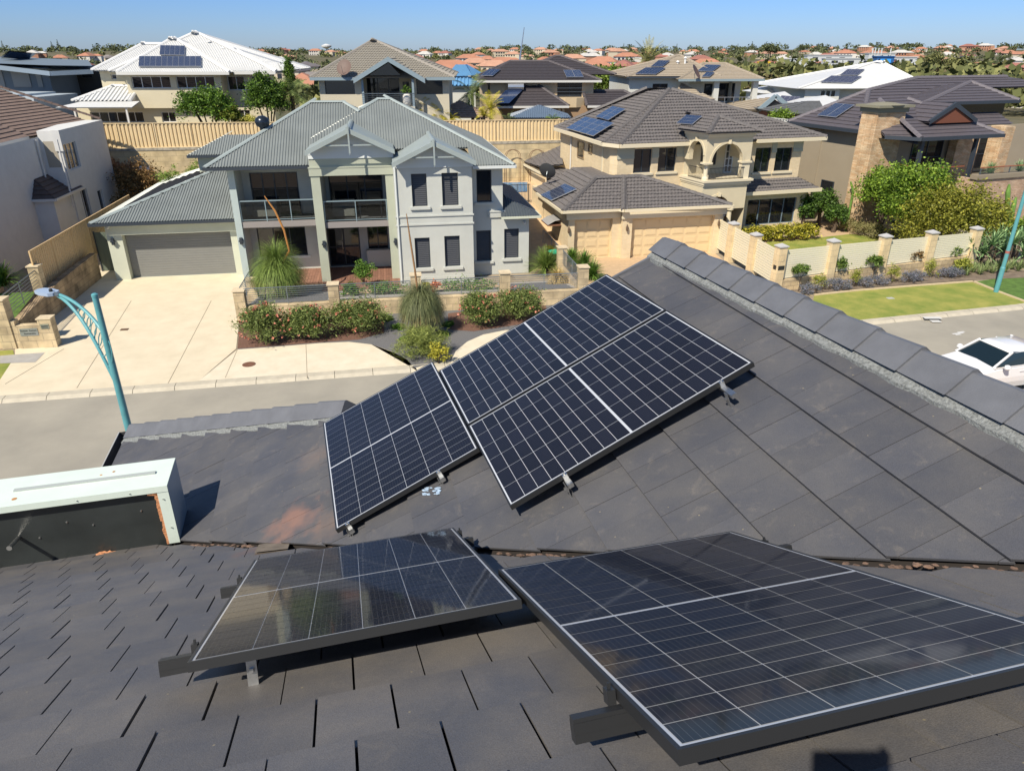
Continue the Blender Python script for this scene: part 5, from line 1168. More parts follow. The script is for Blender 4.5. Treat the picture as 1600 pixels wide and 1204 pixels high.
# ================================================================ CAR
car = thing('parked_car', 'white sedan parked on the street beyond the roof ridge at the right edge', 'car', (17.0, 22, -.1))
CF = Fr((16.93, 23.0, 0), -166)  # x axis points forward (to the left), y axis toward the far side
CF.w_ = CF.w
M_carw = mat('car_white', (.72, .73, .74), .25, coat=.6); M_carg = mat('car_glass', (.008, .016, .018), .06, spec=.8, coat=.6); M_tyre = mat('tyre', (.015, .015, .015), .8); M_plas = mat('car_black', (.02, .02, .022), .5)
def loft(mb, secs, mi=0, caps_=True):
    n = len(secs[0]); b0 = len(mb.v)
    for s_ in secs:
        for c_ in s_: mb.p(c_)
    for i in range(len(secs)-1):
        for j in range(n-1): k = b0+i*n+j; mb.f.append([k, k+1, k+n+1, k+n]); mb.m.append(mi)
    if caps_: mb.f.append([b0+j for j in range(n)][::-1]); mb.m.append(mi); mb.f.append([b0+(len(secs)-1)*n+j for j in range(n)]); mb.m.append(mi)
W2 = .88
def sec(x, zb, zs, zt, wt=.97, wb=.93): return [(x, W2*wb, zb), (x, W2*1.0, zb+.22), (x, W2*1.01, (zb+zs)/2+.05), (x, W2*.97, zs), (x, W2*wt*.9, zt), (x, 0, zt+.02), (x, -W2*wt*.9, zt), (x, -W2*.97, zs), (x, -W2*1.01, (zb+zs)/2+.05), (x, -W2, zb+.22), (x, -W2*wb, zb)]
m = MB(CF); loft(m, [sec(2.36, .3, .5, .56, .8, .7), sec(2.25, .2, .6, .68, .9), sec(1.9, .17, .72, .80), sec(1.1, .17, .82, .93), sec(.85, .17, .86, .96), sec(0, .17, .88, .93), sec(-1.2, .17, .9, .95), sec(-1.45, .17, .9, .98), sec(-2.1, .2, .88, .96), sec(-2.36, .3, .75, .82, .9, .8)]); cbody = m.build('body', M_carw, car, smooth=False)
def cab(x0, x1, zb, zt, wb, wt): return x0
m = MB(CF)
gl = [(1.05, .93, .80), (.25, 1.37, .66), (-1.0, 1.37, .64), (-1.75, .97, .74)]
rp_ = [(.30, 1.38, .64), (-.35, 1.42, .64), (-1.0, 1.38, .63)]
for i in range(len(gl)-1):
    (xa, za, wa), (xb, zb_, wb) = gl[i], gl[i+1]
    m.poly([(xa, wa, za), (xb, wb, zb_), (xb, -wb, zb_), (xa, -wa, za)])
    if i == 1:
        for s_ in (1, -1): m.poly([(1.05, s_*.80, .93), (-1.75, s_*.74, .95), (-1.0, s_*.64, 1.37), (.25, s_*.66, 1.37)])
m.build('windows', M_carg, car)
m = MB(CF); loft(m, [[(x, w_, z-.03), (x, w_*.8, z+.03), (x, 0, z+.05), (x, -w_*.8, z+.03), (x, -w_, z-.03)] for x, z, w_ in ((.34, 1.36, .67), (0, 1.39, .67), (-.5, 1.40, .66), (-1.05, 1.37, .65))]); m.build('roof', M_carw, car, smooth=True)
m = MB(CF)
for s_ in (1, -1):
    m.bar((1.08, s_*.80, .93), (.3, s_*.665, 1.375), .06, .05); m.bar((-.35, s_*.80, .9), (-.40, s_*.665, 1.385), .06, .03); m.bar((-1.02, s_*.645, 1.375), (-1.8, s_*.75, .96), .08, .06)
    m.bar((1.05, s_*.835, .925), (-1.75, s_*.80, .935), .03, .04)
m.build('pillar', M_carw, car)
for s_ in (1, -1):
    m = MB(CF); m.lathe((.72, s_*1.0, .93), [(.07, 0), (.11, .05), (.09, .13), (.03, .16)], 10); m.bar((.72, s_*.85, .95), (.72, s_*.98, .97), .05, .04); m.build('mirror', M_carw, car)
    for x in (1.42, -1.4):
        m = MB(CF); m.tube([(x, s_*.74, .31-.1), (x, s_*.92, .31-.1)], .32, 24); w_ = m.build('tyre', M_tyre, car); m = MB(CF); m.tube([(x, s_*.915, .21), (x, s_*.93, .21)], .21, 16); m.build('rim', M_alu, w_)
    m = MB(CF); m.box(2.15, 2.36, min(s_*.45, s_*.82), max(s_*.45, s_*.82), .53, .68); m.build('headlight', M_glassl, car)
    m = MB(CF); m.box(-.2, 0, min(s_*.885, s_*.9), max(s_*.885, s_*.9), .74, .77); m.build('door_handle', M_carw, car)
sheet('own_driveway', [(14.3, 21.5), (19, 21.9), (19, 14), (14.3, 14)], -.0, mat('orange_paving', (.50, .30, .16), .9, .2, 3))
# ================================================================ CREAM BRICK HOUSE
K = Fr(gz(896, 406, 0), 12)
M_cb = brickmat('cream_brick', (.71, .58, .37), (.65, .52, .32), (.64, .56, .42), .24, .086, .008, var=.08, bump=.2); M_cr = mat('cream_render', (.60, .53, .37), .88, .04, 2, .1, 60); M_crt = mat('cream_trim', (.66, .59, .43), .7); M_croof = mat('weathered_grey_tile', (.098, .093, .093), .8, 0, 6, col2=(.165, .15, .145), detail=10)
M_cgd = mat('cream_garage_door', (.66, .52, .31), .6); M_crcap = mat('grey_ridge_tile', (.12, .112, .11), .8, .2, 8)
ch = thing('cream_house', 'cream brick two-storey house with grey tiled hip roofs and an arched balcony tower', 'house', K.w(8, 2, 0))
def plp(fr, u, v, y0, z0, pitch):
    """pixel ray met with the roof plane rising from the eave (y0, z0) at the given pitch"""
    tp = math.tan(math.radians(pitch)); d = ray(u, v); dl = Vector((d.dot(fr.X), d.dot(fr.Y), d.z)); o_ = C0-fr.o; ol = Vector((o_.dot(fr.X), o_.dot(fr.Y), H))
    t = ((z0-ol.z)+tp*(ol.y-y0))/(dl.z-tp*dl.y); return ol+dl*t
def vroof(par, fr, pts, style, mt, name='roof', pitch=None):
    m = MB(); roof(m, [fr.w(*p_) for p_ in pts], style, pitch); return m.build(name, mt, par)
# garage
g1 = px(K, .3, (898, 343), (957, 405)); d2l, d2r = K.y(985, 341, 0), K.y(1113, 333, 0)
m = MB(); m.wall(K.w(-.35, 0, 0), K.X, K.Y, 3.0, 0, 2.7, [(.35, 2.53, 0, 2.2)], .35); m.wall(K.w(2.65, -.35, 0), K.X, K.Y, 5.95, 0, 2.7, [(.55, 5.45, 0, 2.2)], .35)
m.fr = K; m.poly([(2.65, -.35, 0), (2.65, .0, 0), (2.65, 0, 2.7), (2.65, -.35, 2.7)]); m.poly([(-.35, 0, 0), (-.35, 0, 2.7), (-.35, 5.6, 2.7), (-.35, 5.6, 0)]); m.poly([(8.6, -.35, 0), (8.6, 6, 0), (8.6, 6, 2.7), (8.6, -.35, 2.7)]); m.build('wall', M_cb, ch)
def sectional(x0, x1, y, n, label):
    m = MB(K); m.box(x0, x1, y, y+.03, 0, 2.2); rows = 4; w_ = (x1-x0)/n
    for r_ in range(rows):
        for c_ in range(n): 
            a, b, c2, d = x0+c_*w_+.07, x0+(c_+1)*w_-.07, r_*.55+.08, r_*.55+.47
            m.box(a, b, y-.018, y-.0005, c2, d); m.box(a+.06, b-.06, y-.03, y-.0185, c2+.05, d-.05)
        m.box(x0, x1, y-.004, y-.0005, r_*.55-.008, r_*.55+.008) if r_ else None
    m.build('garage_door', M_cgd, ch)
sectional(.0, 2.18, .3, 3, ''); sectional(3.2, 8.1, -.05, 6, '')
m = MB(K); m.box(-.5, 2.6, -.1, -.002, 2.25, 2.62); m.box(2.55, 8.75, -.45, -.352, 2.25, 2.62); m.build('frieze', M_crt, ch)
gutter(ch, K, [(-.85, 5.3, 2.75), (-.85, -.45, 2.75), (2.35, -.45, 2.75), (2.55, -.75, 2.75), (8.9, -.75, 2.75), (8.9, 3, 2.75)], M_crt, .14, .14)
z0 = 2.8; apx = plp(K, 930, 278, -.4, z0, 25); apr = plp(K, 970, 276, -.4, z0, 25); rz = apx.z
vroof(ch, K, [(-.8, -.4, z0), (8.85, -.7, z0), (apr.x+1.2, apr.y, rz), (apx.x, apx.y, rz)], 'roll', M_croof, pitch=.33); 
vroof(ch, K, [(-.8, -.4, z0), (apx.x, apx.y, rz), (apx.x, 6.5, rz), (-.8, 6.5, z0)], 'roll', M_croof, pitch=.33)
vroof(ch, K, [(8.85, -.7, z0), (8.85, 6.5, z0), (apr.x+1.2, 6.5, rz), (apr.x+1.2, apr.y, rz)], 'roll', M_croof, pitch=.33)
vroof(ch, K, [(apx.x, apx.y, rz), (apr.x+1.2, apr.y, rz), (apr.x+1.2, 6.5, rz), (apx.x, 6.5, rz)], 'plain', M_croof)
vroof(ch, K, [(2.35, -.72, z0+.02), (2.75, -.72, z0+.02), (apr.x+.3, apr.y, rz+.03), (apr.x, apr.y, rz+.03)], 'plain', M_crcap, 'hip_strip')
m = MB(); caps(m, K.w(-.8, -.4, z0), K.w(apx.x, apx.y, rz), .14, .08, .4); caps(m, K.w(apx.x, apx.y, rz), K.w(apr.x+1.2, apr.y, rz), .14, .08, .4); caps(m, K.w(8.85, -.7, z0), K.w(apr.x+1.2, apr.y, rz), .14, .08, .4); caps(m, K.w(2.5, -.72, z0), K.w(apr.x+.2, apr.y, rz), .14, .08, .4); m.build('hip_cap', M_crcap, ch)
# left side wings at ground level
q_ = [K.z(829, 303, 2.8), K.z(857, 285, 2.8)]
def lowroof(pts_px, z, rise, into, style='roll'):
    pass
s1 = [K.z(u, v, 2.8) for u, v in ((868, 318), (830, 302))]
m = MB(); roof(m, [gz(849, 272, 2.8), gz(880, 290, 2.8), gz(930, 281, 3.45), gz(876, 259, 3.45)], 'tile', .33); m.build('side_roof', M_croof, ch)
a1, a2, a3 = K.z(846, 269, 2.8), K.z(809, 250, 2.8), K.z(842, 262, 2.8)
m = MB(); roof(m, [gz(809, 250, 2.8), gz(846, 269, 2.8), gz(880, 257, 3.7), gz(878, 231, 3.7)], 'tile', .33); m.build('side_roof', M_croof, ch); gutter(ch, K, [(a2.x-.05, a2.y, 2.72), (a1.x-.05, a1.y, 2.72)], M_crt, .14, .12)
m = MB(K); m.poly([(a2.x+.4, a2.y, 0), (a2.x+.4, a2.y, 2.7), (a1.x+.4, a1.y, 2.7), (a1.x+.4, a1.y, 0)]); m.box(-.35, 3, 5.5, 8.6, 0, 2.7); m.build('wall', M_cb, ch)
# upper storey
K2 = Fr(K.w(3.17, 2.3, 0), 17); ez = 5.8
E1 = K2.loc(gz(867, 199.5, ez)); E2 = K2.loc(gz(943, 223.5, ez)); E3 = Vector((0, 0, ez)); E4 = K2.loc(gz(1283, 213, ez)); eyr = 0
apU = plp(K2, 1045, 140, 0, ez, 26)
fpw = [(E1.x+.45, E1.y), (E2.x+.45, E2.y+.2), (.15, .5)]
M_up = M_cb
Wn = lambda tl, br, y: px(K2, y, tl, br)
wl_ = [Wn((990, 233), (1015, 269), .62), Wn((1028.5, 231), (1053, 267), .62)]; wr_ = [Wn((1180, 231), (1199, 268), .62), Wn((1212, 231), (1232, 266), .62)]
xr_ = K2.y(1252, 240, .5).x
facade(ch, K2, .5, .15, xr_, 2.6, 5.7, M_cb, [dict(**w_, n=2, sill=.08, sillm=M_crt) for w_ in wl_+wr_])
m = MB(K2); m.poly([(E1.x+.45, E1.y, 2.6), (E1.x+.45, E1.y, 5.7), (E2.x+.45, E2.y, 5.7), (E2.x+.45, E2.y, 2.6)]); m.poly([(E2.x+.45, E2.y, 2.6), (E2.x+.45, E2.y, 5.7), (.15, .5, 5.7), (.15, .5, 2.6)]); m.poly([(xr_, .5, 0), (xr_, 9, 0), (xr_, 9, 5.7), (xr_, .5, 5.7)]); m.poly([(E1.x+.45, E1.y, 2.6), (E1.x+.45, E1.y, 5.7), (xr_, E1.y, 5.7), (xr_, E1.y, 2.6)][::-1]); m.build('wall', M_cb, ch)
m = MB(K2)
for (a, b, c_, d) in ((.1, wl_[0]['x'][0], 0, 0), (wl_[0]['x'][1], wl_[1]['x'][0], 0, 0), (wl_[1]['x'][1], 4.6, 0, 0), (wr_[0]['x'][1], wr_[1]['x'][0], 0, 0), (wr_[1]['x'][1], xr_+.04, 0, 0)): m.box(a, b, .44, .498, 4.95, 5.1); m.box(a, b, .47, .4985, 5.1, 5.7)
m.build('render_band', mat('grey_green_band', (.42, .42, .33), .9), ch)
# side windows and downpipe on the left wall
vec = Vector((E2.x-E1.x, E2.y-E1.y, 0)); azs = math.degrees(math.atan2(vec.y, vec.x)); S_ = Fr(K2.w(E1.x+.45, E1.y, 0), 17+azs)
for tl, br in (((903, 220), (912, 249)), ((920, 224), (925, 241))):
    d_ = px(S_, -.01, tl, br); window(ch, S_, -.02, *d_['x'], *d_['z'], fm=mat('tan_frame', (.30, .22, .13), .6))
dpx = S_.y(891.5, 250, -.06); m = MB(S_); m.tube([(dpx.x, -.06, 3.0), (dpx.x, -.06, 5.6)], .05, 8); m.build('downpipe', M_framew, ch)
dp2 = S_.y(941, 250, -.03); m = MB(S_); m.box(dp2.x-.08, dp2.x+.08, -.05, 0, 2.9, 5.65); m.build('pilaster', M_crt, ch)
rt_ = Vector((E4.x, 0, ez)); spread = rt_.x-apU.x
vroof(ch, K2, [(0, 0, ez), (rt_.x, 0, ez), (apU.x+.2, apU.y, apU.z), (apU.x, apU.y, apU.z)], 'roll', M_croof, pitch=.33)
vroof(ch, K2, [(E2.x, E2.y, ez), (0, 0, ez), (apU.x, apU.y, apU.z)], 'roll', M_croof, pitch=.33)
lb_ = (E1.x, E1.y, ez); vroof(ch, K2, [lb_, (E2.x, E2.y, ez), (apU.x, apU.y, apU.z), (apU.x-.5, apU.y+2.0, apU.z)], 'roll', M_croof, pitch=.33)
vroof(ch, K2, [(rt_.x, 0, ez), (rt_.x, 13, ez), (apU.x+.2, apU.y+2, apU.z), (apU.x+.2, apU.y, apU.z)], 'roll', M_croof, pitch=.33)
vroof(ch, K2, [(apU.x-.5, apU.y+2, apU.z), (apU.x+.2, apU.y+2, apU.z), (rt_.x, 13, ez), lb_], 'plain', M_croof)
m = MB()
caps(m, K2.w(0, 0, ez), K2.w(*apU), .15, .09, .4); caps(m, K2.w(E2.x, E2.y, ez), K2.w(*apU), .15, .09, .4); caps(m, K2.w(*rt_), K2.w(apU.x+.2, apU.y, apU.z), .15, .09, .4); caps(m, K2.w(*lb_), K2.w(apU.x-.5, apU.y+2, apU.z), .15, .09, .4); m.build('hip_cap', M_crcap, ch)
gutter(ch, K2, [(E1.x, E1.y, ez-.08), (E2.x, E2.y, ez-.08), (0, -.02, ez-.08), (4.7, -.02, ez-.08)], M_crt, .2, .16); gutter(ch, K2, [(8.9, -.02, ez-.08), (rt_.x, -.02, ez-.08), (rt_.x, 9, ez-.08)], M_crt, .2, .16)
m = MB(K2); m.poly([(.0, 0, ez-.15), (rt_.x, 0, ez-.15), (rt_.x, .52, ez-.15), (0, .52, ez-.15)]); m.poly([(E1.x, E1.y, ez-.15), (E2.x, E2.y, ez-.15), (E2.x+.5, E2.y, ez-.15), (E1.x+.5, E1.y, ez-.15)]); m.poly([(E2.x, E2.y, ez-.15), (0, 0, ez-.15), (.2, .55, ez-.15), (E2.x+.5, E2.y, ez-.15)]); m.build('soffit', M_crt, ch)
# tower with two arched openings
ty = -1.75
cB = K2.y(1104, 240, ty); cC = K2.y(1174, 240, ty); xB, xC = cB.x, cC.x; slabz = K2.y(1095, 283, ty-.15).z; topz = K2.y(1105, 211, ty-.3).z
xA = K2.y(1068, 240, .5).x
def archwall(m, o_, a, nin, L, z0_, z1_, x0, x1, zs, n=14, depth=.28):
    r_ = (x1-x0)/2; cx = (x0+x1)/2
    def pt(x, z, d=0): q = o_+a*x+nin*d; return (q.x, q.y, z)
    m.poly([pt(0, z0_), pt(x0, z0_), pt(x0, z1_), pt(0, z1_)]); m.poly([pt(x1, z0_), pt(L, z0_), pt(L, z1_), pt(x1, z1_)])
    cv = [(cx-r_*math.cos(math.pi*i/n), zs+r_*math.sin(math.pi*i/n)) for i in range(n+1)]
    for p_, q in zip(cv, cv[1:]):
        m.poly([pt(*p_), pt(*q), pt(q[0], z1_), pt(p_[0], z1_)]); m.poly([pt(*p_), pt(*q), pt(*q, depth), pt(*p_, depth)])
    for x in (x0, x1): m.poly([pt(x, z0_), pt(x, zs), pt(x, zs, depth), pt(x, z0_, depth)])
    m.poly([pt(0, z0_, depth), pt(x0, z0_, depth), pt(x0, z1_, depth), pt(0, z1_, depth)][::-1]) 
    # raised archivolt
    for p_, q in zip(cv, cv[1:]):
        def ex(c_): d = Vector((c_[0]-cx, c_[1]-zs)).normalized()*.13; return (c_[0]+d.x, c_[1]+d.y)
        P2, Q2 = ex(p_), ex(q); m.poly([pt(*p_, -.035), pt(*q, -.035), pt(*Q2, -.035), pt(*P2, -.035)]); m.poly([pt(*P2, -.035), pt(*Q2, -.035), pt(*Q2), pt(*P2)])
    k = pt(cx, zs+r_+.1, -.07); q = o_+a*cx+nin*-.07; m.bar((q.x, q.y, zs+r_-.02), (q.x, q.y, zs+r_+.2), .16, .1)
tw = thing('balcony_tower', '', '', K2.w(xB, ty, 0)) if False else None
def K2w(x, y): return K2.w(x, y, 0)
aL_ = (K2w(xB, ty)-K2w(xA, .5)); LL = aL_.length; aL_.normalize(); nL = Vector((-aL_.y, aL_.x, 0)); nL = nL if nL.dot(K2.X) > 0 else -nL
xt0 = K2.y(1112, 250, ty).x; xt1 = K2.y(1160, 250, ty).x; zat = K2.y(1139, 224, ty).z; rr_ = (xt1-xt0)/2
m = MB(); archwall(m, K2w(xB, ty), K2.X, K2.Y, xC-xB, zat-rr_-.02, topz, xt0-xB, xt1-xB, zat-rr_); archwall(m, K2w(xA, .5), aL_, nL, LL, zat-rr_-.02, topz, LL*.25, LL*.88, zat-LL*.32+.1)
m.fr = K2; m.poly([(xC, ty, zat-rr_), (xC, .5, zat-rr_), (xC, .5, topz), (xC, ty, topz)]); m.poly([(xA, .5, topz-.05), (xB, ty, topz-.05), (xC, ty, topz-.05), (xC, .5, topz-.05)]); m.poly([(xA, .5, zat+.3), (xB, ty, zat+.3), (xC, ty, zat+.3), (xC, .5, zat+.3)]); m.build('tower_wall', M_cr, ch)
def column(x, y, z0_, z1_, r_=.13):
    m = MB(K2); h_ = z1_-z0_; m.lathe((x, y, z0_), [(r_*1.5, 0), (r_*1.5, .1), (r_*1.2, .14), (r_, .2), (r_*.95, h_*.6), (r_*.85, h_-.2), (r_*1.1, h_-.14), (r_*1.5, h_-.1), (r_*1.5, h_)], 18); m.build('column', M_crt, ch)
zs_ = zat-rr_
column(xB+.18, ty+.18, slabz, zs_); 
m = MB(K2); m.box(xt1+.02, xC, ty, ty+.3, slabz, zs_); m.box(xt1-.05, xC+.08, ty-.08, ty+.36, zs_-.1, zs_-.002); m.box(xB-.12, xt0+.05, ty-.08, ty+.36, zs_-.1, zs_-.002); m.build('pier', M_crt, ch)
# balcony slab with moulded cornice
def slab(z, ext, h_, mt=M_crt, name='cornice'):
    m = MB(K2); m.prism([(xA-ext*.6, .5), (xB-ext*.4, ty-ext), (xC+ext, ty-ext), (xC+ext, .5)], z, z+h_); m.build(name, mt, ch)
slab(slabz-.12, .22, .12); slab(slabz-.26, .14, .139); slab(slabz-.36, .06, .099)
slab(topz-.16, .1, .14); slab(topz-.02, .24, .13)
# tower lower wall with arch down to the ground
m = MB(); xl0 = K2.y(1112, 340, ty).x; xl1 = K2.y(1148, 330, ty).x; zal = K2.y(1130, 306, ty).z; rl_ = (xl1-xl0)/2
archwall(m, K2w(xB, ty), K2.X, K2.Y, xC-xB, zal-rl_-.02, slabz-.3, .35, .35+2*rl_, zal-rl_); m.wall(K2w(xA, .5), aL_, nL, LL, 0, slabz-.3)
m.fr = K2; m.poly([(xC, ty, 0), (xC, .5, 0), (xC, .5, slabz-.3), (xC, ty, slabz-.3)]); m.build('tower_wall', M_cr, ch)
column(xB+.35+2*rl_+.2, ty+.16, 0, zal-rl_, .15); column(xB+.2, ty+.16, 0, zal-rl_, .15)
m = MB(K2); m.poly([(xB, -.2, 0), (xC, -.2, 0), (xC, -.2, slabz-.35), (xB, -.2, slabz-.35)]); m.build('porch_wall', mat('porch_brown', (.26, .16, .10), .9), ch)
# recess wall behind the balcony with french door and window
m = MB(K2); m.box(xA+.1, xC-.05, .48, .5, slabz, zat+.3); m.build('wall', M_cr, ch)
dr = K2.y(1141, 250, .45).x; window(ch, K2, .44, dr-.4, dr+.15, slabz, slabz+2.05, n=2, hn=4, fm=M_framew, gm=M_glassl, name='french_door', ft=.06); wx = K2.y(1103, 250, .45).x; window(ch, K2, .44, wx-.35, wx+.65, slabz+.5, slabz+1.8, n=2)
m = MB(K2)
for i in range(26):
    x = xB+.35+(xC-xB-.75)*i/25; m.bar((x, ty-.02, slabz), (x, ty-.02, slabz+.62), .016, .016)
m.bar((xB+.3, ty-.02, slabz+.64), (xC-.35, ty-.02, slabz+.64), .03, .03); m.bar((xB+.3, ty-.02, slabz+.06), (xC-.35, ty-.02, slabz+.06), .025, .025); m.build('iron_railing', M_black, ch)
m = MB()
o1, o2 = K2w(xA, .5)+aL_*(LL*.3), K2w(xA, .5)+aL_*(LL*.88)
for i in range(16):
    q = o1.lerp(o2, i/15); m.bar((q.x, q.y, slabz), (q.x, q.y, slabz+.62), .016, .016)
for z in (.06, .64): m.bar((o1.x, o1.y, slabz+z), (o2.x, o2.y, slabz+z), .03, .03)
m.build('iron_railing', M_black, ch)
# tower roof
ex = .35; at_ = Vector(((xB+xC)/2+.2, 1.6, topz+1.25)); tb = [(xA-.5, .6, topz+.1), (xB-.25, ty-ex, topz+.1), (xC+ex, ty-ex, topz+.1), (xC+ex, 1.4, topz+.1)]
pt_ = plp(K2, 1122, 182, ty-ex, topz+.1, 27); pk = (pt_.x, pt_.y, pt_.z)
vroof(ch, K2, [tb[0], tb[1], pk, (pk[0]-.2, pk[1]+2.5, pk[2])], 'roll', M_croof, 'tower_roof', .33); vroof(ch, K2, [tb[1], tb[2], pk], 'roll', M_croof, 'tower_roof', .33); vroof(ch, K2, [tb[2], (tb[2][0], pk[1]+3, topz+.1), (pk[0]-.2, pk[1]+3.5, pk[2]), pk], 'roll', M_croof, 'tower_roof', .33)
m = MB(); caps(m, K2.w(*tb[1]), K2.w(*pk), .15, .09, .4); caps(m, K2.w(*tb[2]), K2.w(*pk), .15, .09, .4); m.build('hip_cap', M_crcap, ch)
# right ground-floor wing
lw = px(K2, .0, (1168, 312), (1238, 347)); xw1 = K2.y(1256, 320, -.1).x
facade(ch, K2, -.1, xC, xw1, 0, 2.75, M_cb, [dict(x=lw['x'], z=(lw['z'][0], lw['z'][1]), n=4, fm=mat('blue_frame', (.16, .22, .27), .4))])
m = MB(K2); m.poly([(xw1, -.1, 0), (xw1, 9, 0), (xw1, 9, 2.75), (xw1, -.1, 2.75)]); m.build('wall', M_cb, ch)
zw = 2.85; vroof(ch, K2, [(xC, -.65, zw), (xw1+.55, -.65, zw), (xr_, .5, zw+.55), (xC, .5, zw+.55)], 'roll', M_croof, 'low_roof', .33); vroof(ch, K2, [(xw1+.55, -.65, zw), (xw1+.55, 8, zw), (xr_, 8, zw+.55), (xr_, .5, zw+.55)], 'roll', M_croof, 'low_roof', .33)
gutter(ch, K2, [(xC, -.7, zw-.06), (xw1+.6, -.7, zw-.06), (xw1+.6, 8, zw-.06)], M_crt, .2, .16); m = MB(K2); m.box(xC, xw1+.04, -.16, -.102, 2.3, 2.72); m.build('frieze', M_cr, ch)
m = MB(K2); m.poly([(xC, -.65, 2.72), (xw1+.5, -.65, 2.72), (xw1+.5, 0, 2.72), (xC, 0, 2.72)]); m.build('soffit', M_crt, ch)
# awning window hood, meter, dish on the left side of the garage
m = MB(K); m.box(-1.15, -.37, 1.4, 2.9, 1.62, 1.68); hood = m.build('window_hood', mat('hood_brown', (.20, .10, .06), .8), ch); m = MB(K); m.tube([(-1.1, 1.45, 1.7), (-.75, 1.45, 1.9), (-.37, 1.45, 1.95)], .03, 6); m.poly([(-1.15, 1.4, 1.69), (-.75, 1.4, 1.9), (-.75, 2.9, 1.9), (-1.15, 2.9, 1.69)]); m.poly([(-.75, 1.4, 1.9), (-.36, 1.4, 1.96), (-.36, 2.9, 1.96), (-.75, 2.9, 1.9)]); m.build('hood_sheet', mat('hood_grey', (.30, .30, .30), .6), hood)
for q in ((888, 358), (979, 355), (1122, 347)):
    y_ = -.02 if q[0] < 900 else -.37; p_ = K.y(*q, y_); m = MB(K); m.lathe((p_.x, y_-.1, p_.z-.2), [(.03, 0), (.07, .08), (.06, .25), (.02, .38)], 8); m.build('wall_lantern', mat('bronze', (.12, .08, .05), .6), ch)
def dish(name, label, c_, r_, az_, mt, st=None):
    t = thing(name, label, 'satellite dish', (c_.x, c_.y, c_.z-.5)); a = math.radians(az_); n_ = Vector((math.sin(a)*.85, math.cos(a)*.85, .5)).normalized(); u_ = n_.cross(Vector((0, 0, 1))).normalized(); v_ = u_.cross(n_)
    m = MB(); k0 = len(m.v)
    for i, (rr, d) in enumerate(((0.02, 0), (.35, .02), (.7, .07), (1, .15))):
        for j in range(20): q = c_+(u_*math.cos(j*.314)+v_*math.sin(j*.314)*1.1)*r_*rr+n_*d*r_; m.v.append(tuple(q))
    for i in range(3):
        for j in range(20): m.f.append([k0+i*20+j, k0+i*20+(j+1) % 20, k0+(i+1)*20+(j+1) % 20, k0+(i+1)*20+j]); m.m.append(0)
    m.build('reflector', mt, t, smooth=True)
    m = MB(); m.tube([c_, c_-n_*.12-Vector((0, 0, .1)), (c_.x, c_.y, c_.z-.6)], .025, 6); m.tube([c_-v_*r_, c_+n_*r_*1.1-v_*r_*.3], .012, 5); m.build('mast', M_steelrail, t)
K_ = K.z(855, 268, 3.6); dish('satellite_dish', 'dark mesh satellite dish on the low roof of the cream house', P(855, 268, 44.2), .5, 20, mat('dish_dark', (.07, .075, .08), .6))
# small solar arrays on the roofs: each array one thing whose modules are its parts
M_pv = mat('pv_blue', (.02, .035, .085), .15, .2, 8, coat=.8); M_pvf = mat('pv_frame', (.45, .47, .5), .4, metal=.5)
def pvgrid(parent, corner, ea, eb, na, nb, mt, nrm_):
    """na x nb modules spanned by ea, eb (world vectors of the whole array)"""
    for i in range(na):
        for j in range(nb):
            m = MB(); g_ = .02; a0, a1 = corner+ea*(i/na)+eb*(j/nb), None
            A_ = ea/na; B_ = eb/nb; c0 = corner+A_*i+B_*j
            f_ = [c0+A_*s_+B_*t_ for s_, t_ in ((.015, .015), (.985, .015), (.985, .985), (.015, .985))]
            m.poly([p_+nrm_*.08 for p_ in f_], 1)
            for p_, q in zip(f_, f_[1:]+f_[:1]): m.poly([p_+nrm_*.04, q+nrm_*.04, q+nrm_*.08, p_+nrm_*.08], 1)
            cu = 6 if A_.length < B_.length else 10; cv = 16-cu
            for a in range(cu):
                for b in range(cv):
                    m.poly([c0+A_*(.03+.94*(a+s_)/cu)+B_*(.03+.94*(b+t_)/cv)+nrm_*.083 for s_, t_ in ((.05, .04), (.95, .04), (.95, .96), (.05, .96))], 0)
            m.build('module', [mt, M_pvf], parent)
def pv_px(label, fr, y0, z0, pitch, q4, na, nb, mt=None, lift=.1, group='solar arrays on the houses opposite'):
    """array whose four image corners lie on the roof plane given by frame, eave line and pitch"""
    pts = [fr.w(*plp(fr, u, v, y0, z0+lift, pitch)) for u, v in q4]
    ea = ((pts[1]-pts[0])+(pts[2]-pts[3]))/2; eb = ((pts[3]-pts[0])+(pts[2]-pts[1]))/2; n_ = ea.cross(eb).normalized(); n_ = n_ if n_.z > 0 else -n_
    t = thing('solar_array', label, 'solar array', pts[0], group); pvgrid(t, pts[0], ea, eb, na, nb, mt or M_pv, n_); return t
# left-side roof planes of the cream house need a frame turned so its y axis climbs the roof
def lfr(a, b):
    """frame whose eave runs from a to b (world), y pointing up the roof"""
    d = b-a; return Fr((a.x, a.y, 0), math.degrees(math.atan2(d.y, d.x)))
FL = lfr(K2.w(*lb_), K2.w(E2.x, E2.y, ez)); apl = FL.loc(K2.w(*apU)); pitL = math.degrees(math.atan2(apl.z-ez, apl.y))
pv_px('large solar array low on the left roof slope of the cream house', FL, 0, ez, pitL, [(885, 202), (914, 183), (960, 194), (926, 213)], 3, 4)
pv_px('smaller solar array above the large one on the cream house left slope', FL, 0, ez, pitL, [(931, 184), (956, 168), (978, 172), (949, 190)], 4, 2)
FG = lfr(K.w(-.8, 6.5, z0), K.w(-.8, -.4, z0)); ag = FG.loc(K.w(apx.x, apx.y, rz)); pg = math.degrees(math.atan2(ag.z-z0, ag.y))
pv_px('solar array on the left slope of the cream garage roof', FG, 0, z0, pg, [(845, 306), (882, 289.5), (902, 297), (861, 316)], 6, 1)
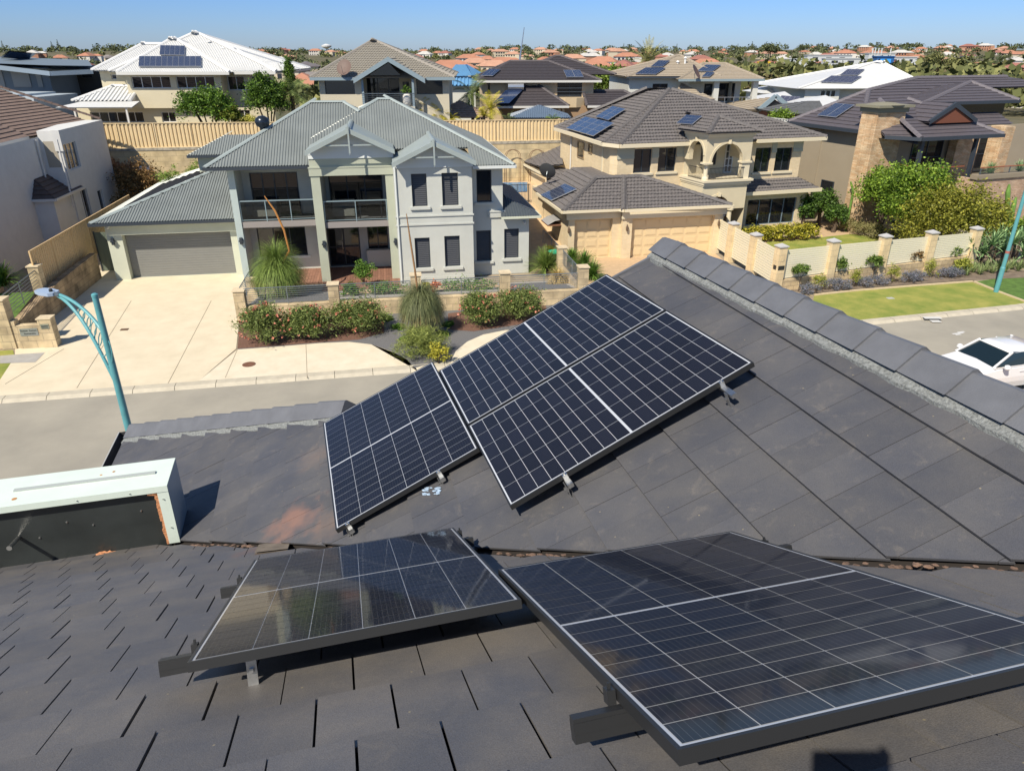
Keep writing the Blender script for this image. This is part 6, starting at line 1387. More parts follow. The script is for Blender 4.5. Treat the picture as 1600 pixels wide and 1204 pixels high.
FR_ = lfr(K.w(a2.x, a2.y, 2.8), K.w(a1.x, a1.y, 2.8)); pv_px('solar array on the low rear roof beyond the satellite dish', FR_, 0, 2.8, 24, [(818, 250), (846, 238), (868, 246), (838, 259)], 6, 1)
FT = lfr(K2.w(*tb[0]), K2.w(*tb[1])); at2 = FT.loc(K2.w(*pk)); pt2 = math.degrees(math.atan2(at2.z-topz-.1, at2.y))
pv_px('single solar panel on the tower roof of the cream house', FT, 0, topz+.1, pt2, [(1057, 194), (1073, 181), (1098, 183), (1083, 196)], 3, 1)
# wheelie bins and gas unit
for (u, v, lid, lab) in ((864, 384, (.85, .55, .02), 'dark wheelie bin with a yellow lid beside the cream garage'), (868, 391, (.02, .45, .28), 'dark wheelie bin with a green lid in front of the yellow-lidded one')):
    c_ = gz(u, v+2, 1.0); f_ = Fr((c_.x, c_.y, 0), 30); t = thing('wheelie_bin', lab, 'bin', (c_.x, c_.y, 0)); m = MB(f_); k0 = len(m.v)
    m.prism([(-.22, -.25), (.22, -.25), (.22, .25), (-.22, .25)], .05, .95); m.build('body', mat('bin_green', (.02, .05, .035), .5), t); m = MB(f_); m.box(-.28, .28, -.32, .33, .96, 1.01); m.box(-.24, .24, -.27, .27, 1.01, 1.05); m.build('lid', mat('lid_%d' % u, lid, .45), t); m = MB(f_); m.tube([(-.25, .25, .1), (.25, .25, .1)], .09, 10); m.build('wheel', M_tyre, t)
# ================================================================ SLAT FENCE of the cream house
M_slat = mat('cream_slats', (.72, .68, .52), .5); M_greycap = mat('grey_cap', (.42, .42, .42), .8)
sf = thing('slat_fence', 'cream horizontal slat fence between limestone pillars with grey caps, on a low stone wall', 'fence', (13, 33.6, 0))
base_ = [(12.75, 33.5), (15.6, 34.45), (18.6, 35.45), (21.4, 36.35), (24.2, 37.25)]; bz = [.55, .62, .68, .74, .8]
tops = [2.1, 2.12, 2.12, 2.1, 2.1]
m = MB(); P0_, P1_ = off(base_, .16), off(base_, -.16)
for i in range(4):
    a, b, c_, d = P0_[i], P0_[i+1], P1_[i+1], P1_[i]; m.poly([(*a, 0), (*b, 0), (*b, bz[i+1]), (*a, bz[i])]); m.poly([(*a, bz[i]), (*b, bz[i+1]), (*c_, bz[i+1]), (*d, bz[i])]); m.poly([(*d, 0), (*c_, 0), (*c_, bz[i+1]), (*d, bz[i])])
m.build('wall_body', M_limeold if False else brickmat('rough_stone', (.60, .47, .28), (.48, .38, .24), (.36, .28, .18), .5, .22, .012, var=.35, bump=.7), sf)
def slatrun(parent, a, b, za, zb_, ta, tb_, n=13):
    m = MB()
    for i in range(n):
        t0 = i/n; z_a = za+(ta-za)*t0; z_b = zb_+(tb_-zb_)*t0; h_ = (ta-za)/n*.86
        m.bar((a[0], a[1], z_a+h_/2+.02), (b[0], b[1], z_b+h_/2+.02), .02, h_)
    return m.build('slat_panel', M_slat, parent)
M_lpil = brickmat('pillar_limestone', (.70, .56, .34), (.62, .49, .29), (.5, .4, .26), .4, .3, .01, var=.15)
for i in range(5):
    pillar(sf, base_[i], 0, tops[i]+.08, .42, M_lpil, M_greycap, 17)
    if i < 4: slatrun(sf, base_[i], base_[i+1], bz[i]+.02, bz[i+1]+.02, tops[i]-.12, tops[i+1]-.12)
side_ = [(12.75, 33.5), (12.4, 36.2), (12.0, 38.8), (11.75, 41.0)]
for i in range(1, 4): pillar(sf, side_[i], 0, 2.1, .42, M_lpil, M_greycap, 17)
for i in range(3): slatrun(sf, side_[i], side_[i+1], .3, .3, 1.95, 1.95)
m = MB(Fr((12.75, 33.5, 0), 17)); m.box(-.17, .17, -.225, -.212, 1.1, 1.3); m.build('letter_slot', M_black, sf); m = MB(Fr((12.75, 33.5, 0), 17)); m.box(-.225, -.212, -.12, .1, 1.1, 1.3); m.build('intercom', M_black, sf); m = MB(Fr((12.75, 33.5, 0), 17)); m.tube([(0, -.213, 1.62), (0, -.222, 1.62)], .12, 16); m.build('round_plaque', M_lpil, sf)
# dividing slat fence and steel fence further right
sf2 = thing('slat_fence', 'cream slat fence half hidden by creeper, running back from the verge beside the tall shrubs', 'fence', (22, 42, 0))
dv = [P(1388, 350, 46.0), P(1440, 372, 42.0), P(1505, 392, 38.2)]; dvp = [(p_.x, p_.y) for p_ in dv]
for i, p_ in enumerate(dvp[:2]): pillar(sf2, p_, 0, 2.3, .42, M_lpil, M_greycap, 40)
slatrun(sf2, dvp[0], dvp[1], .3, .3, 1.9, 1.9); slatrun(sf2, dvp[1], dvp[2], .3, .3, 1.9, 1.8)
fa, fb = P(1297, 320, 55), P(1388, 348, 46.2)
colorfence('steel_fence', 'short cream ribbed steel fence running toward the taupe house behind the round shrubs', (fa.x, fa.y), (fb.x, fb.y), .1, 2.0, mat('cream_fence2', (.68, .56, .36), .5), pitch=.3, depth=.07)
# ================================================================ TAUPE HOUSE
M_tau = mat('taupe_render', (.31, .265, .195), .9, .03, 1, .1, 60); M_tw = mat('dark_purple_tile', (.095, .085, .095), .55, .12, 6); M_stone = brickmat('stacked_stone', (.62, .40, .22), (.72, .56, .36), (.25, .16, .10), .34, .075, .006, var=.35, bump=.9, off=.37); M_stone2 = brickmat('pink_stacked_stone', (.50, .33, .22), (.60, .45, .32), (.25, .17, .12), .34, .075, .006, var=.3, bump=.9, off=.37)
M_mort2 = mat('cap_mortar', (.30, .30, .31), .9); M_dg = mat('dark_fascia', (.035, .045, .06), .5)
tz = 6.1
TF, TN = gz(1232, 190, tz), gz(1345, 204, tz); TL = lfr(TF, TN); lenL = (Vector((TN.x-TF.x, TN.y-TF.y, 0))).length
T = Fr((TN.x, TN.y, 0), math.degrees(TL.az)+90)
th = thing('taupe_house', 'taupe rendered house with dark tiled roofs, stacked stone chimney and balcony at the right', 'house', T.w(4, 2, 0))
m = MB(); m.wall(TL.w(.3, .5, 0), TL.X, TL.Y, lenL-.1, 0, 6.0, [(1.0, 1.0+1.5, 1.0, 2.1)], .1); m.fr = T; m.build('wall', M_tau, th)
wd = px(TL, .6, (1287, 280), (1303, 302)); window(th, TL, .45, *wd['x'], *wd['z'])
for u in (1281, 1338):
    p_ = TL.y(u, 230, .46); m = MB(TL); m.box(p_.x-.05, p_.x+.05, .42, .498, 0, 5.95); m.build('downpipe', M_tau, th)
apL = plp(TL, 1357, 141, 0, tz, 25); ap1 = T.loc(TL.w(*apL)); azz = ap1.z
def tro(pts, name='roof', fr=T): return vroof(th, fr, pts, 'tile', M_tw, name, .42)
tro([(0, 0, tz), (lenL, 0, tz), (apL.x, apL.y, apL.z)], fr=TL); 
tfar = T.loc(TF); tro([(tfar.x, tfar.y, tz), (ap1.x, ap1.y, azz), (14, ap1.y, azz), (14, tfar.y, tz)])
tro([(0, 0, tz), (13, 0, tz), (13, ap1.y, azz), (ap1.x, ap1.y, azz)])
gutter(th, TL, [(0, -.05, tz-.08), (lenL, -.05, tz-.08)], M_dg, .2, .16); gutter(th, T, [(0, -.05, tz-.08), (2.2, -.05, tz-.08)], M_dg, .2, .16)
m = MB(TL); m.poly([(0, 0, tz-.15), (lenL, 0, tz-.15), (lenL, .52, tz-.15), (0, .52, tz-.15)]); m.build('soffit', M_dg, th)
u1 = plp(T, 1432, 122, ap1.y, azz, 22); u2 = T.y(1572, 122, u1.y)
tro([(ap1.x, ap1.y, azz), (u2.x+4, ap1.y, azz), (u2.x, u1.y, u1.z), (u1.x, u1.y, u1.z)], 'upper_roof')
py_ = 1.5; p0 = T.y(1452, 161, py_-.5); p1_ = T.y(1592, 159, py_-.5); pkk = T.y(1516, 128, 4.0)
tro([(p0.x-.5, py_-.5, p0.z), (p1_.x, py_-.5, p0.z), (pkk.x, 4.0, pkk.z)], 'upper_roof'); tro([(p0.x-.5, py_-.5, p0.z), (pkk.x, 4.0, pkk.z), (p0.x-.5, 7, p0.z)], 'upper_roof'); tro([(p1_.x, py_-.5, p0.z), (p1_.x, 6, p0.z), (pkk.x, 4.0, pkk.z)], 'upper_roof'); gutter(th, T, [(p0.x-.5, py_-.55, p0.z-.06), (p1_.x, py_-.55, p0.z-.06)], M_dg, .18, .14)
q0, q1 = T.y(1508, 163, py_), T.y(1566, 178, py_); m = MB(T); m.box(p0.x, q1.x, py_, 4, q1.z-1.6, q1.z); m.build('clerestory_wall', M_stone, th); m = MB(T); m.box(p0.x, q1.x+.02, py_-.01, 4, q1.z+.002, p0.z-.1); m.build('strip_window', M_glass, th)
# verandah roof with a small gable
vy = -3.4; v0_ = T.y(1384, 209, vy+1.6); vc = T.y(1440, 215, vy); v1_ = T.y(1568, 211, vy); vz = (vc.z+v1_.z)/2
vt = plp(T, 1500, 162, vy, vz, 26); ytop = 1.2; ztop = vz+(ytop-vy)*math.tan(math.radians(22))
tro([(vc.x, vy, vz), (v1_.x, vy, vz), (v1_.x-3.4, ytop, ztop), (vc.x+.9, ytop, ztop)], 'verandah_roof'); tro([(v0_.x, vy+1.6, vz), (vc.x, vy, vz), (vc.x+.9, ytop, ztop), (v0_.x+.5, ytop, ztop)], 'verandah_roof'); tro([(v1_.x, vy, vz), (v1_.x, ytop, vz), (v1_.x-3.4, ytop, ztop)], 'verandah_roof')
gutter(th, T, [(v0_.x, vy+1.6, vz-.06), (vc.x, vy-.05, vz-.06), (v1_.x, vy-.05, vz-.06)], M_dg, .2, .16); m = MB(T); m.poly([(v0_.x, vy+1.6, vz-.15), (vc.x, vy, vz-.15), (v1_.x, vy, vz-.15), (v1_.x, .2, vz-.15), (v0_.x, .2, vz-.15)]); m.build('soffit', M_dg, th)
gy = vy+1.1; ga, gb_, gc = T.y(1452, 190, gy), T.y(1494, 162, gy), T.y(1526, 189, gy); gzb = (ga.z+gc.z)/2
m = MB(T); roof(m, [T.w(ga.x, gy, gzb), T.w(gb_.x, gy, gb_.z), T.w(gb_.x, 0, gb_.z), T.w(ga.x, 0, gzb)], 'tile', .42); roof(m, [T.w(gc.x, gy, gzb), T.w(gb_.x, gy, gb_.z), T.w(gb_.x, 0, gb_.z), T.w(gc.x, 0, gzb)], 'tile', .42); m.build('gable_roof', M_tw, th)
m = MB(T)
for xe in (ga.x, gc.x): m.poly([(xe, gy-.05, gzb-.16), (gb_.x, gy-.05, gb_.z-.2), (gb_.x, gy-.05, gb_.z+.08), (xe, gy-.05, gzb+.08)]); m.poly([(xe, gy-.05, gzb+.08), (gb_.x, gy-.05, gb_.z+.08), (gb_.x, gy+.1, gb_.z+.08), (xe, gy+.1, gzb+.08)])
m.build('bargeboard', M_dg, th); m = MB(T); m.poly([(ga.x+.2, gy+.05, gzb-.1), (gc.x-.2, gy+.05, gzb-.1), (gb_.x, gy+.05, gb_.z-.1)]); m.build('gable_infill', mat('red_timber', (.16, .055, .03), .8), th)
m = MB()
for a, b in ((T.w(vc.x, vy, vz), T.w(vc.x+.9, ytop, ztop)), (TF, T.w(*ap1)), (TN, T.w(*ap1)), (T.w(v1_.x, vy, vz), T.w(v1_.x-3.4, ytop, ztop)), (T.w(p1_.x, py_-.5, p0.z), T.w(*pkk)), (T.w(p0.x-.5, py_-.5, p0.z), T.w(*pkk)), (T.w(*ap1), T.w(u1.x, u1.y, u1.z)), (T.w(u1.x, u1.y, u1.z), T.w(u2.x, u1.y, u1.z))): caps(m, a, b, .16, .09, .4)
m.build('hip_cap', mat('dark_ridge_tile', (.13, .12, .135), .7), th)
# stone chimney
cy = -1.3; c1, c2 = T.y(1363, 300, cy), T.y(1412, 185, cy); ct = T.y(1390, 176, cy); m = MB(T); cw0, cw1 = T.y(1372, 185, cy).x, T.y(1413, 185, cy).x; m.box(cw0-.05, cw1+.05, cy, cy+1.3, 0, ct.z); m.build('chimney', M_stone, th)
m = MB(T); m.box(cw0-.15, cw1+.15, cy-.1, cy+1.4, ct.z, ct.z+.28); m.box(cw0-.35, cw1+.35, cy-.3, cy+1.6, ct.z+.28, ct.z+.42); m.lathe(((cw0+cw1)/2, cy+.65, ct.z+.42), [(1.1, 0), (.6, .1), (.1, .14)], 16); m.build('chimney_cap', mat('chimney_cap', (.22, .21, .15), .8), th)
m = MB(T); m.box(T.y(1560, 240, -2).x, T.y(1560, 240, -2).x+.9, -2, -1, 2.6, 6.2); m.box(T.y(1492, 240, -1).x, T.y(1492, 240, -1).x+1.9, -1, -.4, 2.6, 6.2); m.build('stone_pier', M_stone, th)
# recessed walls, posts, windows
m = MB(T); m.box(v0_.x+.3, 24, -.2, .0, 0, 6.1); m.build('wall', M_tau, th)
for (ua, ub_) in ((1428, 1466), (1512, 1540)): d_ = px(T, -.3, (ua, 222), (ub_, 262)); window(th, T, -.25, *d_['x'], 3.2, 5.4, n=2, hn=1)
m = MB(T)
for u in (1437, 1520): p_ = T.y(u, 250, vy+.2); m.box(p_.x-.1, p_.x+.1, vy+.2, vy+.4, 2.9, vz-.1)
m.build('post', M_dg, th)
# balcony floor, stone parapet with capping and rail
bzl = T.y(1500, 280, vy-.4).z; m = MB(T); bx0 = T.y(1424, 280, vy-.3).x; m.box(bx0, 26, vy-.3, -.2, bzl-.9, bzl-.75); m.build('balcony_floor', M_tau, th)
pxx = T.y(1515, 272, vy-.8).x; m = MB(T); m.box(pxx, 26, vy-1.6, vy-1.3, 0, bzl+.15); m.box(pxx-.3, pxx, vy-1.6, vy-.3, 0, bzl+.15); m.build('stone_parapet', M_stone2, th); m = MB(T); m.box(pxx-.4, 26, vy-1.7, vy-1.2, bzl+.15, bzl+.4); m.build('parapet_cap', mat('taupe_cap', (.26, .22, .16), .85), th)
m = MB(T); m.box(bx0-.3, pxx-.3, vy-.5, vy-.2, bzl-.95, bzl-.4); m.box(bx0-.2, bx0+1.2, vy-.55, vy-.1, bzl-.4, bzl+.05); m.build('balcony_edge', M_tau, th)
m = MB(T); m.bar((cw1, cy-.2, bzl+.75), (bx0+.6, vy-.3, bzl+.75), .07, .05); m.bar((bx0+.6, vy-.3, bzl+.75), (pxx, vy-.3, bzl+.75), .07, .05); m.bar((pxx, vy-1.45, bzl+.8), (26, vy-1.45, bzl+.8), .07, .05); m.build('timber_handrail', mat('red_timber_rail', (.30, .10, .05), .6), th)
m = MB(T)
for k_ in range(5): z_ = bzl-.15+k_*.17; m.bar((bx0+.6, vy-.3, z_), (pxx, vy-.3, z_), .02, .02); m.bar((pxx, vy-1.45, bzl+.42+k_*.08), (26, vy-1.45, bzl+.42+k_*.08), .015, .015)
for x in (bx0+.6, (bx0+pxx)/2, pxx, pxx+2.4, pxx+4.8): m.bar((x, vy-.3 if x < pxx else vy-1.45, bzl-.3), (x, vy-.3 if x < pxx else vy-1.45, bzl+.78), .05, .05)
m.build('railing', M_steelrail, th)
pv_px('pair of blue solar panels with silver frames on the taupe house roof', TL, 0, tz, 25, [(1276.5, 182), (1307, 163), (1336, 165), (1307, 186)], 1, 2)
# ================================================================ HOUSES ALONG THE TERRACE BEHIND
BZ = 3.6
def hp(par, fr, x0, x1, y0, y1, z, rx0, rx1, ry, rz, style, mt, capm=None, pitch=None, name='roof', back=True):
    m = MB()
    roof(m, [fr.w(x0, y0, z), fr.w(x1, y0, z), fr.w(rx1, ry, rz), fr.w(rx0, ry, rz)], style, pitch)
    roof(m, [fr.w(x0, y1, z), fr.w(x0, y0, z), fr.w(rx0, ry, rz)], style, pitch); roof(m, [fr.w(x1, y0, z), fr.w(x1, y1, z), fr.w(rx1, ry, rz)], style, pitch)
    if back: roof(m, [fr.w(x1, y1, z), fr.w(x0, y1, z), fr.w(rx0, ry, rz), fr.w(rx1, ry, rz)], 'plain')
    o = m.build(name, mt, par)
    if capm:
        m = MB(); w_ = .16 if style == 'tile' else .13; sg = .4 if style == 'tile' else 99
        for a, b in (((x0, y0, z), (rx0, ry, rz)), ((x1, y0, z), (rx1, ry, rz)), ((x0, y1, z), (rx0, ry, rz)), ((x1, y1, z), (rx1, ry, rz)), ((rx0, ry, rz), (rx1, ry, rz))):
            if (Vector(a)-Vector(b)).length > .1: caps(m, fr.w(*a), fr.w(*b), w_, .08, sg)
        m.build('ridge_cap', capm, o)
    return o
def box3(par, fr, x0, x1, y0, y1, z0, z1, mt, name='wall'):
    m = MB(fr); m.poly([(x0, y0, z0), (x0, y0, z1), (x0, y1, z1), (x0, y1, z0)]); m.poly([(x1, y0, z0), (x1, y1, z0), (x1, y1, z1), (x1, y0, z1)]); m.poly([(x0, y1, z0), (x0, y1, z1), (x1, y1, z1), (x1, y1, z0)]); return m.build(name, mt, par)
M_whr = mat('white_sheet_roof', (.62, .63, .62), .4, .03, 1); M_whc = mat('white_capping', (.66, .67, .66), .4); M_cw = mat('cream_wall_far', (.55, .50, .36), .9, .03, 1); M_gut = mat('pale_gutter', (.58, .58, .55), .5)
# --- white-roofed house
Wf = Fr((P(160, 113, 59).x, 59, 0), 2); wh = thing('white_roofed_house', 'large cream house with a white steel hip roof behind the back fence at the left', 'house', Wf.w(8, 2, BZ))
wz = Wf.y(280, 113, -.7).z
L0, L1 = Wf.y(205, 112, -.7).x, Wf.y(352, 113, -.7).x; rt = Wf.y(300, 55, 5)
def wwin(q, y, n): d_ = px(Wf, y, *q); return dict(x=d_['x'], z=d_['z'], n=n, fm=M_framew, ft=.05)
facade(wh, Wf, 0, Wf.y(198, 130, 0).x, Wf.y(346, 130, 0).x, 6.6, wz-.1, M_cw, [wwin(((204, 119.5), (268, 138)), 0, 4), wwin(((274, 119.5), (337, 138)), 0, 4)])
fz = Wf.y(200, 165, 0).x; facade(wh, Wf, .5, Wf.y(122, 180, .5).x, Wf.y(430, 180, .5).x, BZ, 6.6, M_cw, [wwin(((140, 175), (226, 191)), .5, 6), wwin(((251, 175), (276, 191)), .5, 2), wwin(((371, 172), (392, 184)), .5, 2)])
box3(wh, Wf, Wf.y(198, 130, 0).x, Wf.y(346, 130, 0).x, 0, 9, 6.6, wz-.1, M_cw)
facade(wh, Wf, 1.8, Wf.y(157, 120, 1.8).x, Wf.y(200, 120, 1.8).x, 6.6, wz, M_cw, [wwin(((173, 116.5), (182.5, 124)), 1.8, 1)]); facade(wh, Wf, 1.2, Wf.y(344, 130, 1.2).x, Wf.y(430, 130, 1.2).x, 6.6, wz, M_cw, [wwin(((354, 119), (384, 141)), 1.2, 2), wwin(((392, 119), (420, 141)), 1.2, 2)])
def wp(u, v, y): p_ = Wf.y(u, v, y); return (p_.x, y, p_.z)
# middle hip, left wing, right wing, tall rear hip
pa = wp(271, 62, 3.4); hp(wh, Wf, Wf.y(182, 113, -.7).x, L1+.3, -.7, 9, wz, pa[0]-.3, pa[0]+.3, 3.4, pa[2], 'corr', M_whr, M_whc, .13)
pb = wp(222, 69, 5.0); hp(wh, Wf, Wf.y(143, 110, 1.2).x, L1, 1.2, 10, wz+.1, pb[0], pb[0]+4, 5.0, pb[2], 'corr', M_whr, M_whc, .13)
pcn = wp(300, 53, 5.2); hp(wh, Wf, pcn[0]-5, Wf.y(432, 113, .4).x, .4, 12, wz+.05, pcn[0], pcn[0]+.6, 5.2, pcn[2], 'corr', M_whr, M_whc, .13)
pd_ = wp(350, 78, 3.4); pe = wp(370, 78, 3.4); hp(wh, Wf, Wf.y(330, 113, .3).x, Wf.y(431, 113, .3).x, .3, 8, wz, pd_[0], pe[0], 3.4, pd_[2], 'corr', M_whr, M_whc, .13)
gutter(wh, Wf, [(Wf.y(182, 113, -.7).x, -.75, wz-.08), (L1+.3, -.75, wz-.08)], M_gut, .2, .15); gutter(wh, Wf, [(L1+.3, .3, wz-.08), (Wf.y(431, 113, .3).x, .25, wz-.08)], M_gut, .2, .15)
lo = wp(112, 158, -1.0); hp(wh, Wf, lo[0], Wf.y(203, 158, -1).x, -1.0, 5, lo[2], lo[0]+2.2, Wf.y(203, 158, -1).x, 1.2, lo[2]+.95, 'corr', M_whr, M_whc, .3, 'low_roof')
lv = wp(86, 168, -2.6); m = MB(); roof(m, [Wf.w(lv[0], -2.6, lv[2]), Wf.w(Wf.y(206, 168, -2.6).x, -2.6, lv[2]), Wf.w(Wf.y(206, 160, -.9).x+.6, -.9, lv[2]+.32), Wf.w(lv[0]+1.2, -.9, lv[2]+.32)], 'plain'); m.build('verandah_roof', M_whr, wh)
for u in (216, 120): m = MB(Wf); x_ = Wf.y(u, 185, -2.4).x-(.7 if u == 216 else 0); m.box(x_-.06, x_+.06, -2.5, -2.38, BZ, lv[2]-.05); m.build('post', M_framew, wh)
fz2 = math.degrees(math.atan2(pa[2]-wz, 4.1))
pv_px('long row of solar panels low on the white roof', Wf, -.7, wz, fz2, [(218, 89), (315, 89), (315, 105.5), (217, 105.5)], 11, 1); pv_px('short row of solar panels above the long row on the white roof', Wf, -.7, wz, fz2, [(251, 72), (290, 73), (289, 88), (250, 87.5)], 5, 1)
for (u, v, y) in ((131, 152, 0), (327, 65, 4)): p_ = Wf.y(u, v, y); m = MB(Wf); m.lathe((p_.x, y, p_.z-.4), [(.09, 0), (.09, .35), (.2, .38), (.05, .5)], 10); m.build('vent_pipe', M_whc, wh)
# --- gabled house with a grey shingle roof and glazed gable balcony
Q = Fr((P(482, 122, 57.5).x, 57.5, 0), 3); qh = thing('gabled_house', 'cream house with pale grey shingle roof and glazed gable balcony behind the fence', 'house', Q.w(5, 2, BZ))
M_shg = mat('grey_shingle', (.22, .205, .175), .85, 0, 8, col2=(.30, .28, .235), detail=8); M_cq = mat('cream_wall_q', (.52, .48, .37), .9, .03, 1); M_bf = mat('blue_grey_fascia', (.22, .29, .33), .5)
qz = (Q.y(482, 121, -.6).z+Q.y(710, 122, -.6).z)/2; qx0, qx1 = Q.y(484, 122, -.6).x, Q.y(711, 122, -.6).x; ap_ = Q.y(583, 65, 5); hp(qh, Q, qx0, qx1, -.6, 12, qz, ap_.x-.2, ap_.x+.3, 5, ap_.z, 'roll', M_shg, mat('shingle_ridge', (.26, .24, .21), .8), .3)
def qw(q, y, n, **k_): d_ = px(Q, y, *q); return dict(x=d_['x'], z=d_['z'], n=n, **k_)
facade(qh, Q, 0, qx0+.5, Q.y(568, 150, 0).x, BZ, qz-.1, M_cq, [qw(((506, 121), (555, 147.5)), 0, 1)]); facade(qh, Q, 0, Q.y(647, 150, 0).x, qx1-.5, BZ, qz-.1, M_cq, [qw(((650, 122), (692, 147.5)), 0, 1)])
facade(qh, Q, 2.2, Q.y(566, 150, 2.2).x-.4, Q.y(650, 150, 2.2).x+.5, 6.0, qz+1.2, M_cq, [qw(((572, 121), (626, 165)), 2.2, 3, hn=1), qw(((629, 128), (641, 165)), 2.2, 1)])
box3(qh, Q, qx0+.5, qx1-.5, 0, 11, BZ, qz-.1, M_cq); gutter(qh, Q, [(qx0, -.65, qz-.08), (Q.y(555, 120, -.6).x, -.65, qz-.08)], M_bf, .2, .15); gutter(qh, Q, [(Q.y(660, 120, -.6).x, -.65, qz-.08), (qx1, -.65, qz-.08)], M_bf, .2, .15)
gy_ = -1.6; ga = Q.y(552, 124, gy_); gb2 = Q.y(606, 90, gy_); gc = Q.y(664, 124, gy_); gz_ = (ga.z+gc.z)/2
m = MB(Q); roof(m, [Q.w(ga.x, gy_, gz_), Q.w(gb2.x, gy_, gb2.z), Q.w(gb2.x, 3.6, gb2.z), Q.w(ga.x, 3.6, gz_)], 'roll', .3); roof(m, [Q.w(gc.x, gy_, gz_), Q.w(gb2.x, gy_, gb2.z), Q.w(gb2.x, 3.6, gb2.z), Q.w(gc.x, 3.6, gz_)], 'roll', .3); m.build('gable_roof', M_shg, qh)
m = MB(Q)
for xe in (ga.x, gc.x): m.poly([(xe, gy_-.05, gz_-.28), (gb2.x, gy_-.05, gb2.z-.28), (gb2.x, gy_-.05, gb2.z+.05), (xe, gy_-.05, gz_+.05)]); m.poly([(xe, gy_-.05, gz_+.05), (gb2.x, gy_-.05, gb2.z+.05), (gb2.x, gy_+.08, gb2.z+.05), (xe, gy_+.08, gz_+.05)])
m.build('bargeboard', M_bf, qh)
m = MB(Q); s0_, s1_, s2_ = Q.y(576, 118, -.9), Q.y(606, 97, -.9), Q.y(626, 118, -.9); m.poly([(s0_.x, -.9, s0_.z), (s2_.x, -.9, s0_.z), (s1_.x, -.9, s1_.z)]); m.build('gable_glass', M_glass, qh)
m = MB(Q); bxl, bxr = Q.y(566, 160, -1.2).x, Q.y(648, 160, -1.2).x; fl = Q.y(600, 167, -1.2).z; m.box(bxl, bxr, -1.2, 2.2, fl-.3, fl); m.build('balcony', mat('balcony_cream', (.5, .48, .4), .8), qh)
m = MB(Q)
for x_ in (bxl+.1, Q.y(646, 150, -1.1).x): m.box(x_-.08, x_+.08, -1.15, -.98, BZ, gz_)
m.build('post', M_bf, qh)
m = MB(Q)
for k_ in range(7): m.bar((bxl, -1.15, fl+.12+k_*.13), (bxr, -1.15, fl+.12+k_*.13), .02 if k_ < 6 else .05, .02 if k_ < 6 else .05)
m.build('railing', M_steelrail, qh)
p_ = Q.y(636, 155, -.7); pot = thing('plant_pot', 'tall white plant pot with a leafy plant on the gabled house balcony', 'plant pot', Q.w(p_.x, -.7, fl)); m = MB(Q); m.lathe((p_.x, -.7, fl), [(.22, 0), (.33, .3), (.3, .75), (.24, .85)], 14); m.build('pot', M_framew, pot, smooth=True)
c_ = Q.w(p_.x, -.7, fl+1.05); leaves('foliage', blobs(c_, (.35, .35, .35), 14, 14, 3), .22, leafmat('pot_leaf', (.05, .12, .02), (.14, .24, .04)), pot, aspect=.25)
dish('satellite_dish', 'round brown satellite dish on the pale grey shingle roof', P(538, 106, 57), .55, 190, mat('dish_brown', (.12, .075, .06), .6))
# --- cream house with dark tiled roofs behind the gazebos
D = Fr((P(745, 124, 70).x, 70, 0), 4); dh = thing('dark_roofed_house', 'cream house with near-black tiled roofs behind the blue gazebo', 'house', D.w(6, 2, BZ))
M_dk = mat('near_black_tile', (.055, .048, .052), .6, .15, 5); M_cd = mat('cream_wall_d', (.52, .41, .26), .9, .03, 1); M_dkc = mat('dark_tile_ridge', (.085, .075, .08), .7)
dz_ = D.y(800, 126, -.6).z; dx0, dx1 = D.y(745, 125, -.6).x, D.y(940, 126, -.6).x; r0, r1 = D.y(797, 96, 4.4), D.y(858, 96, 4.4); hp(dh, D, dx0, dx1, -.6, 9.4, dz_, r0.x, r1.x, 4.4, r0.z, 'tile', M_dk, M_dkc, .42)
r2 = D.y(872, 88, 6.5); hp(dh, D, r2.x-4, r2.x+5, 2.5, 11, r0.z-1.1, r2.x-.3, r2.x+.3, 6.5, r2.z, 'tile', M_dk, M_dkc, .42)
def dw(q, y, n, **k_): d_ = px(D, y, *q); return dict(x=d_['x'], z=d_['z'], n=n, **k_)
facade(dh, D, 0, dx0+.5, dx1-.6, BZ, dz_-.1, M_cd, [dw(((762, 126), (766, 148)), 0, 1), dw(((871, 127), (909, 152)), 0, 2)]); box3(dh, D, dx0+.5, dx1-.6, 0, 9, BZ, dz_-.1, M_cd)
gutter(dh, D, [(dx0, -.65, dz_-.08), (dx1, -.65, dz_-.08)], M_gut, .18, .14)
lz = D.y(780, 166, -2.6).z; ra = D.y(833, 132, 0.2); hp(dh, D, D.y(777, 166, -2.6).x, D.y(889, 166, -2.6).x, -2.6, 3, lz, ra.x-.6, ra.x+.4, .2, ra.z, 'tile', M_dk, M_dkc, .42, 'low_roof'); gutter(dh, D, [(D.y(777, 166, -2.6).x, -2.65, lz-.08), (D.y(889, 166, -2.6).x, -2.65, lz-.08)], M_gut, .18, .14)
rb2 = D.y(970, 142, 0.5); hp(dh, D, D.y(918, 163, -2.2).x, D.y(1020, 166, -2.2).x, -2.2, 4, lz-.05, rb2.x-3.5, rb2.x+.3, .5, rb2.z, 'tile', M_dk, M_dkc, .42, 'low_roof'); gutter(dh, D, [(D.y(918, 163, -2.2).x, -2.25, lz-.1), (D.y(1020, 166, -2.2).x, -2.25, lz-.1)], M_gut, .18, .14)
cbx = D.y(890, 156, -1.3); m = MB(D); m.prism([(cbx.x-1.6, .0), (cbx.x-1.2, -1.0), (cbx.x-.4, -1.5), (cbx.x+.6, -1.5), (cbx.x+1.4, -1.0), (cbx.x+1.8, 0)], D.y(890, 166, -1.3).z-.1, D.y(890, 153, -1.3).z); m.build('balcony', M_cd, dh)
m = MB(D)
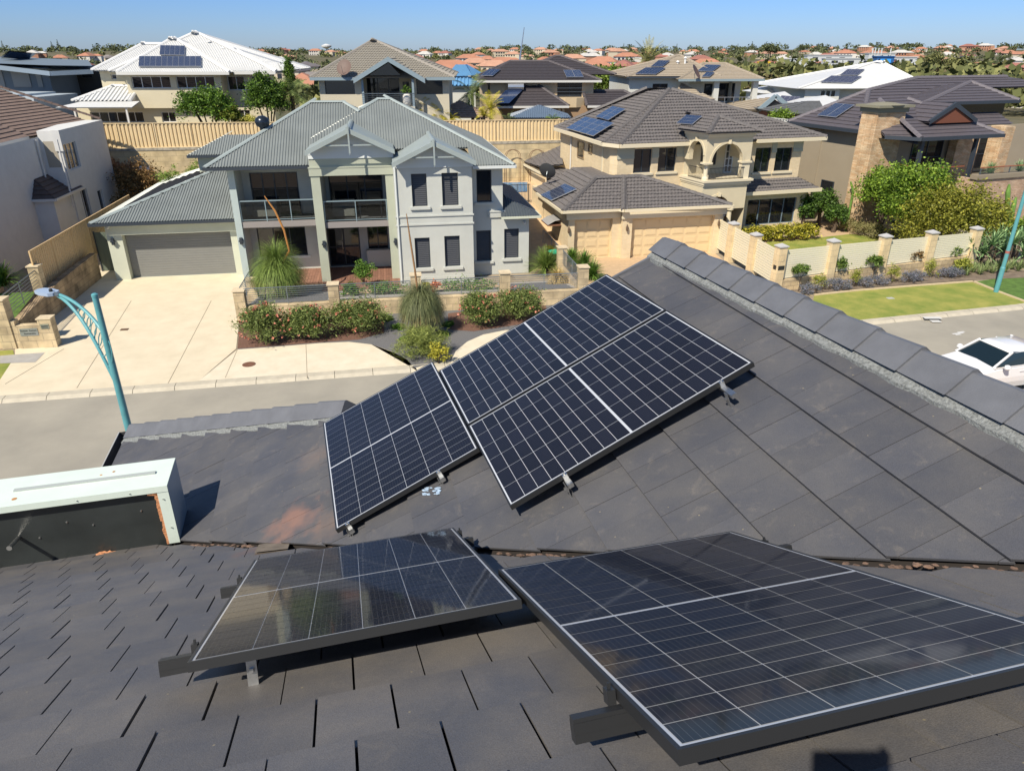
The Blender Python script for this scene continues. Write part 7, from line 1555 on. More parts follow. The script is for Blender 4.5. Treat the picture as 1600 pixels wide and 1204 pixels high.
for k_ in range(3): m.bar((cbx.x-1.2, -1.05, D.y(890, 153, -1.3).z+.2+k_*.3), (cbx.x+1.4, -1.05, D.y(890, 153, -1.3).z+.2+k_*.3), .03, .03)
m.build('railing', M_steelrail, dh)
m = MB(D); m.box(D.y(784, 190, -1.8).x, D.y(1010, 190, -1.8).x, -1.2, -1, BZ, lz-.1); m.build('wall', mat('wall_shade_brown', (.30, .20, .12), .9), dh)  # brown puts the shade below the low roofs into the wall colour
for u in (874, 880): m = MB(D); x_ = D.y(u, 185, -2.4).x; m.box(x_-.1, x_+.1, -2.4, -2.2, BZ, lz-.1); m.build('post', M_cd, dh)
ph_ = math.degrees(math.atan2(r0.z-dz_, 5.0))
FD2 = D; pv_px('pair of solar panels on the front right slope of the near-black roof', D, -.6, dz_, ph_, [(880, 110.5), (907, 110.5), (912, 122), (886, 122)], 2, 1); pv_px('solar array at the left hip of the near-black roof', D, -.6, dz_, ph_, [(764, 109), (781, 109), (770, 120), (750, 119)], 3, 1)
t = thing('solar_water_heater', 'cylinder solar water heater on the low near-black roof', 'water heater', P(806, 138, 70)); c_ = P(806, 136, 69.5); m = MB(); m.tube([c_-Vector((.7, 0, 0)), c_+Vector((.7, .05, 0))], .28, 14); m.build('tank', M_alu, t); m = MB(); m.poly([c_+Vector(v_) for v_ in ((-.9, -.1, -.25), (.6, -.1, -.25), (-.6, -2.6, -1.2), (-2.0, -2.6, -1.2))]); m.build('collector', M_pv, t)
for (u, v, y, h_) in ((823, 113, 2, .9), (780, 154, -1, .6), (856, 97, 5, .6), (862, 97, 5, .6)): p_ = D.y(u, v, y); m = MB(D); m.lathe((p_.x, y, p_.z-h_), [(.07, 0), (.07, h_), (.12, h_+.02), (.02, h_+.1)], 8); m.build('vent_pipe', M_alu, dh)
# --- gazebos
def gazebo(label, ax_, ay_, Y, l_, r_, mt, style, pitch, group='garden gazebos'):
    a = P(ax_, ay_, Y); el, er = P(l_[0], l_[1], Y-1.8), P(r_[0], r_[1], Y-1.8); ez_ = (el.z+er.z)/2; w_ = (er.x-el.x)/2; cx = (el.x+er.x)/2; f_ = Fr((cx, Y, 0), 0)
    t = thing('gazebo', label, 'gazebo', (cx, Y, BZ), group); hp(t, f_, -w_, w_, -1.9, 1.9, ez_, a.x-cx-.03, a.x-cx+.03, 0, a.z, style, mt, None, pitch)
    for sx in (-1, 1):
        for sy in (-1, 1): m = MB(f_); m.box(sx*(w_-.5)-.07, sx*(w_-.5)+.07, sy*1.4-.07, sy*1.4+.07, BZ, ez_); m.build('post', M_dg, t)
gazebo('brown shingled gazebo peak among yellow palms behind the long cream fence', 718, 157, 62, (672, 183), (762, 184), mat('brown_shake', (.30, .21, .16), .9, .3, 6), 'tile', .28); gazebo('blue-grey sheet gazebo peak behind the long cream fence', 842, 164.5, 62, (797, 184), (892, 184), mat('bluegrey_sheet', (.11, .155, .22), .45, .05, 2), 'corr', .15)
# --- right-hand house with pale tiles and corner balcony
E_ = Fr((P(980, 119, 76).x, 76, 0), 5); eh = thing('pale_tiled_house', 'pale house with beige tiled hip roof and a corner balcony, beyond the cream brick house', 'house', E_.w(6, 2, BZ))
M_bt = mat('beige_tile', (.34, .29, .22), .85, .12, 6); M_pw = mat('pale_wall', (.56, .57, .53), .9, .02, 1); M_btc = mat('beige_ridge', (.30, .255, .195), .8)
ez2 = E_.y(1000, 120, -.6).z; ex0, ex1 = E_.y(979, 120, -.6).x, E_.y(1080, 121, -.6).x; ra = E_.y(1058, 87, 4.5); rb3 = E_.y(1064, 87, 4.5); hp(eh, E_, ex0, ex1+3, -.6, 10, ez2, ra.x, rb3.x, 4.5, ra.z, 'tile', M_bt, M_btc, .42)
fx0, fx1 = E_.y(1076, 124, -1.6).x, E_.y(1194, 124, -1.6).x; rc, rd_ = E_.y(1100, 99.5, 3), E_.y(1134, 99.5, 3); fz3 = E_.y(1130, 124, -1.6).z; hp(eh, E_, fx0-1, fx1, -1.6, 8, fz3, rc.x, rd_.x, 3, rc.z, 'tile', M_bt, M_btc, .42)
facade(eh, E_, 0, ex0+.4, E_.y(1078, 130, 0).x, BZ, ez2, M_pw, [dict(**px(E_, 0, (1020, 131), (1042, 151)), n=2)]); facade(eh, E_, .8, E_.y(1078, 130, .8).x, E_.y(1158, 130, .8).x, BZ, fz3, M_pw, [dict(**px(E_, .8, (1101, 131), (1113, 149)), n=1), dict(**px(E_, .8, (1122, 130), (1146, 158)), n=2)])
box3(eh, E_, ex0+.4, fx1-2.5, 0, 9, BZ, ez2, M_pw); gutter(eh, E_, [(ex0, -.65, ez2-.08), (ex1, -.65, ez2-.08)], M_dg, .16, .14); gutter(eh, E_, [(fx0-1, -1.65, fz3-.08), (fx1, -1.65, fz3-.08), (fx1, 6, fz3-.08)], M_bf, .2, .15)
bfz = E_.y(1160, 169, -1.2).z; m = MB(E_); m.box(E_.y(1115, 160, -1.2).x, E_.y(1182, 160, -1.2).x, -1.3, .8, bfz-.35, bfz); m.build('balcony', M_pw, eh)
for u in (1117.5, 1178): m = MB(E_); x_ = E_.y(u, 150, -1.1).x; m.box(x_-.25, x_+.25, -1.25, -.75, BZ, fz3-.1); m.build('post', M_pw, eh)
m = MB(E_); xs_ = [E_.y(u, 155, -1.1).x for u in (1120, 1132, 1146, 1159, 1176)]
for x_ in xs_: m.bar((x_, -1.15, bfz), (x_, -1.15, bfz+1), .06, .06)
m.bar((xs_[0], -1.15, bfz+1), (xs_[-1], -1.15, bfz+1), .06, .06); m.build('railing', M_alu, eh)
pe_ = math.degrees(math.atan2(ra.z-ez2, 5.1)); pf2 = math.degrees(math.atan2(rc.z-fz3, 4.6))
pv_px('wide solar array low on the left of the beige tiled roof', E_, -.6, ez2, pe_, [(1009, 106.5), (1039, 106.5), (1024, 117.5), (990, 116.5)], 6, 1); pv_px('upper solar array at the left of the beige tiled roof', E_, -.6, ez2, pe_, [(1029, 95.5), (1048, 95.5), (1035, 105.5), (1017, 105)], 4, 1); pv_px('solar array on the right half of the beige tiled roof', E_, -1.6, fz3, pf2, [(1103, 102), (1128, 102), (1113, 113), (1090, 112)], 5, 1); pv_px('small solar array beside the brown dish on the beige tiled roof', E_, -1.6, fz3, pf2, [(1104, 114), (1117, 114), (1109, 121), (1096, 121)], 2, 1)
dish('satellite_dish', 'dark brown satellite dish on the beige tiled roof', P(1087, 113, 74), .65, 120, MATS['dish_brown'])
m = MB(E_); la, lb2 = E_.y(1074, 131, -2), E_.y(1062, 148, -2.5); roof(m, [E_.w(lb2.x-1, -3, lb2.z-.4), E_.w(lb2.x+3.4, -3, lb2.z-.4), E_.w(la.x, -.1, la.z)], 'tile', .4); m.build('low_roof', M_bt, eh)
for (u, v) in ((1059, 98), (1067, 107), (1071, 92)): p_ = E_.y(u, v, 2.5); m = MB(E_); m.lathe((p_.x, 2.5, p_.z-.6), [(.1, 0), (.1, .6), (.2, .65), (.05, .8)], 8); m.build('vent_pipe', M_whc, eh)
# --- far right white hip roof
V = Fr((P(1250, 137, 88).x, 88, 0), 4); vh = thing('white_hip_house', 'pale house with a wide white hip roof behind the taupe house', 'house', V.w(6, 2, 2)); vz_ = V.y(1300, 138.5, -.6).z; vx0, vx1 = V.y(1247, 137, -.6).x, V.y(1445, 139, -.6).x; va2 = V.y(1368, 98, 6); hp(vh, V, vx0, vx1+1, -.6, 13, vz_, va2.x-.3, va2.x+1.0, 6, va2.z, 'plain', M_whr, M_whc)
facade(vh, V, 0, V.y(1258, 145, 0).x, V.y(1312, 145, 0).x, 0, vz_-.1, M_pw, [dict(**px(V, 0, (a, 142), (a+4.5, 151)), n=1) for a in (1283.5, 1291.5, 1299.5)]); box3(vh, V, V.y(1258, 145, 0).x, vx1, 0, 11, 0, vz_-.1, M_pw); m = MB(V); m.box(V.y(1312, 145, 0).x, vx1-.5, 1.0, 1.2, 0, vz_-.1); m.build('wall', M_pw, vh)
pv_ = math.degrees(math.atan2(va2.z-vz_, 6.6)); pv_px('wide solar array on the white hip roof', V, -.6, vz_, pv_, [(1299, 119), (1345, 119.5), (1330, 130.5), (1279, 129)], 6, 1, mat('pv_violet', (.05, .055, .10), .2, .2, 8, coat=.6)); pv_px('upper solar array on the white hip roof', V, -.6, vz_, pv_, [(1324, 109), (1350, 108.5), (1339, 118.5), (1310, 118)], 4, 1, MATS['pv_violet'])
# --- blue steel roofed house, left modern dark house, small houses between
def smallhouse(label, name, u0, u1, v, Y, dep, au, av, style, rm, wm, zb=2.5, az=3, ru=None, pitch=.42, cat='house', wins=()):
    f_ = Fr((P(u0, v, Y).x, Y, 0), az); z_ = f_.y((u0+u1)/2, v, -.5).z; xx = f_.y(u1, v, -.5).x; a = f_.y(au, av, dep/2); b = f_.y(ru or au, av, dep/2)
    t = thing(name, label, cat, f_.w(xx/2, 1, zb)); hp(t, f_, -.5, xx, -.5, dep, z_, a.x-.03, b.x+.03, dep/2, a.z, style, rm, None, pitch); facade(t, f_, 0, 0, xx-.5, zb, z_-.05, wm, [dict(**px(f_, 0, *q), n=1) for q in wins]); box3(t, f_, 0, xx-.5, 0, dep-.5, zb, z_-.05, wm); return t, f_
M_blr = mat('blue_sheet_roof', (.13, .31, .52), .4, .04, 2)
smallhouse('house with a bright blue sheet-metal roof beyond the palms', 'blue_roofed_house', 700, 750, 134, 84, 7, 722, 116, 'corr', M_blr, M_pw, pitch=.4)
bt = thing('blue_roof_tower', 'tall blue sheet-metal roof peak beyond the gabled house', 'roof peak', P(712, 135, 86)); f_ = Fr((P(695, 118, 86).x, 86, 0), 0); m = MB(); pA_, pB_, pC_, pD_ = P(696, 120, 86), P(738, 118, 86), P(727, 101, 86), P(712, 101, 86); roof(m, [pA_, pB_, pC_, pD_], 'corr', .4); m.poly([pB_, pB_+Vector((1.2, 4, 0)), pC_+Vector((0, 3, 0)), pC_]); m.poly([pA_, pA_+Vector((0, 4, 0)), pD_+Vector((0, 3, 0)), pD_]); m.build('roof', M_blr, bt); m = MB(f_); m.box(.4, (pB_-pA_).x-.2, .2, 3, 3, pA_.z); m.build('wall', M_pw, bt)
smallhouse('low house with a slate-grey roof and red brick wall in front of the white roofs', 'slate_roofed_house', 1228, 1292, 178, 64, 7, 1262, 158, 'tile', mat('slate_grey_tile', (.12, .125, .13), .8, .2, 6), mat('red_brick_far', (.30, .12, .08), .9, .1, 5), zb=2, ru=1280)
sg, f_ = smallhouse('small house with a tan tiled roof and blue-grey front gable beside the balcony house', 'gable_house', 1175, 1232, 172, 70, 8, 1205, 152, 'tile', M_bt, M_pw, zb=2)
m = MB(); g1_, g2_, g3_ = P(1186, 172, 69), P(1212, 150, 69), P(1238, 171, 69)
for a, b in ((g1_, g2_), (g3_, g2_)): m.bar(a, b, .25, .35)
m.build('bargeboard', M_bf, sg); m = MB(); m.poly([g1_+Vector((.3, .1, 0)), g3_+Vector((-.3, .1, 0)), g2_+Vector((0, .1, -.3))]); m.build('gable_glass', M_glass, sg); m = MB(); m.poly([g1_+Vector((.6, .4, -.1)), g3_+Vector((-.6, .4, -.1)), Vector((g3_.x-.6, g3_.y+.4, 2)), Vector((g1_.x+.6, g1_.y+.4, 2))]); m.build('porch_glass', M_glass, sg)
for i, (u0, u1, v, Y, au, av) in enumerate(((1195, 1230, 146, 96, 1212, 133), (1213, 1262, 141, 104, 1234, 129), (1240, 1300, 150, 92, 1262, 137), (1205, 1250, 158, 84, 1226, 143), (1255, 1330, 166, 78, 1290, 149))):
    smallhouse(['leftmost small white roof peak beyond the balcony house', 'white roof peak beside the bushland edge, above the solar array', 'low white roof just left of the white hip house', 'white roof carrying a violet solar array', 'low white roof behind the slate-grey roof'][i], 'white_roofed_cottage', u0, u1, v, Y, 7, au, av, 'plain', M_whr, M_pw, zb=1)
f_ = Fr((P(1205, 158, 84).x, 84, 0), 3); pv_px('violet solar array on the low white roof', f_, -.5, P(1226, 158, 83.5).z, 28, [(1221, 150), (1252, 151), (1240, 166), (1212, 163)], 4, 1, MATS['pv_violet'], lift=.4)
colorfence('steel_fence', 'white ribbed fence behind the cream brick house, left of the taupe house', P(1190, 185, 60).xy, P(1255, 198, 56).xy, 2.6, P(1220, 186, 58).z, mat('white_fence', (.62, .63, .6), .5), pitch=.3, depth=.07)
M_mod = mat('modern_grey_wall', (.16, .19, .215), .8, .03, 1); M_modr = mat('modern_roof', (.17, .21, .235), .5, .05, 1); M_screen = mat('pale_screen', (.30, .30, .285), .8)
mh = thing('modern_grey_house', 'flat-roofed dark grey modern house at the far left with pale screens', 'house', P(70, 170, 66)); f_ = Fr((P(0, 100, 66).x-6, 66, 0), 2)
yy = 0; a0 = f_.y(75, 111, 0); m = MB(f_); m.box(-6, a0.x, 0, 8, 2, f_.y(40, 105, 0).z); m.build('wall', M_mod, mh)
for (ua, ub_) in ((-30, 9), (15, 50), (53, 68)): d_ = px(f_, -.05, (ua, 107), (ub_, 136)); m = MB(f_); m.box(d_['x'][0], d_['x'][1], -.08, -.01, d_['z'][0], d_['z'][1]); m.build('screen', M_screen, mh)
m = MB(); q = [P(-40, 98, 65), P(78, 112, 65), P(145, 109, 67), P(138, 96, 80), P(0, 95, 80), P(-40, 95, 80)]; roof(m, q, 'plain', under=.3); m.build('roof', M_modr, mh); m = MB()
for a, b in zip(q[:2], q[1:3]): m.bar(a-Vector((0, .05, .15)), b-Vector((0, .05, .15)), .1, .35)
m.build('fascia', mat('blue_grey_flashing', (.22, .28, .34), .5), mh)
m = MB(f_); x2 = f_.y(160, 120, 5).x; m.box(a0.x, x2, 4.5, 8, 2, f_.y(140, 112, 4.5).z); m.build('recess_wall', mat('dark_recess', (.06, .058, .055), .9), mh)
for (ua, va_, ub_, vb_) in ((77, 115, 96, 127), (126, 113, 145, 122)): window(mh, f_, 4.4, *px(f_, 4.4, (ua, va_), (ub_, vb_))['x'], *px(f_, 4.4, (ua, va_), (ub_, vb_))['z'])
m = MB(); q = [P(0, 90, 72), P(16, 82, 72), P(55, 83, 78), P(45, 94, 78)]; roof(m, q, 'plain', under=.1); tp = tag(m.build('rooftop_frame', M_pv), 'tilted dark solar frame standing on the modern grey roof', 'solar array'); 
m = MB()
for u, v in ((4, 147), (24, 155), (40, 150)):
    p_ = P(u, v, 60); m.box(p_.x-1.6, p_.x+1.8, 58, 64, 2.5, p_.z)
m.build('flat_roof', mat('pale_flat_roof', (.38, .44, .48), .6), mh)
# --- mast and far landmarks
mast = thing('radio_mast', 'thin leaning lattice mast rising behind the near-black roof', 'mast', P(811, 96, 110)); m = MB(); m.tube([P(810, 110, 110), P(819, 43, 110)], [.14, .06], 6); m.build('pole', M_alu, mast)
wt = thing('water_tower', 'pale mushroom-shaped water tower on the far left skyline', 'water tower', P(511, 82, 1300)); c_ = P(511, 82, 1300); m = MB(); m.lathe(c_, [(1.6, -4), (1.4, 5), (8, 8), (8.5, 10), (2, 12.5)], 16); m.build('tower', M_whr, wt)
# ================================================================ FAR SUBURB
def hz(x, y): q = G.loc(Vector((x, y, 0))); return terr(q.x, q.y)
TM = [mat('terracotta_%d' % i, c_, .85, .12, .3) for i, c_ in enumerate(((.40, .19, .12), (.30, .13, .10), (.44, .25, .17), (.22, .20, .19), (.50, .49, .46), (.13, .12, .13)))]
WM = [mat('far_wall_%d' % i, c_, .9) for i, c_ in enumerate(((.55, .48, .36), (.62, .60, .55), (.42, .22, .14)))]
names = ['orange tiled', 'dark red tiled', 'pale terracotta tiled', 'grey tiled', 'white sheet', 'charcoal tiled']
protos = []
M_farwin = mat('far_window', (.03, .035, .045), .2)
for i in range(6):
    for j in range(2):
        m = MB(); L_a, D_a, h_ = (14+3*j, 10, 3.0+2.8*j); m.box(-L_a/2, L_a/2, -D_a/2, D_a/2, -3, h_, 1)
        e_ = .6; A_ = [(-L_a/2-e_, -D_a/2-e_, h_), (L_a/2+e_, -D_a/2-e_, h_), (L_a/2+e_, D_a/2+e_, h_), (-L_a/2-e_, D_a/2+e_, h_)]; ra_, rb_ = (-L_a/2+D_a/2, 0, h_+2.7), (L_a/2-D_a/2, 0, h_+2.7)
        for f3 in ([A_[0], A_[1], rb_, ra_], [A_[1], A_[2], rb_], [A_[2], A_[3], ra_, rb_], [A_[3], A_[0], ra_]): m.poly(f3, 0)
        B_ = [(L_a/2-5, -D_a/2-4.5, h_), (L_a/2+e_, -D_a/2-4.5, h_), (L_a/2+e_, 0, h_), (L_a/2-5, 0, h_)]; tp_ = (L_a/2-2.2, -D_a/2-1.5, h_+1.5)
        m.poly([B_[0], B_[1], tp_], 0); m.poly([B_[1], B_[2], (L_a/2-2.2, 0, h_+1.5), tp_], 0); m.poly([B_[3], B_[0], tp_, (L_a/2-2.2, 0, h_+1.5)], 0); m.box(L_a/2-4.6, L_a/2+.2, -D_a/2-4.1, 0, -3, h_, 1)
        for lv in range(j+1):
            for k_ in range(4): x_ = -L_a/2+1.2+k_*2.9; m.box(x_, x_+1.6, -D_a/2-.05, -D_a/2+.05, .9+2.8*lv, 2.2+2.8*lv, 2)
        o = m.build('far_house', [TM[i], WM[(i+j) % 3], M_farwin], org=(0, 0, 0)); protos.append((o, i, j))
r = random.Random(21); cnt = 0; used = set(); spots_ = []
def okspot(x, y, dmin=15):
    for (a, b) in spots_:
        if abs(a-x) < dmin and abs(b-y) < dmin: return False
    return True
zones = [(-37, -22, 130, 900, 20, (0, 1, 0, 4, 3)), (-22, 38, 620, 1350, 110, (0, 2, 1, 0, 4, 2)), (-3, 14, 260, 620, 40, (0, 2, 0, 1, 4)), (-9, 3, 300, 700, 16, (0, 1, 0)), (20, 36, 900, 1400, 34, (0, 1, 2, 4, 0)), (30, 38, 180, 420, 12, (5, 3, 0, 1)), (-20, -8, 230, 620, 20, (4, 3, 5, 0))]
for (a0_, a1_, d0, d1, n_, cs) in zones:
    k_ = 0; tr = 0
    while k_ < n_ and tr < n_*12:
        tr += 1; az_ = math.radians(r.uniform(a0_, a1_)); d = math.sqrt(r.uniform(d0**2, d1**2)) if d1 < 1000 else r.uniform(d0, d1); x, y = math.sin(az_)*d, math.cos(az_)*d
        if not okspot(x, y, 13 if d < 500 else 20): continue
        spots_.append((x, y)); c_ = r.choice(cs); j = 1 if r.random() < .35 else 0; src = protos[c_*2+j][0]
        o = src if (c_*2+j) not in used else src.copy()
        if (c_*2+j) in used: COL.objects.link(o)
        used.add(c_*2+j); o.location = (x, y, hz(x, y)-.3); o.rotation_euler = (0, 0, r.uniform(-.5, .5)+(math.pi/2 if r.random() < .3 else 0)); s_ = r.uniform(.85, 1.2); o.scale = (s_, s_, s_)
        tag(o, 'small far-off house with %s roof in the distant suburb' % names[c_], 'house', 'far houses with %s roofs' % names[c_]); k_ += 1; cnt += 1
for (o, i, j) in protos:
    if (i*2+j) not in used: bpy.data.objects.remove(o)
# pale commercial sheds to the right
M_shed = mat('pale_shed', (.52, .55, .56), .7); M_shedb = mat('shed_blue', (.02, .10, .28), .6)
for i, (u0, u1, v0_, v1__, Y, mt) in enumerate(((1262, 1330, 87, 97, 620, M_shed), (1290, 1372, 92, 99, 560, M_shed), (1358, 1398, 84, 91, 640, M_shed), (1232, 1262, 93, 100, 560, M_shed), (1371, 1396, 89, 99, 520, M_shedb), (1392, 1432, 90, 97, 560, M_shed))):
    a, b = P(u0, v0_, Y), P(u1, v1__, Y); m = MB(); zb = b.z-2; m.box(a.x, b.x, Y, Y+7, zb-8, a.z); m.box(a.x-.5, b.x+.5, Y-.5, Y+7.5, a.z, a.z+.5)
    for k_ in range(3): x_ = a.x+(b.x-a.x)*(.12+k_*.3); m.box(x_, x_+(b.x-a.x)*.12, Y-.1, Y, a.z-2.8, a.z-1.2, 1)
    tag(m.build('shed', [mt, M_farwin]), ['long pale flat-roofed shed at the left of the far commercial row', 'pale low shed just above the white hip roof', 'high pale shed with thin chimneys on top', 'small pale shed at the left end of the commercial row', 'dark blue shop block with a bright sign', 'pale shed at the right end of the commercial row'][i], 'shed')
a = P(1382, 96, 519); m = MB(); m.box(a.x-3, a.x+4, 518.5, 519, a.z-1, a.z+1.4); tag(m.build('shop_sign', mat('sign_blue', (.05, .35, .85), .5)), 'bright blue sign on the dark blue shop block', 'sign')
m = MB()
for u in (1363, 1367, 1372, 1377, 1391): c_ = P(u, 84, 640); m.tube([c_-Vector((0, 0, 4)), c_+Vector((0, 0, 4))], .5, 6)
t_ = m.build('chimney_stack', M_shed); tag(t_, 'row of thin pale flues above the commercial sheds', 'chimney')
y_ = P(1196, 97, 240); m = MB(); m.box(y_.x-1.6, y_.x+1.6, 240, 243, y_.z-.5, y_.z+.1); m.box(y_.x-.1, y_.x+.1, 241, 241.2, y_.z-6, y_.z-.5); tag(m.build('shade_sail', mat('yellow_sail', (.75, .50, .03), .6)), 'yellow shade structure in the bushland beyond the beige tiled roof', 'shade')
# bushland: clumps of scrub and trees as one mass; separate trees stand out on the skyline
def bush(name, n, az0, az1, d0, d1, hmin, hmax, leafn, mt, seed, lsz=1.6, p_=1.0, kind='stuff'):
    rr = np.random.default_rng(seed); out = []; 
    for i in range(n):
        az_ = math.radians(rr.uniform(az0, az1)); d = d0+(d1-d0)*rr.random()**p_; x, y = math.sin(az_)*d, math.cos(az_)*d
        if not okspot(x, y, 10): continue
        h_ = rr.uniform(hmin, hmax); w_ = h_*rr.uniform(.6, 1.1); z = hz(x, y); c = rr.normal(size=(leafn, 3)); c /= np.linalg.norm(c, axis=1)[:, None]; c *= (.55+.45*rr.random(leafn))[:, None]; c[:, 2] = np.abs(c[:, 2])*1.0
        out.append(c*np.array([w_, w_, h_*.72])+np.array([x, y, z+h_*.22]))
    o = leaves(name, np.concatenate(out), lsz, mt, aspect=.8, seed=seed, jit=.4, org=(0, 300, 0)); o['kind'] = kind; return o
M_b1 = leafmat('bush_olive', (.075, .10, .03), (.19, .19, .07), .8, .0); M_b2 = leafmat('bush_dark', (.055, .075, .035), (.12, .14, .06), .8, 0); M_b3 = leafmat('bush_brown', (.10, .09, .045), (.17, .14, .07), .8, 0)
bush('bushland', 260, 14, 41, 140, 330, 6.5, 10.5, 110, M_b1, 31, 1.2); bush('bushland', 150, 14, 41, 150, 520, 5, 9, 80, M_b3, 32, 1.3); bush('bushland', 150, -12, 16, 125, 330, 4.5, 7.5, 90, M_b1, 33, 1.2); bush('bushland', 110, -40, -10, 110, 420, 3, 6, 80, M_b1, 37, 1.3)
bush('bushland', 560, -40, 42, 330, 1500, 4, 9, 70, M_b2, 34, 1.7); bush('bushland', 300, -40, 42, 500, 1550, 3, 7, 60, M_b1, 35, 2.0); bush('bushland', 340, -40, 42, 1100, 1600, 6, 12, 80, M_b2, 36, 2.2)
# trees one can pick out on the skyline
def pine(u, v, Y, hpx, label):
    b = P(u, v, Y); h_ = hpx/F*Y; t = thing('pine_tree', label, 'tree', b, 'pines on the skyline'); m = MB(); m.tube([b, b+Vector((0, 0, h_))], [h_*.02, h_*.005], 5); m.build('trunk', M_bark, t)
    rr = np.random.default_rng(int(u)); k_ = 240; zz = rr.random(k_)**.8; lay = np.round(zz*7)/7; ang = rr.random(k_)*6.283; ra_ = (1-lay)*h_*.26*(.4+.6*rr.random(k_)); C = np.stack([b.x+np.cos(ang)*ra_, b.y+np.sin(ang)*ra_, b.z+h_*(.12+.88*lay)+ra_*.15], 1); leaves('crown', C, h_*.09, M_b2, t, seed=3)
for (u, v, Y, hpx, lab) in ((83, 80, 420, 12, 'left one of the two tall pines on the far left skyline'), (93, 80, 420, 14, 'right one of the two tall pines on the far left skyline'), (6, 79, 420, 12, 'pine at the far left edge of the skyline'), (974, 82, 900, 11, 'thin pine on the skyline left of the beige tiled roof'), (1174, 80, 900, 12, 'thin pine on the skyline above the beige tiled roof'), (1152, 80, 900, 9, 'short pine on the skyline above the beige tiled roof'), (1057, 80, 900, 9, 'short pine above the ridge of the beige tiled roof'), (875, 82, 800, 9, 'thin pine above the near-black roof')): pine(u, v, Y, hpx, lab)
def ftree(label, u, v, Y, wpx, hpx, mt, seed, group=None, name='tree'):
    b = P(u, v+hpx, Y); w_ = wpx/F*Y/2; h_ = hpx/F*Y
    t = shrub(name, label, 'tree', b, (w_, w_, h_*.42), mt, leaf=w_*.16, ncl=40, nl=40, seed=seed, trunk=(w_*.05, h_*.4, 4), group=group, zc=h_*.56, shell=.35); return t
ftree('round dark tree on the skyline above the beige tiled roof', 1203, 73, 420, 30, 16, M_b2, 41); ftree('tall dark tree on the skyline right of the round one', 1250, 71, 420, 11, 16, M_b2, 42); ftree('dark conifer clump in the scrub at the right edge', 1573, 84, 260, 9, 18, M_b2, 43)
for i, (u, v, w__, h__) in enumerate(((1455, 86, 34, 24), (1500, 92, 40, 22), (1410, 104, 36, 20))): ftree(['broad olive tree above the white hip roof, left of centre', 'broad olive tree at the far right above the taupe roof', 'olive tree just behind the taupe roof ridge'][i], u, v, 230, w__, h__, M_b1, 50+i)
# ================================================================ PLANTS
def fr_blades(name, base, n, L, mt, parent, seed, spread=1.2, droop=1.0, w=.006, segs=5, up0=.2, up1=1.5, org=None):
    """arching needle leaves from one point"""
    r = np.random.default_rng(seed); V = []
    az = r.random(n)*6.283; el = up0+(up1-up0)*r.random(n)**.8; Ls = L*(.75+.35*r.random(n)); d = np.stack([np.cos(az)*np.cos(el), np.sin(az)*np.cos(el), np.sin(el)], 1); side = np.stack([-np.sin(az), np.cos(az), 0*az], 1)
    P0 = np.array(base)[None]+d*.05
    prev = P0; dirv = d.copy(); q = []
    for s in range(segs):
        nx = prev+dirv*(Ls/segs)[:, None]; w0 = w*(1-s/segs*.75); w1 = w*(1-(s+1)/segs*.75)
        q.append(np.stack([prev-side*w0, prev+side*w0, nx+side*w1, nx-side*w1], 1)); prev = nx; dirv = dirv+np.array([0, 0, -droop/segs])[None]*(1.0); dirv /= np.linalg.norm(dirv, axis=1)[:, None]
    V = np.concatenate(q, 0).reshape(-1, 3); return rawmesh(name, V, 4, mt, parent, org)
M_xan = leafmat('grass_tree_green', (.12, .19, .035), (.24, .33, .08), .6, .15); M_xan2 = leafmat('grass_tree_grey', (.09, .12, .045), (.20, .22, .10), .6, .15); M_dead = leafmat('dead_skirt', (.16, .12, .05), (.33, .26, .12), .8, .1); M_spike = mat('flower_spike', (.42, .19, .05), .85, .25, 20, .6, 60); M_spike2 = mat('spike_brown', (.26, .15, .07), .85, .25, 20, .6, 60)
def grasstree(label, base, hc, L, spike, mt, n, seed, droop=1.6, spm=None, up0=-.3, sr=.05):
    base = Vector(base); t = thing('grass_tree', label, 'grass tree', base); m = MB(); m.tube([base, base+Vector((0, 0, hc))], [.2, .17], 12); m.build('trunk', mat('black_trunk', (.03, .022, .018), .95, .3, 20, .8, 40), t)
    c = base+Vector((0, 0, hc)); fr_blades('leaf_crown', c, n, L, mt, t, seed, droop=droop, w=.008, segs=6, up0=up0, up1=1.5); fr_blades('dead_skirt', c, int(n*.2), L*.9, M_dead, t, seed+1, droop=2.6, w=.008, segs=6, up0=-.2, up1=.5)
    m = MB(); m.tube([c]+[Vector(p_) for p_ in spike], [sr*.7, sr, sr, sr*.9, sr*.4][:len(spike)+1], 8); m.build('flower_spike', spm or M_spike, t)
b = P(431, 447, P(431, 447, 1).y*0+32.0); b = G.w(7.55, -4.6, .1); c_ = P(433, 418, b.y); b.x = c_.x
def top(u, v, Y, dy=0): return P(u, v, Y+dy)
grasstree('grass tree with a bright green arching crown and a tall curved orange spike', (b.x, b.y, .25), c_.z-.25-.2, 1.6, [top(452, 392, b.y), top(444, 360, b.y), top(430, 330, b.y), top(413, 306, b.y)], M_xan, 4600, 61, droop=2.3)
b2 = gz(661, 523, 0); c2 = P(658, 476, b2.y)
grasstree('grass tree with a drooping grey-green skirt and a thin brown spike at the garden wall', (b2.x, b2.y, 0), c2.z, 1.4, [top(652, 450, b2.y), top(648, 420, b2.y), top(641, 375, b2.y), top(635, 334, b2.y)], M_xan2, 4200, 62, droop=3.4, spm=M_spike2, up0=-.1, sr=.04)
b3 = gz(852, 425, .1); t = thing('strappy_plant', 'spiky green clump behind the railing beside the grey house corner', 'plant', b3); fr_blades('leaf_blades', b3+Vector((0, 0, .15)), 700, 1.15, M_xan, t, 63, droop=1.0, w=.014, up0=.2)
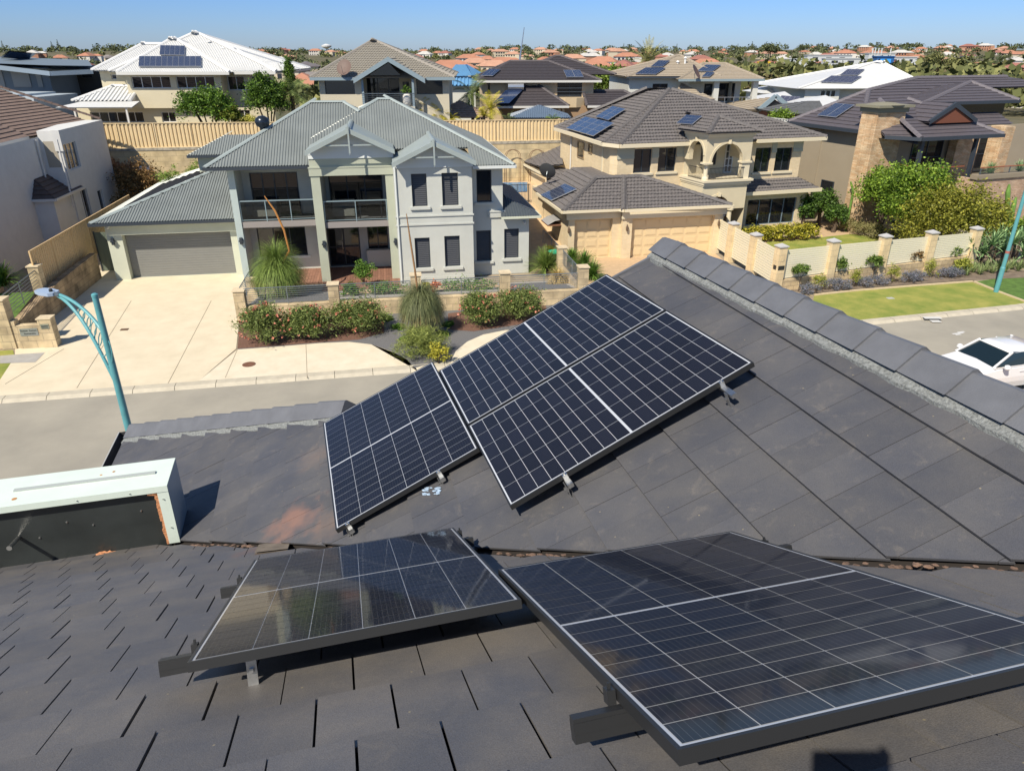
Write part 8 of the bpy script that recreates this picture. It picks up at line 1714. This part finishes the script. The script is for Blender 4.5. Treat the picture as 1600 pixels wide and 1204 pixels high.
b4 = gz(872, 440, .3); t = thing('dry_grass_clump', 'straw-coloured dead grass clump behind the railing', 'grass clump', b4); fr_blades('leaf_blades', b4, 700, .8, leafmat('straw', (.38, .27, .10), (.55, .42, .18), .8, .1), t, 64, droop=2.2, w=.01, up0=.1)
b5 = gz(912, 415, 0); 
for i, (u, v, s_) in enumerate(((893, 405, .8), (912, 412, .9), (925, 428, .9))): bb = gz(u, v+8, 0); t = thing('strappy_plant', ['green strappy plant in front of the cream garage, nearest the bins', 'green strappy plant by the end pillar of the railing', 'lowest green strappy plant beside the own roof edge'][i], 'plant', bb); fr_blades('leaf_blades', bb+Vector((0, 0, .1)), 260, 1.0*s_, leafmat('strap_green', (.06, .14, .02), (.16, .28, .05)), t, 65+i, droop=1.2, w=.03, up0=.2)
# flowering shrubs along the verge
M_grev = leafmat('grevillea_leaf', (.075, .12, .025), (.22, .27, .08), .6, .2); M_flow = leafmat('coral_flower', (.50, .13, .08), (.72, .32, .22), .6, .1)
def grev(u0, u1, vb, vt, seed, label, nf=40):
    b = gz((u0+u1)/2, vb, 0); w_ = (gz(u1, vb, 0)-gz(u0, vb, 0)).length/2; h_ = P((u0+u1)/2, vt, b.y+w_*.4).z; b = b+Vector((0, w_*.45, 0))
    t = shrub('flowering_shrub', label, 'shrub', b, (w_, w_*.75, h_*.52), M_grev, leaf=.10, ncl=120, nl=110, seed=seed, group='coral-flowered shrubs', zc=h_*.5, shell=.25, aspect=.3, spread=.30)
    C = blobs((b.x, b.y-.05, h_*.48), (w_*1.02, w_*.8, h_*.55), nf, 5, seed+9, .06, .95); leaves('flowers', C, .075, M_flow, t, seed=seed, aspect=.8)
grev(374, 450, 540, 480, 71, 'coral-flowered shrub at the driveway corner, the most covered in blooms', 75); grev(440, 512, 535, 482, 72, 'coral-flowered shrub second from the driveway along the garden wall', 55); grev(505, 608, 526, 475, 73, 'broad coral-flowered shrub nearest the grey-green grass tree', 50); grev(716, 782, 514, 461, 74, 'coral-flowered shrub behind the round path, left of its pair', 40); grev(776, 850, 504, 455, 75, 'coral-flowered shrub behind the round path, touching the own roof panels', 40)
b = gz(660, 562, 0)+Vector((0, .4, 0)); shrub('feathery_shrub', 'feathery pale green shrub below the grey-green grass tree', 'shrub', b, (.95, .75, .62), leafmat('feathery', (.14, .19, .04), (.30, .34, .09), .7, .2), leaf=.16, ncl=110, nl=80, seed=76, aspect=.09, zc=.5, shell=.3)
b = gz(684, 572, 0)+Vector((0, .25, 0)); shrub('yellow_shrub', 'small yellow-green shrub beside the feathery shrub', 'shrub', b, (.38, .3, .42), leafmat('yellow_leaf', (.30, .30, .03), (.55, .5, .07), .6, .2), leaf=.07, ncl=30, nl=40, seed=77, zc=.35, shell=.3)
for i, (u, v, w_) in enumerate(((691, 524, .3), (700, 509, .28), (625, 513, .35), (632, 532, .2), (603, 500, .3))): shrub('ground_cover_mound', ['bright green mound on the gravel right of the grass tree', 'small green mound above the bright one near the wall', 'low green mound left of the grass tree', 'tiny green mound on the gravel below the grass tree', 'green mound under the broad coral shrub'][i], 'plant', gz(u, v, 0), (w_, w_*.8, .13), leafmat('mound_green', (.07, .17, .02), (.17, .32, .04)), leaf=.05, ncl=40, nl=40, seed=80+i, zc=.05)
for i, (u, v, w_, z_) in enumerate(((548, 456, .5, .5), (600, 456, 1.5, .45), (735, 450, 1.6, .45), (568, 440, .55, .3))):
    b = P(u, v, gz(u, v, z_).y); shrub('garden_plant', ['small leafy green plant behind the railing by the second pillar', 'long low green plant behind the railing below the deck', 'long low green plant behind the railing below the right windows', 'taller pale green shrub in front of the timber deck'][i], 'plant', (b.x, b.y, z_-.1), (w_, .3, .35 if i != 3 else .7), leafmat('garden_green', (.06, .15, .02), (.17, .30, .05)), leaf=.07, ncl=50, nl=45, seed=90+i, zc=.15 if i != 3 else .5, shell=.3)
b = P(678, 452, gz(678, 452, .5).y); shrub('red_succulent', 'round coral-red succulent behind the railing', 'plant', (b.x, b.y, .4), (.3, .3, .25), leafmat('red_leaf', (.5, .09, .04), (.7, .25, .1)), leaf=.1, ncl=25, nl=30, seed=95)
b = P(666, 453, gz(666, 453, .5).y); shrub('yellow_succulent', 'small yellow-green succulent left of the coral-red one', 'plant', (b.x, b.y, .4), (.2, .2, .25), MATS['yellow_leaf'], leaf=.08, ncl=20, nl=25, seed=96)
b = gz(808, 402, .2); m = MB(); m.lathe((b.x, b.y, .3), [(.1, 0), (.32, .12), (.38, .35), (.3, .55), (.12, .66)], 16); tag(m.build('garden_sphere', M_framew, smooth=True), 'pale stone ball beside the grey house corner', 'ornament')
# behind the garage and in the left back yard
M_bam = leafmat('bamboo_green', (.13, .22, .03), (.30, .42, .08), .6, .3)
for i, (u, v) in enumerate(((352, 285), (372, 275), (392, 268))):
    b = gz(u*.0+305+i*16, 300-i*8, 1.5); b = P(255+i*16, 268-i*9, 44+i*2.5) if False else G.w(.2+i*1.1, 10.5+i*2, 2.9); 
    t = thing('leafy_climber', ['green leafy stems behind the garage roof, nearest the street', 'green leafy stems behind the garage roof, middle clump', 'green leafy stems behind the garage roof, farthest clump'][i], 'plant', (b.x, b.y, 0)); leaves('foliage', blobs((b.x, b.y, 2.9), (1.0, 1.0, 1.2), 60, 40, 100+i, .2, .3), .16, M_bam, t, aspect=.2); m = MB(); m.tube([(b.x, b.y, 0), (b.x, b.y, 3.2)], .04, 6); m.build('stem', M_bark, t)
b = G.y(213, 262, 15.5); bb = G.w(b.x, 15.5, 0); shrub('rusty_bush', 'large rust-brown bush against the limestone wall behind the white house', 'bush', bb, (1.7, 1.4, 1.9), leafmat('rusty_leaf', (.14, .10, .035), (.26, .15, .06), .8, .1), leaf=.13, ncl=130, nl=70, seed=105, zc=1.9, shell=.3, trunk=(.1, 1.0, 4))
b = G.y(198, 240, 16.5); shrub('dry_vine', 'reddish dry vine spreading on the wall above the rust-brown bush', 'vine', G.w(b.x-1, 16.9, 2.2), (2.2, .4, .6), leafmat('dry_vine', (.25, .12, .05), (.38, .2, .1), .8, .1), leaf=.13, ncl=60, nl=35, seed=106, zc=.9, shell=.2)
b = G.y(248, 268, 15); shrub('yard_shrub', 'small yellow-green shrub beside the rust-brown bush', 'shrub', G.w(b.x, 15, 0), (.8, .6, .8), M_grev, leaf=.1, ncl=40, nl=40, seed=107)
b = G.w(-3.0, -6.2, .7); t = thing('strappy_plant', 'green strappy plant inside the front wall at the left edge', 'plant', b); fr_blades('leaf_blades', gz(6, 448, 1.0), 260, 1.1, MATS['strap_green'], t, 108, droop=1.2, w=.035, up0=.3)
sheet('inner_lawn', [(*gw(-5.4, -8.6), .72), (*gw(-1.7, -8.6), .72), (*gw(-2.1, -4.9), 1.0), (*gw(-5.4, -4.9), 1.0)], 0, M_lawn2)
# terrace trees and palms behind the fence
M_lem = leafmat('citrus_leaf', (.035, .10, .012), (.16, .27, .035), .5, .25, lo=.45); M_ficus = leafmat('ficus_leaf', (.03, .085, .012), (.13, .22, .03), .5, .25, lo=.45)
def btree(label, u, vtop, vbot, wpx, Y, mt, seed, name='tree', leaf=.16, ncl=150, nl=75, trunk=(.12, 1.0, 5), zb=BZ, cat='tree', shell=.35, aspect=.55, group=None):
    tp = P(u, vtop, Y); bt_ = P(u, vbot, Y); w_ = wpx/F*Y/2*1.05; h_ = (tp.z-bt_.z)/2; return shrub(name, label, cat, (tp.x, Y, zb), (w_, w_*.8, h_), mt, leaf=leaf, ncl=ncl, nl=nl, seed=seed, trunk=trunk, zc=bt_.z+h_-zb, shell=shell, aspect=aspect, group=group)
btree('dense round green tree behind the cream fence in front of the white-roofed house', 318, 140, 192, 76, 55, M_lem, 111); btree('dark green leafy tree right of the white-roofed house', 411, 120, 185, 56, 56, M_ficus, 112); btree('smaller yellow-green tree at the right foot of the round green tree', 356, 168, 194, 30, 54.5, leafmat('yellowish_leaf', (.12, .17, .02), (.28, .30, .05)), 113, ncl=50)
btree('slim dark cypress behind the palm, left of the gabled house', 449, 90, 150, 12, 62, M_ficus, 114, name='cypress_tree', leaf=.12, ncl=90, nl=50, shell=.2); btree('clipped yellow hedge on top of the cream fence', 385, 182, 196, 32, 55, leafmat('gold_leaf', (.42, .42, .06), (.66, .62, .16)), 115, name='golden_hedge', leaf=.07, ncl=80, nl=60, cat='hedge', trunk=None)
def palm(label, u, v, Y, L, n, mt, seed, trunk=2.0, fan=False, lw=.25, up0=-.2):
    c = P(u, v, Y); t = thing('palm_tree', label, 'palm', (c.x, c.y, c.z-trunk)); m = MB(); m.tube([(c.x, c.y, c.z-trunk), (c.x, c.y, c.z)], [.16, .11], 8); m.build('trunk', M_bark, t)
    r = np.random.default_rng(seed); q = []
    for i in range(n):
        az = 6.283*i/n*2.4+r.random()*.4; el = up0+(1.45-up0)*r.random(); d = np.array([math.cos(az)*math.cos(el), math.sin(az)*math.cos(el), math.sin(el)]); p = np.array(c); Ls = L*(.8+.3*r.random()); S_ = 14
        for s in range(S_):
            nx = p+d*Ls/S_; sd_ = np.cross(d, [0, 0, 1.]); sd_ /= np.linalg.norm(sd_)+1e-6; wl = lw*Ls*math.sin(math.pi*(s+1.5)/(S_+2))
            for sg in (1, -1):
                for kk in (0, .5):
                    a = p+(nx-p)*kk; b = a+d*Ls/S_*.35; tip = a+sd_*sg*wl+d*wl*.5-np.array([0, 0, wl*.35]); q += [a, b, tip, tip]
            p = nx; d = d+np.array([0, 0, -1.5/S_]); d /= np.linalg.norm(d)
    rawmesh('fronds', np.array(q), 4, mt, t)
M_palmg = leafmat('palm_green', (.07, .12, .03), (.20, .25, .08), .5, .2); M_palmy = leafmat('palm_yellow', (.25, .25, .02), (.55, .48, .06), .5, .3)
palm('grey-green feather palm at the left side of the gabled house', 455, 148, 57, 2.2, 22, M_palmg, 121, 2.6); palm('feather palm between the gabled house and the dark-roofed house', 738, 148, 63, 2.0, 20, M_palmg, 122, 3.5)
for i, (u, v, s_) in enumerate(((664, 172, 1.3), (684, 180, 1.2), (705, 186, .9), (767, 172, 1.5), (756, 182, 1.0), (652, 184, 1.0))): palm(['tallest yellow palm left of the brown gazebo', 'yellow palm in front of the brown gazebo left corner', 'small yellow palm below the brown gazebo roof', 'large yellow-green palm between the two gazebos', 'smaller yellow palm at the foot of the large one', 'low yellow palm at the corner of the gabled house'][i], u, v, 58.3, s_, 16, M_palmy, 123+i, 1.6, lw=.32, up0=.1)
palm('green palm frond clump at the left of the blue gazebo', 795, 185, 60, .8, 12, M_palmg, 130, 1.0); palm('small green palm poking over the cream fence', 863, 187, 60, .8, 12, M_bam, 131, 1.2); palm('large date palm head behind the beige tiled roof', 1012, 102, 92, 3.2, 34, leafmat('date_palm', (.13, .14, .04), (.30, .28, .10), .6, .1), 132, 5.0, lw=.12, up0=-.1)
btree('bright green tree at the right of the dark-roofed house', 955, 108, 146, 60, 92, leafmat('fresh_leaf', (.09, .16, .02), (.22, .30, .05), .6, .2), 133, leaf=.3, ncl=110, zb=2)
b = gz(790, 276, .2)
for i, (u, v) in enumerate(((792, 270), (803, 264), (812, 272))): bb = gz(u, v+6, 1.5); shrub('pool_shrub', ['shrub behind the pool nearest the grey house', 'taller shrub in the middle behind the pool', 'shrub behind the pool nearest the cream house'][i], 'shrub', bb, (1.0, .8, .9+.3*(i == 1)), M_grev, leaf=.12, ncl=45, nl=40, seed=140+i)
# cream house garden
M_crot = leafmat('croton_leaf', (.15, .19, .02), (.52, .46, .06), .5, .25, lo=.5); M_dkh = leafmat('dark_hedge', (.03, .075, .015), (.10, .18, .03), .5, .2); M_brt = leafmat('bright_shrub', (.07, .16, .015), (.26, .38, .05), .5, .3, lo=.5); M_brt2 = leafmat('yellow_shrub_leaf', (.14, .17, .02), (.34, .33, .05), .5, .3, lo=.5); M_dry = leafmat('dry_shrub', (.17, .18, .06), (.36, .32, .15), .7, .2)
for i in range(7): u = 1152+i*18; bb = gz(u, 380-i*1.1, 0); shrub('croton_shrub', 'yellow-green croton, %s from the left in the row under the cream house window' % ['first', 'second', 'third', 'fourth', 'fifth', 'sixth', 'seventh'][i], 'shrub', bb, (.62, .5, .5), M_crot, leaf=.16, ncl=45, nl=30, seed=150+i, group='crotons under the window', zc=.45, aspect=.4)
btree('dark round shrub at the corner of the cream house', 1287, 300, 340, 46, 47.5, M_dkh, 160, zb=0, leaf=.14, cat='shrub', name='round_shrub', ncl=110); btree('dark shrub beside the cream house window', 1262, 302, 350, 26, 46, M_dkh, 161, zb=0, leaf=.13, cat='shrub', name='round_shrub', ncl=80); btree('dark shrub against the steel fence, right of the corner shrub', 1310, 318, 350, 30, 46, M_dkh, 162, zb=0, leaf=.13, cat='shrub', name='round_shrub', ncl=70)
for i, (u, v, mt) in enumerate(((1325, 352, M_dry), (1342, 358, M_dry), (1362, 362, M_dry), (1312, 347, M_dry))): bb = gz(u, v+10, 0); shrub('dry_shrub', ['pale dry shrub beside the garden path', 'second pale dry shrub along the steel fence', 'pale dry shrub nearest the slat fence pillar', 'pale dry shrub closest to the dark shrubs'][i], 'shrub', bb, (.7, .55, .5), mt, leaf=.09, ncl=50, nl=45, seed=165+i, aspect=.25)
btree('tall bright green shrub in front of the stone chimney', 1396, 266, 326, 84, 44.6, M_brt, 170, zb=0, leaf=.15, cat='shrub', name='tall_shrub', ncl=170); btree('tallest bright green shrub below the taupe balcony', 1440, 258, 372, 100, 41.5, M_brt, 171, zb=0, leaf=.15, cat='shrub', name='tall_shrub', ncl=220); btree('yellow-green shrub spilling over the slat fence', 1490, 288, 396, 130, 39.6, M_brt2, 172, zb=0, leaf=.13, cat='shrub', name='tall_shrub', ncl=230); btree('yellowish shrub at the right against the pink stone wall', 1545, 308, 396, 90, 40.6, M_brt2, 173, zb=0, leaf=.13, cat='shrub', name='tall_shrub', ncl=120); btree('green shrub at the right edge behind the lamp post', 1598, 340, 395, 40, 39.5, M_brt, 174, zb=0, leaf=.13, cat='shrub', name='tall_shrub', ncl=80)
# creeper hanging over the slat fence
leaves_c = thing('creeper', 'grey-green creeper draped over the dividing slat fence', 'creeper', P(1410, 370, 43)); cc = np.concatenate([blobs(P(u, v, 43.6-.05*(u-1400)/1), (.5, .3, .5), 14, 25, 180+i, .3, .3) for i, (u, v) in enumerate(((1400, 352), (1412, 362), (1424, 356), (1398, 368), (1432, 350)))]); leaves('foliage', cc, .11, leafmat('creeper_leaf', (.05, .075, .03), (.12, .15, .06)), leaves_c)
# agaves
M_aga = leafmat('agave_leaf', (.12, .24, .10), (.30, .44, .20), .45, .1)
for i, (u, v) in enumerate(((1518, 388), (1537, 396), (1551, 383), (1569, 392), (1583, 380), (1600, 398), (1530, 378), (1562, 374), (1596, 372))):
    Y = 37.3+(i >= 6)*1.2+(.3 if i % 2 else 0); c = P(u, v, Y); t = thing('agave', ['leftmost low agave rosette at the end pillar of the slat fence', 'low agave rosette in front, second from the slat fence', 'upper agave rosette between the two front ones', 'low front agave rosette just left of the lamp post', 'agave rosette right behind the lamp post', 'low agave rosette at the right edge of the photo', 'high agave rosette nearest the end pillar', 'high agave rosette in the middle of the bank', 'high agave rosette at the right edge of the photo'][i], 'agave', (c.x, c.y, 0), 'agaves in the bank'); m = MB(); m.tube([(c.x, c.y, 0), (c.x, c.y, c.z)], .08, 6); m.build('stem', M_bark, t); fr_blades('leaf_rosette', c, 46, .85, M_aga, t, 190+i, droop=.5, w=.055, segs=4, up0=-.15, up1=1.4)
for i in range(12): bb = gz(1500+i*10, 428-i*.9+(i % 2)*4, 0); t = thing('iris_clump', 'pale green iris clump along the bed under the agaves', 'plant', bb, 'iris clumps under the agaves'); fr_blades('leaf_blades', bb, 60, .6, leafmat('iris_leaf', (.16, .24, .08), (.34, .42, .18), .6, .1), t, 200+i, droop=.5, w=.02, up0=.7, segs=3)
M_lav = leafmat('lavender', (.09, .12, .10), (.24, .24, .32), .8, .1, lo=.8); M_ros = leafmat('rose_leaf', (.05, .11, .02), (.17, .25, .05), .5, .2); M_yel = leafmat('bed_yellow', (.18, .22, .03), (.40, .42, .08))
bed_ = [(1247, 447, 'rose'), (1262, 452, 'lav'), (1275, 448, 'tall'), (1297, 444, 'lav'), (1305, 436, 'rose'), (1316, 444, 'lav'), (1334, 440, 'tall'), (1351, 440, 'lav'), (1362, 432, 'rose'), (1372, 437, 'lav'), (1393, 434, 'tall'), (1418, 433, 'lav'), (1422, 422, 'rosered'), (1432, 431, 'lav'), (1452, 426, 'tall'), (1476, 426, 'lav'), (1482, 415, 'rose'), (1500, 420, 'yel'), (1489, 425, 'lav')]
cnts = {}
for i, (u, v, k_) in enumerate(bed_):
    bb = gz(u, v+8, 0); cnts[k_] = cnts.get(k_, 0)+1; ordn = ['first', 'second', 'third', 'fourth', 'fifth', 'sixth', 'seventh', 'eighth', 'ninth', 'tenth'][cnts[k_]-1]
    if k_ == 'lav': shrub('lavender_bush', 'blue-grey lavender, %s from the left in the bed below the slat fence' % ordn, 'lavender', bb, (.5, .35, .3), M_lav, leaf=.07, ncl=50, nl=40, seed=210+i, aspect=.2, zc=.22)
    elif k_.startswith('rose'): shrub('rose_bush', ('reddish standard bush in the bed below the slat fence' if k_ == 'rosered' else 'green standard rose, %s from the left in the bed below the slat fence' % ordn), 'bush', bb, (.42, .35, .32), leafmat('rose_red', (.12, .09, .03), (.26, .16, .07)) if k_ == 'rosered' else M_ros, leaf=.08, ncl=40, nl=36, seed=210+i, trunk=(.02, .6, 3), zc=1.0)
    elif k_ == 'yel': shrub('yellow_bed_plant', 'yellow-green plant at the right end of the bed below the slat fence', 'plant', bb, (.45, .35, .4), M_yel, leaf=.09, ncl=45, nl=40, seed=210+i, zc=.4)
    else: shrub('leggy_plant', 'leggy pale green plant, %s from the left in the bed below the slat fence' % ordn, 'plant', bb, (.38, .3, .5), M_yel, leaf=.07, ncl=40, nl=28, seed=210+i, aspect=.3, zc=.5, shell=.1)
sheet('flower_bed', gline((1230, 452), (1262, 459), (1340, 451), (1440, 443), (1524, 437), (1602, 434), (1602, 424), (1500, 424), (1400, 436), (1300, 444), (1240, 452)), .012, M_soil)
# cactus, balcony plants
M_cac = mat('cactus', (.13, .25, .045), .7, .2, 6)
for i, (q, Y, lab) in enumerate(((((1573, 330), (1575, 300), (1577, 288)), 41.5, 'tall green cactus column against the pink stone wall'), (((1578, 345), (1584, 320), (1588, 308)), 41, 'leaning cactus arm right of the tall column'), (((1340, 302), (1341, 290), (1343, 278)), 46.3, 'grey cactus beside the taupe wall'), (((1333, 300), (1331, 290), (1329, 284)), 46.3, 'short cactus arm beside the grey cactus'))):
    m = MB(); pts_ = [P(u, v, Y) for u, v in q]; pts_ = [Vector((pts_[0].x, Y, 0))]+pts_; m.tube(pts_, [.08, .13 if Y < 45 else .07, .13 if Y < 45 else .07, .05], 10); tag(m.build('cactus', M_cac), lab, 'cactus')
for i, (u, v, lab) in enumerate(((1549, 262, 'spiky plant on the taupe balcony'), (1594, 262, 'bushy plant on the taupe balcony at the right edge'))):
    yp = T.y(u, v, vy-.9); c = T.w(yp.x, vy-.9, bzl+.3); t = thing('balcony_plant', lab, 'plant', c); fr_blades('leaf_blades', c, 120, .7, M_aga, t, 240+i, droop=.8, w=.03, up0=.2)
b = P(1222, 183, 63); shrub('green_bush', 'small bright green bush behind the cream brick house roof', 'bush', (b.x, b.y, b.z-1.2), (1.3, .8, .9), M_brt, leaf=.14, ncl=50, nl=40, seed=250, zc=.9)
# tan lawn chair in the left yard
bb = G.w(-4.2, 13.5, 0); t = thing('garden_bench', 'pale garden bench on the lawn behind the white house', 'bench', bb); m = MB(G); m.box(-4.6, -2.6, 13.0, 13.7, .42, .5); m.build('seat', M_framew, t)
for x_ in (-4.5, -2.8): m = MB(G); m.box(x_, x_+.1, 13.1, 13.6, 0, .42); m.build('leg', M_framew, t)
m = MB(G); m.box(-4.6, -2.6, 13.7, 13.78, .6, .95); m.build('backrest', M_framew, t)
# ================================================================ PHOTOGRAPHER (sits on the roof behind the camera; only the shadow shows)
per = thing('person', 'seated person in dark clothes holding up a phone, behind the viewpoint', 'person', (0, -.75, H-.85))
def skin(name, pts, edges, radii, mt, parent, root=0):
    me = bpy.data.meshes.new(name); o_ = Vector(parent['_o']) if parent else Vector((0, 0, 0)); me.from_pydata([tuple(Vector(p_)-o_) for p_ in pts], edges, []); o = bpy.data.objects.new(name, me); COL.objects.link(o)
    if parent: o.parent = parent
    o['_o'] = tuple(o_); sk = o.modifiers.new('skin', 'SKIN'); 
    for i, r_ in enumerate(radii): me.skin_vertices[0].data[i].radius = (r_, r_) if not isinstance(r_, tuple) else r_; me.skin_vertices[0].data[i].use_root = (i == root)
    ss = o.modifiers.new('sub', 'SUBSURF'); ss.levels = 2; ss.render_levels = 2; me.materials.append(mt); return o
hz_ = H
J = {'pel': (0, -.85, hz_-.72), 'spine': (0, -.86, hz_-.5), 'chest': (0, -.78, hz_-.27), 'neck': (0, -.66, hz_-.1), 'head0': (0, -.60, hz_+.0), 'head1': (0, -.57, hz_+.1), 'head2': (0, -.58, hz_+.17),
     'sl': (-.19, -.76, hz_-.2), 'sr': (.19, -.76, hz_-.2), 'el': (-.27, -.58, hz_-.42), 'er': (.27, -.58, hz_-.42), 'wl': (-.12, -.26, hz_-.14), 'wr': (.12, -.26, hz_-.14), 'hl': (-.085, -.16, hz_-.05), 'hr': (.085, -.16, hz_-.05),
     'hipl': (-.1, -.85, hz_-.74), 'hipr': (.1, -.85, hz_-.74), 'kl': (-.2, -.42, hz_-.55), 'kr': (.2, -.42, hz_-.55), 'al': (-.18, -.32, hz_-1.02), 'ar': (.18, -.32, hz_-1.0), 'tl': (-.19, -.12, hz_-1.08), 'tr': (.19, -.12, hz_-1.08)}
names_ = list(J); ix = {k_: i for i, k_ in enumerate(names_)}
E_d = [('pel', 'spine'), ('spine', 'chest'), ('chest', 'neck'), ('neck', 'head0'), ('head0', 'head1'), ('head1', 'head2'), ('chest', 'sl'), ('chest', 'sr'), ('sl', 'el'), ('sr', 'er'), ('el', 'wl'), ('er', 'wr'), ('wl', 'hl'), ('wr', 'hr'), ('pel', 'hipl'), ('pel', 'hipr'), ('hipl', 'kl'), ('hipr', 'kr'), ('kl', 'al'), ('kr', 'ar'), ('al', 'tl'), ('ar', 'tr')]
R_d = dict(pel=.14, spine=.13, chest=.14, neck=.055, head0=.075, head1=.095, head2=.07, sl=.07, sr=.07, el=.043, er=.043, wl=.028, wr=.028, hl=.032, hr=.032, hipl=.1, hipr=.1, kl=.062, kr=.062, al=.042, ar=.042, tl=.035, tr=.035)
skin('body', [J[k_] for k_ in names_], [(ix[a], ix[b]) for a, b in E_d], [R_d[k_] for k_ in names_], mat('skin', (.50, .30, .20), .6), per)
tk = ['pel', 'spine', 'chest', 'sl', 'sr', 'el', 'er']; skin('shirt', [J[k_] for k_ in tk], [(0, 1), (1, 2), (2, 3), (2, 4), (3, 5), (4, 6)], [.155, .145, .155, .085, .085, .056, .056], mat('shirt_dark', (.03, .035, .05), .9), per)
tk = ['pel', 'hipl', 'hipr', 'kl', 'kr', 'al', 'ar']; skin('trousers', [J[k_] for k_ in tk], [(0, 1), (0, 2), (1, 3), (2, 4), (3, 5), (4, 6)], [.16, .115, .115, .078, .078, .055, .055], mat('trousers_dark', (.025, .025, .03), .9), per)
for s_ in (-1, 1):
    hb = Vector((s_*.085, -.16, hz_-.05))
    for i in range(4):
        a = hb+Vector((0, .01, .03-.022*i)); skin('finger', [a, a+Vector((-s_*.0, .045, .008)), a+Vector((-s_*.035, .07, .008)), a+Vector((-s_*.055-s_*.004*i, .06, .006))], [(0, 1), (1, 2), (2, 3)], [.011, .010, .009, .007], MATS['skin'], per)
    skin('thumb', [hb+Vector((0, .0, -.02)), hb+Vector((-s_*.03, .02, .0)), hb+Vector((-s_*.05, .03, .02))], [(0, 1), (1, 2)], [.014, .012, .009], MATS['skin'], per)
m = MB(); m.lathe((0, -.58, hz_+.10), [(.115, 0), (.118, .04), (.10, .11), (.04, .15)], 16); m.poly([(-.09, -.49, hz_+.12), (.09, -.49, hz_+.12), (.06, -.39, hz_+.11), (-.06, -.39, hz_+.11)]); m.build('cap', mat('cap_cloth', (.05, .05, .06), .9), per)
class PH:
    @staticmethod
    def w(x, y, z): return C0+Vector((1, 0, 0))*x+Vector((0, SP, CP))*z+Vector((0, CP, -SP))*(y-.03)
m = MB(PH); m.box(-.06, .105, -.004, .004, -.05, .028); tag(m.build('phone', M_black), 'black phone held up in both hands behind the viewpoint', 'phone')
m = MB(PH); m.tube([(.09, -.02, -.01), (.10, -.02, .03), (.092, -.015, .045)], [.01, .009, .007], 8); m.build('fingertip', MATS['skin'], per)
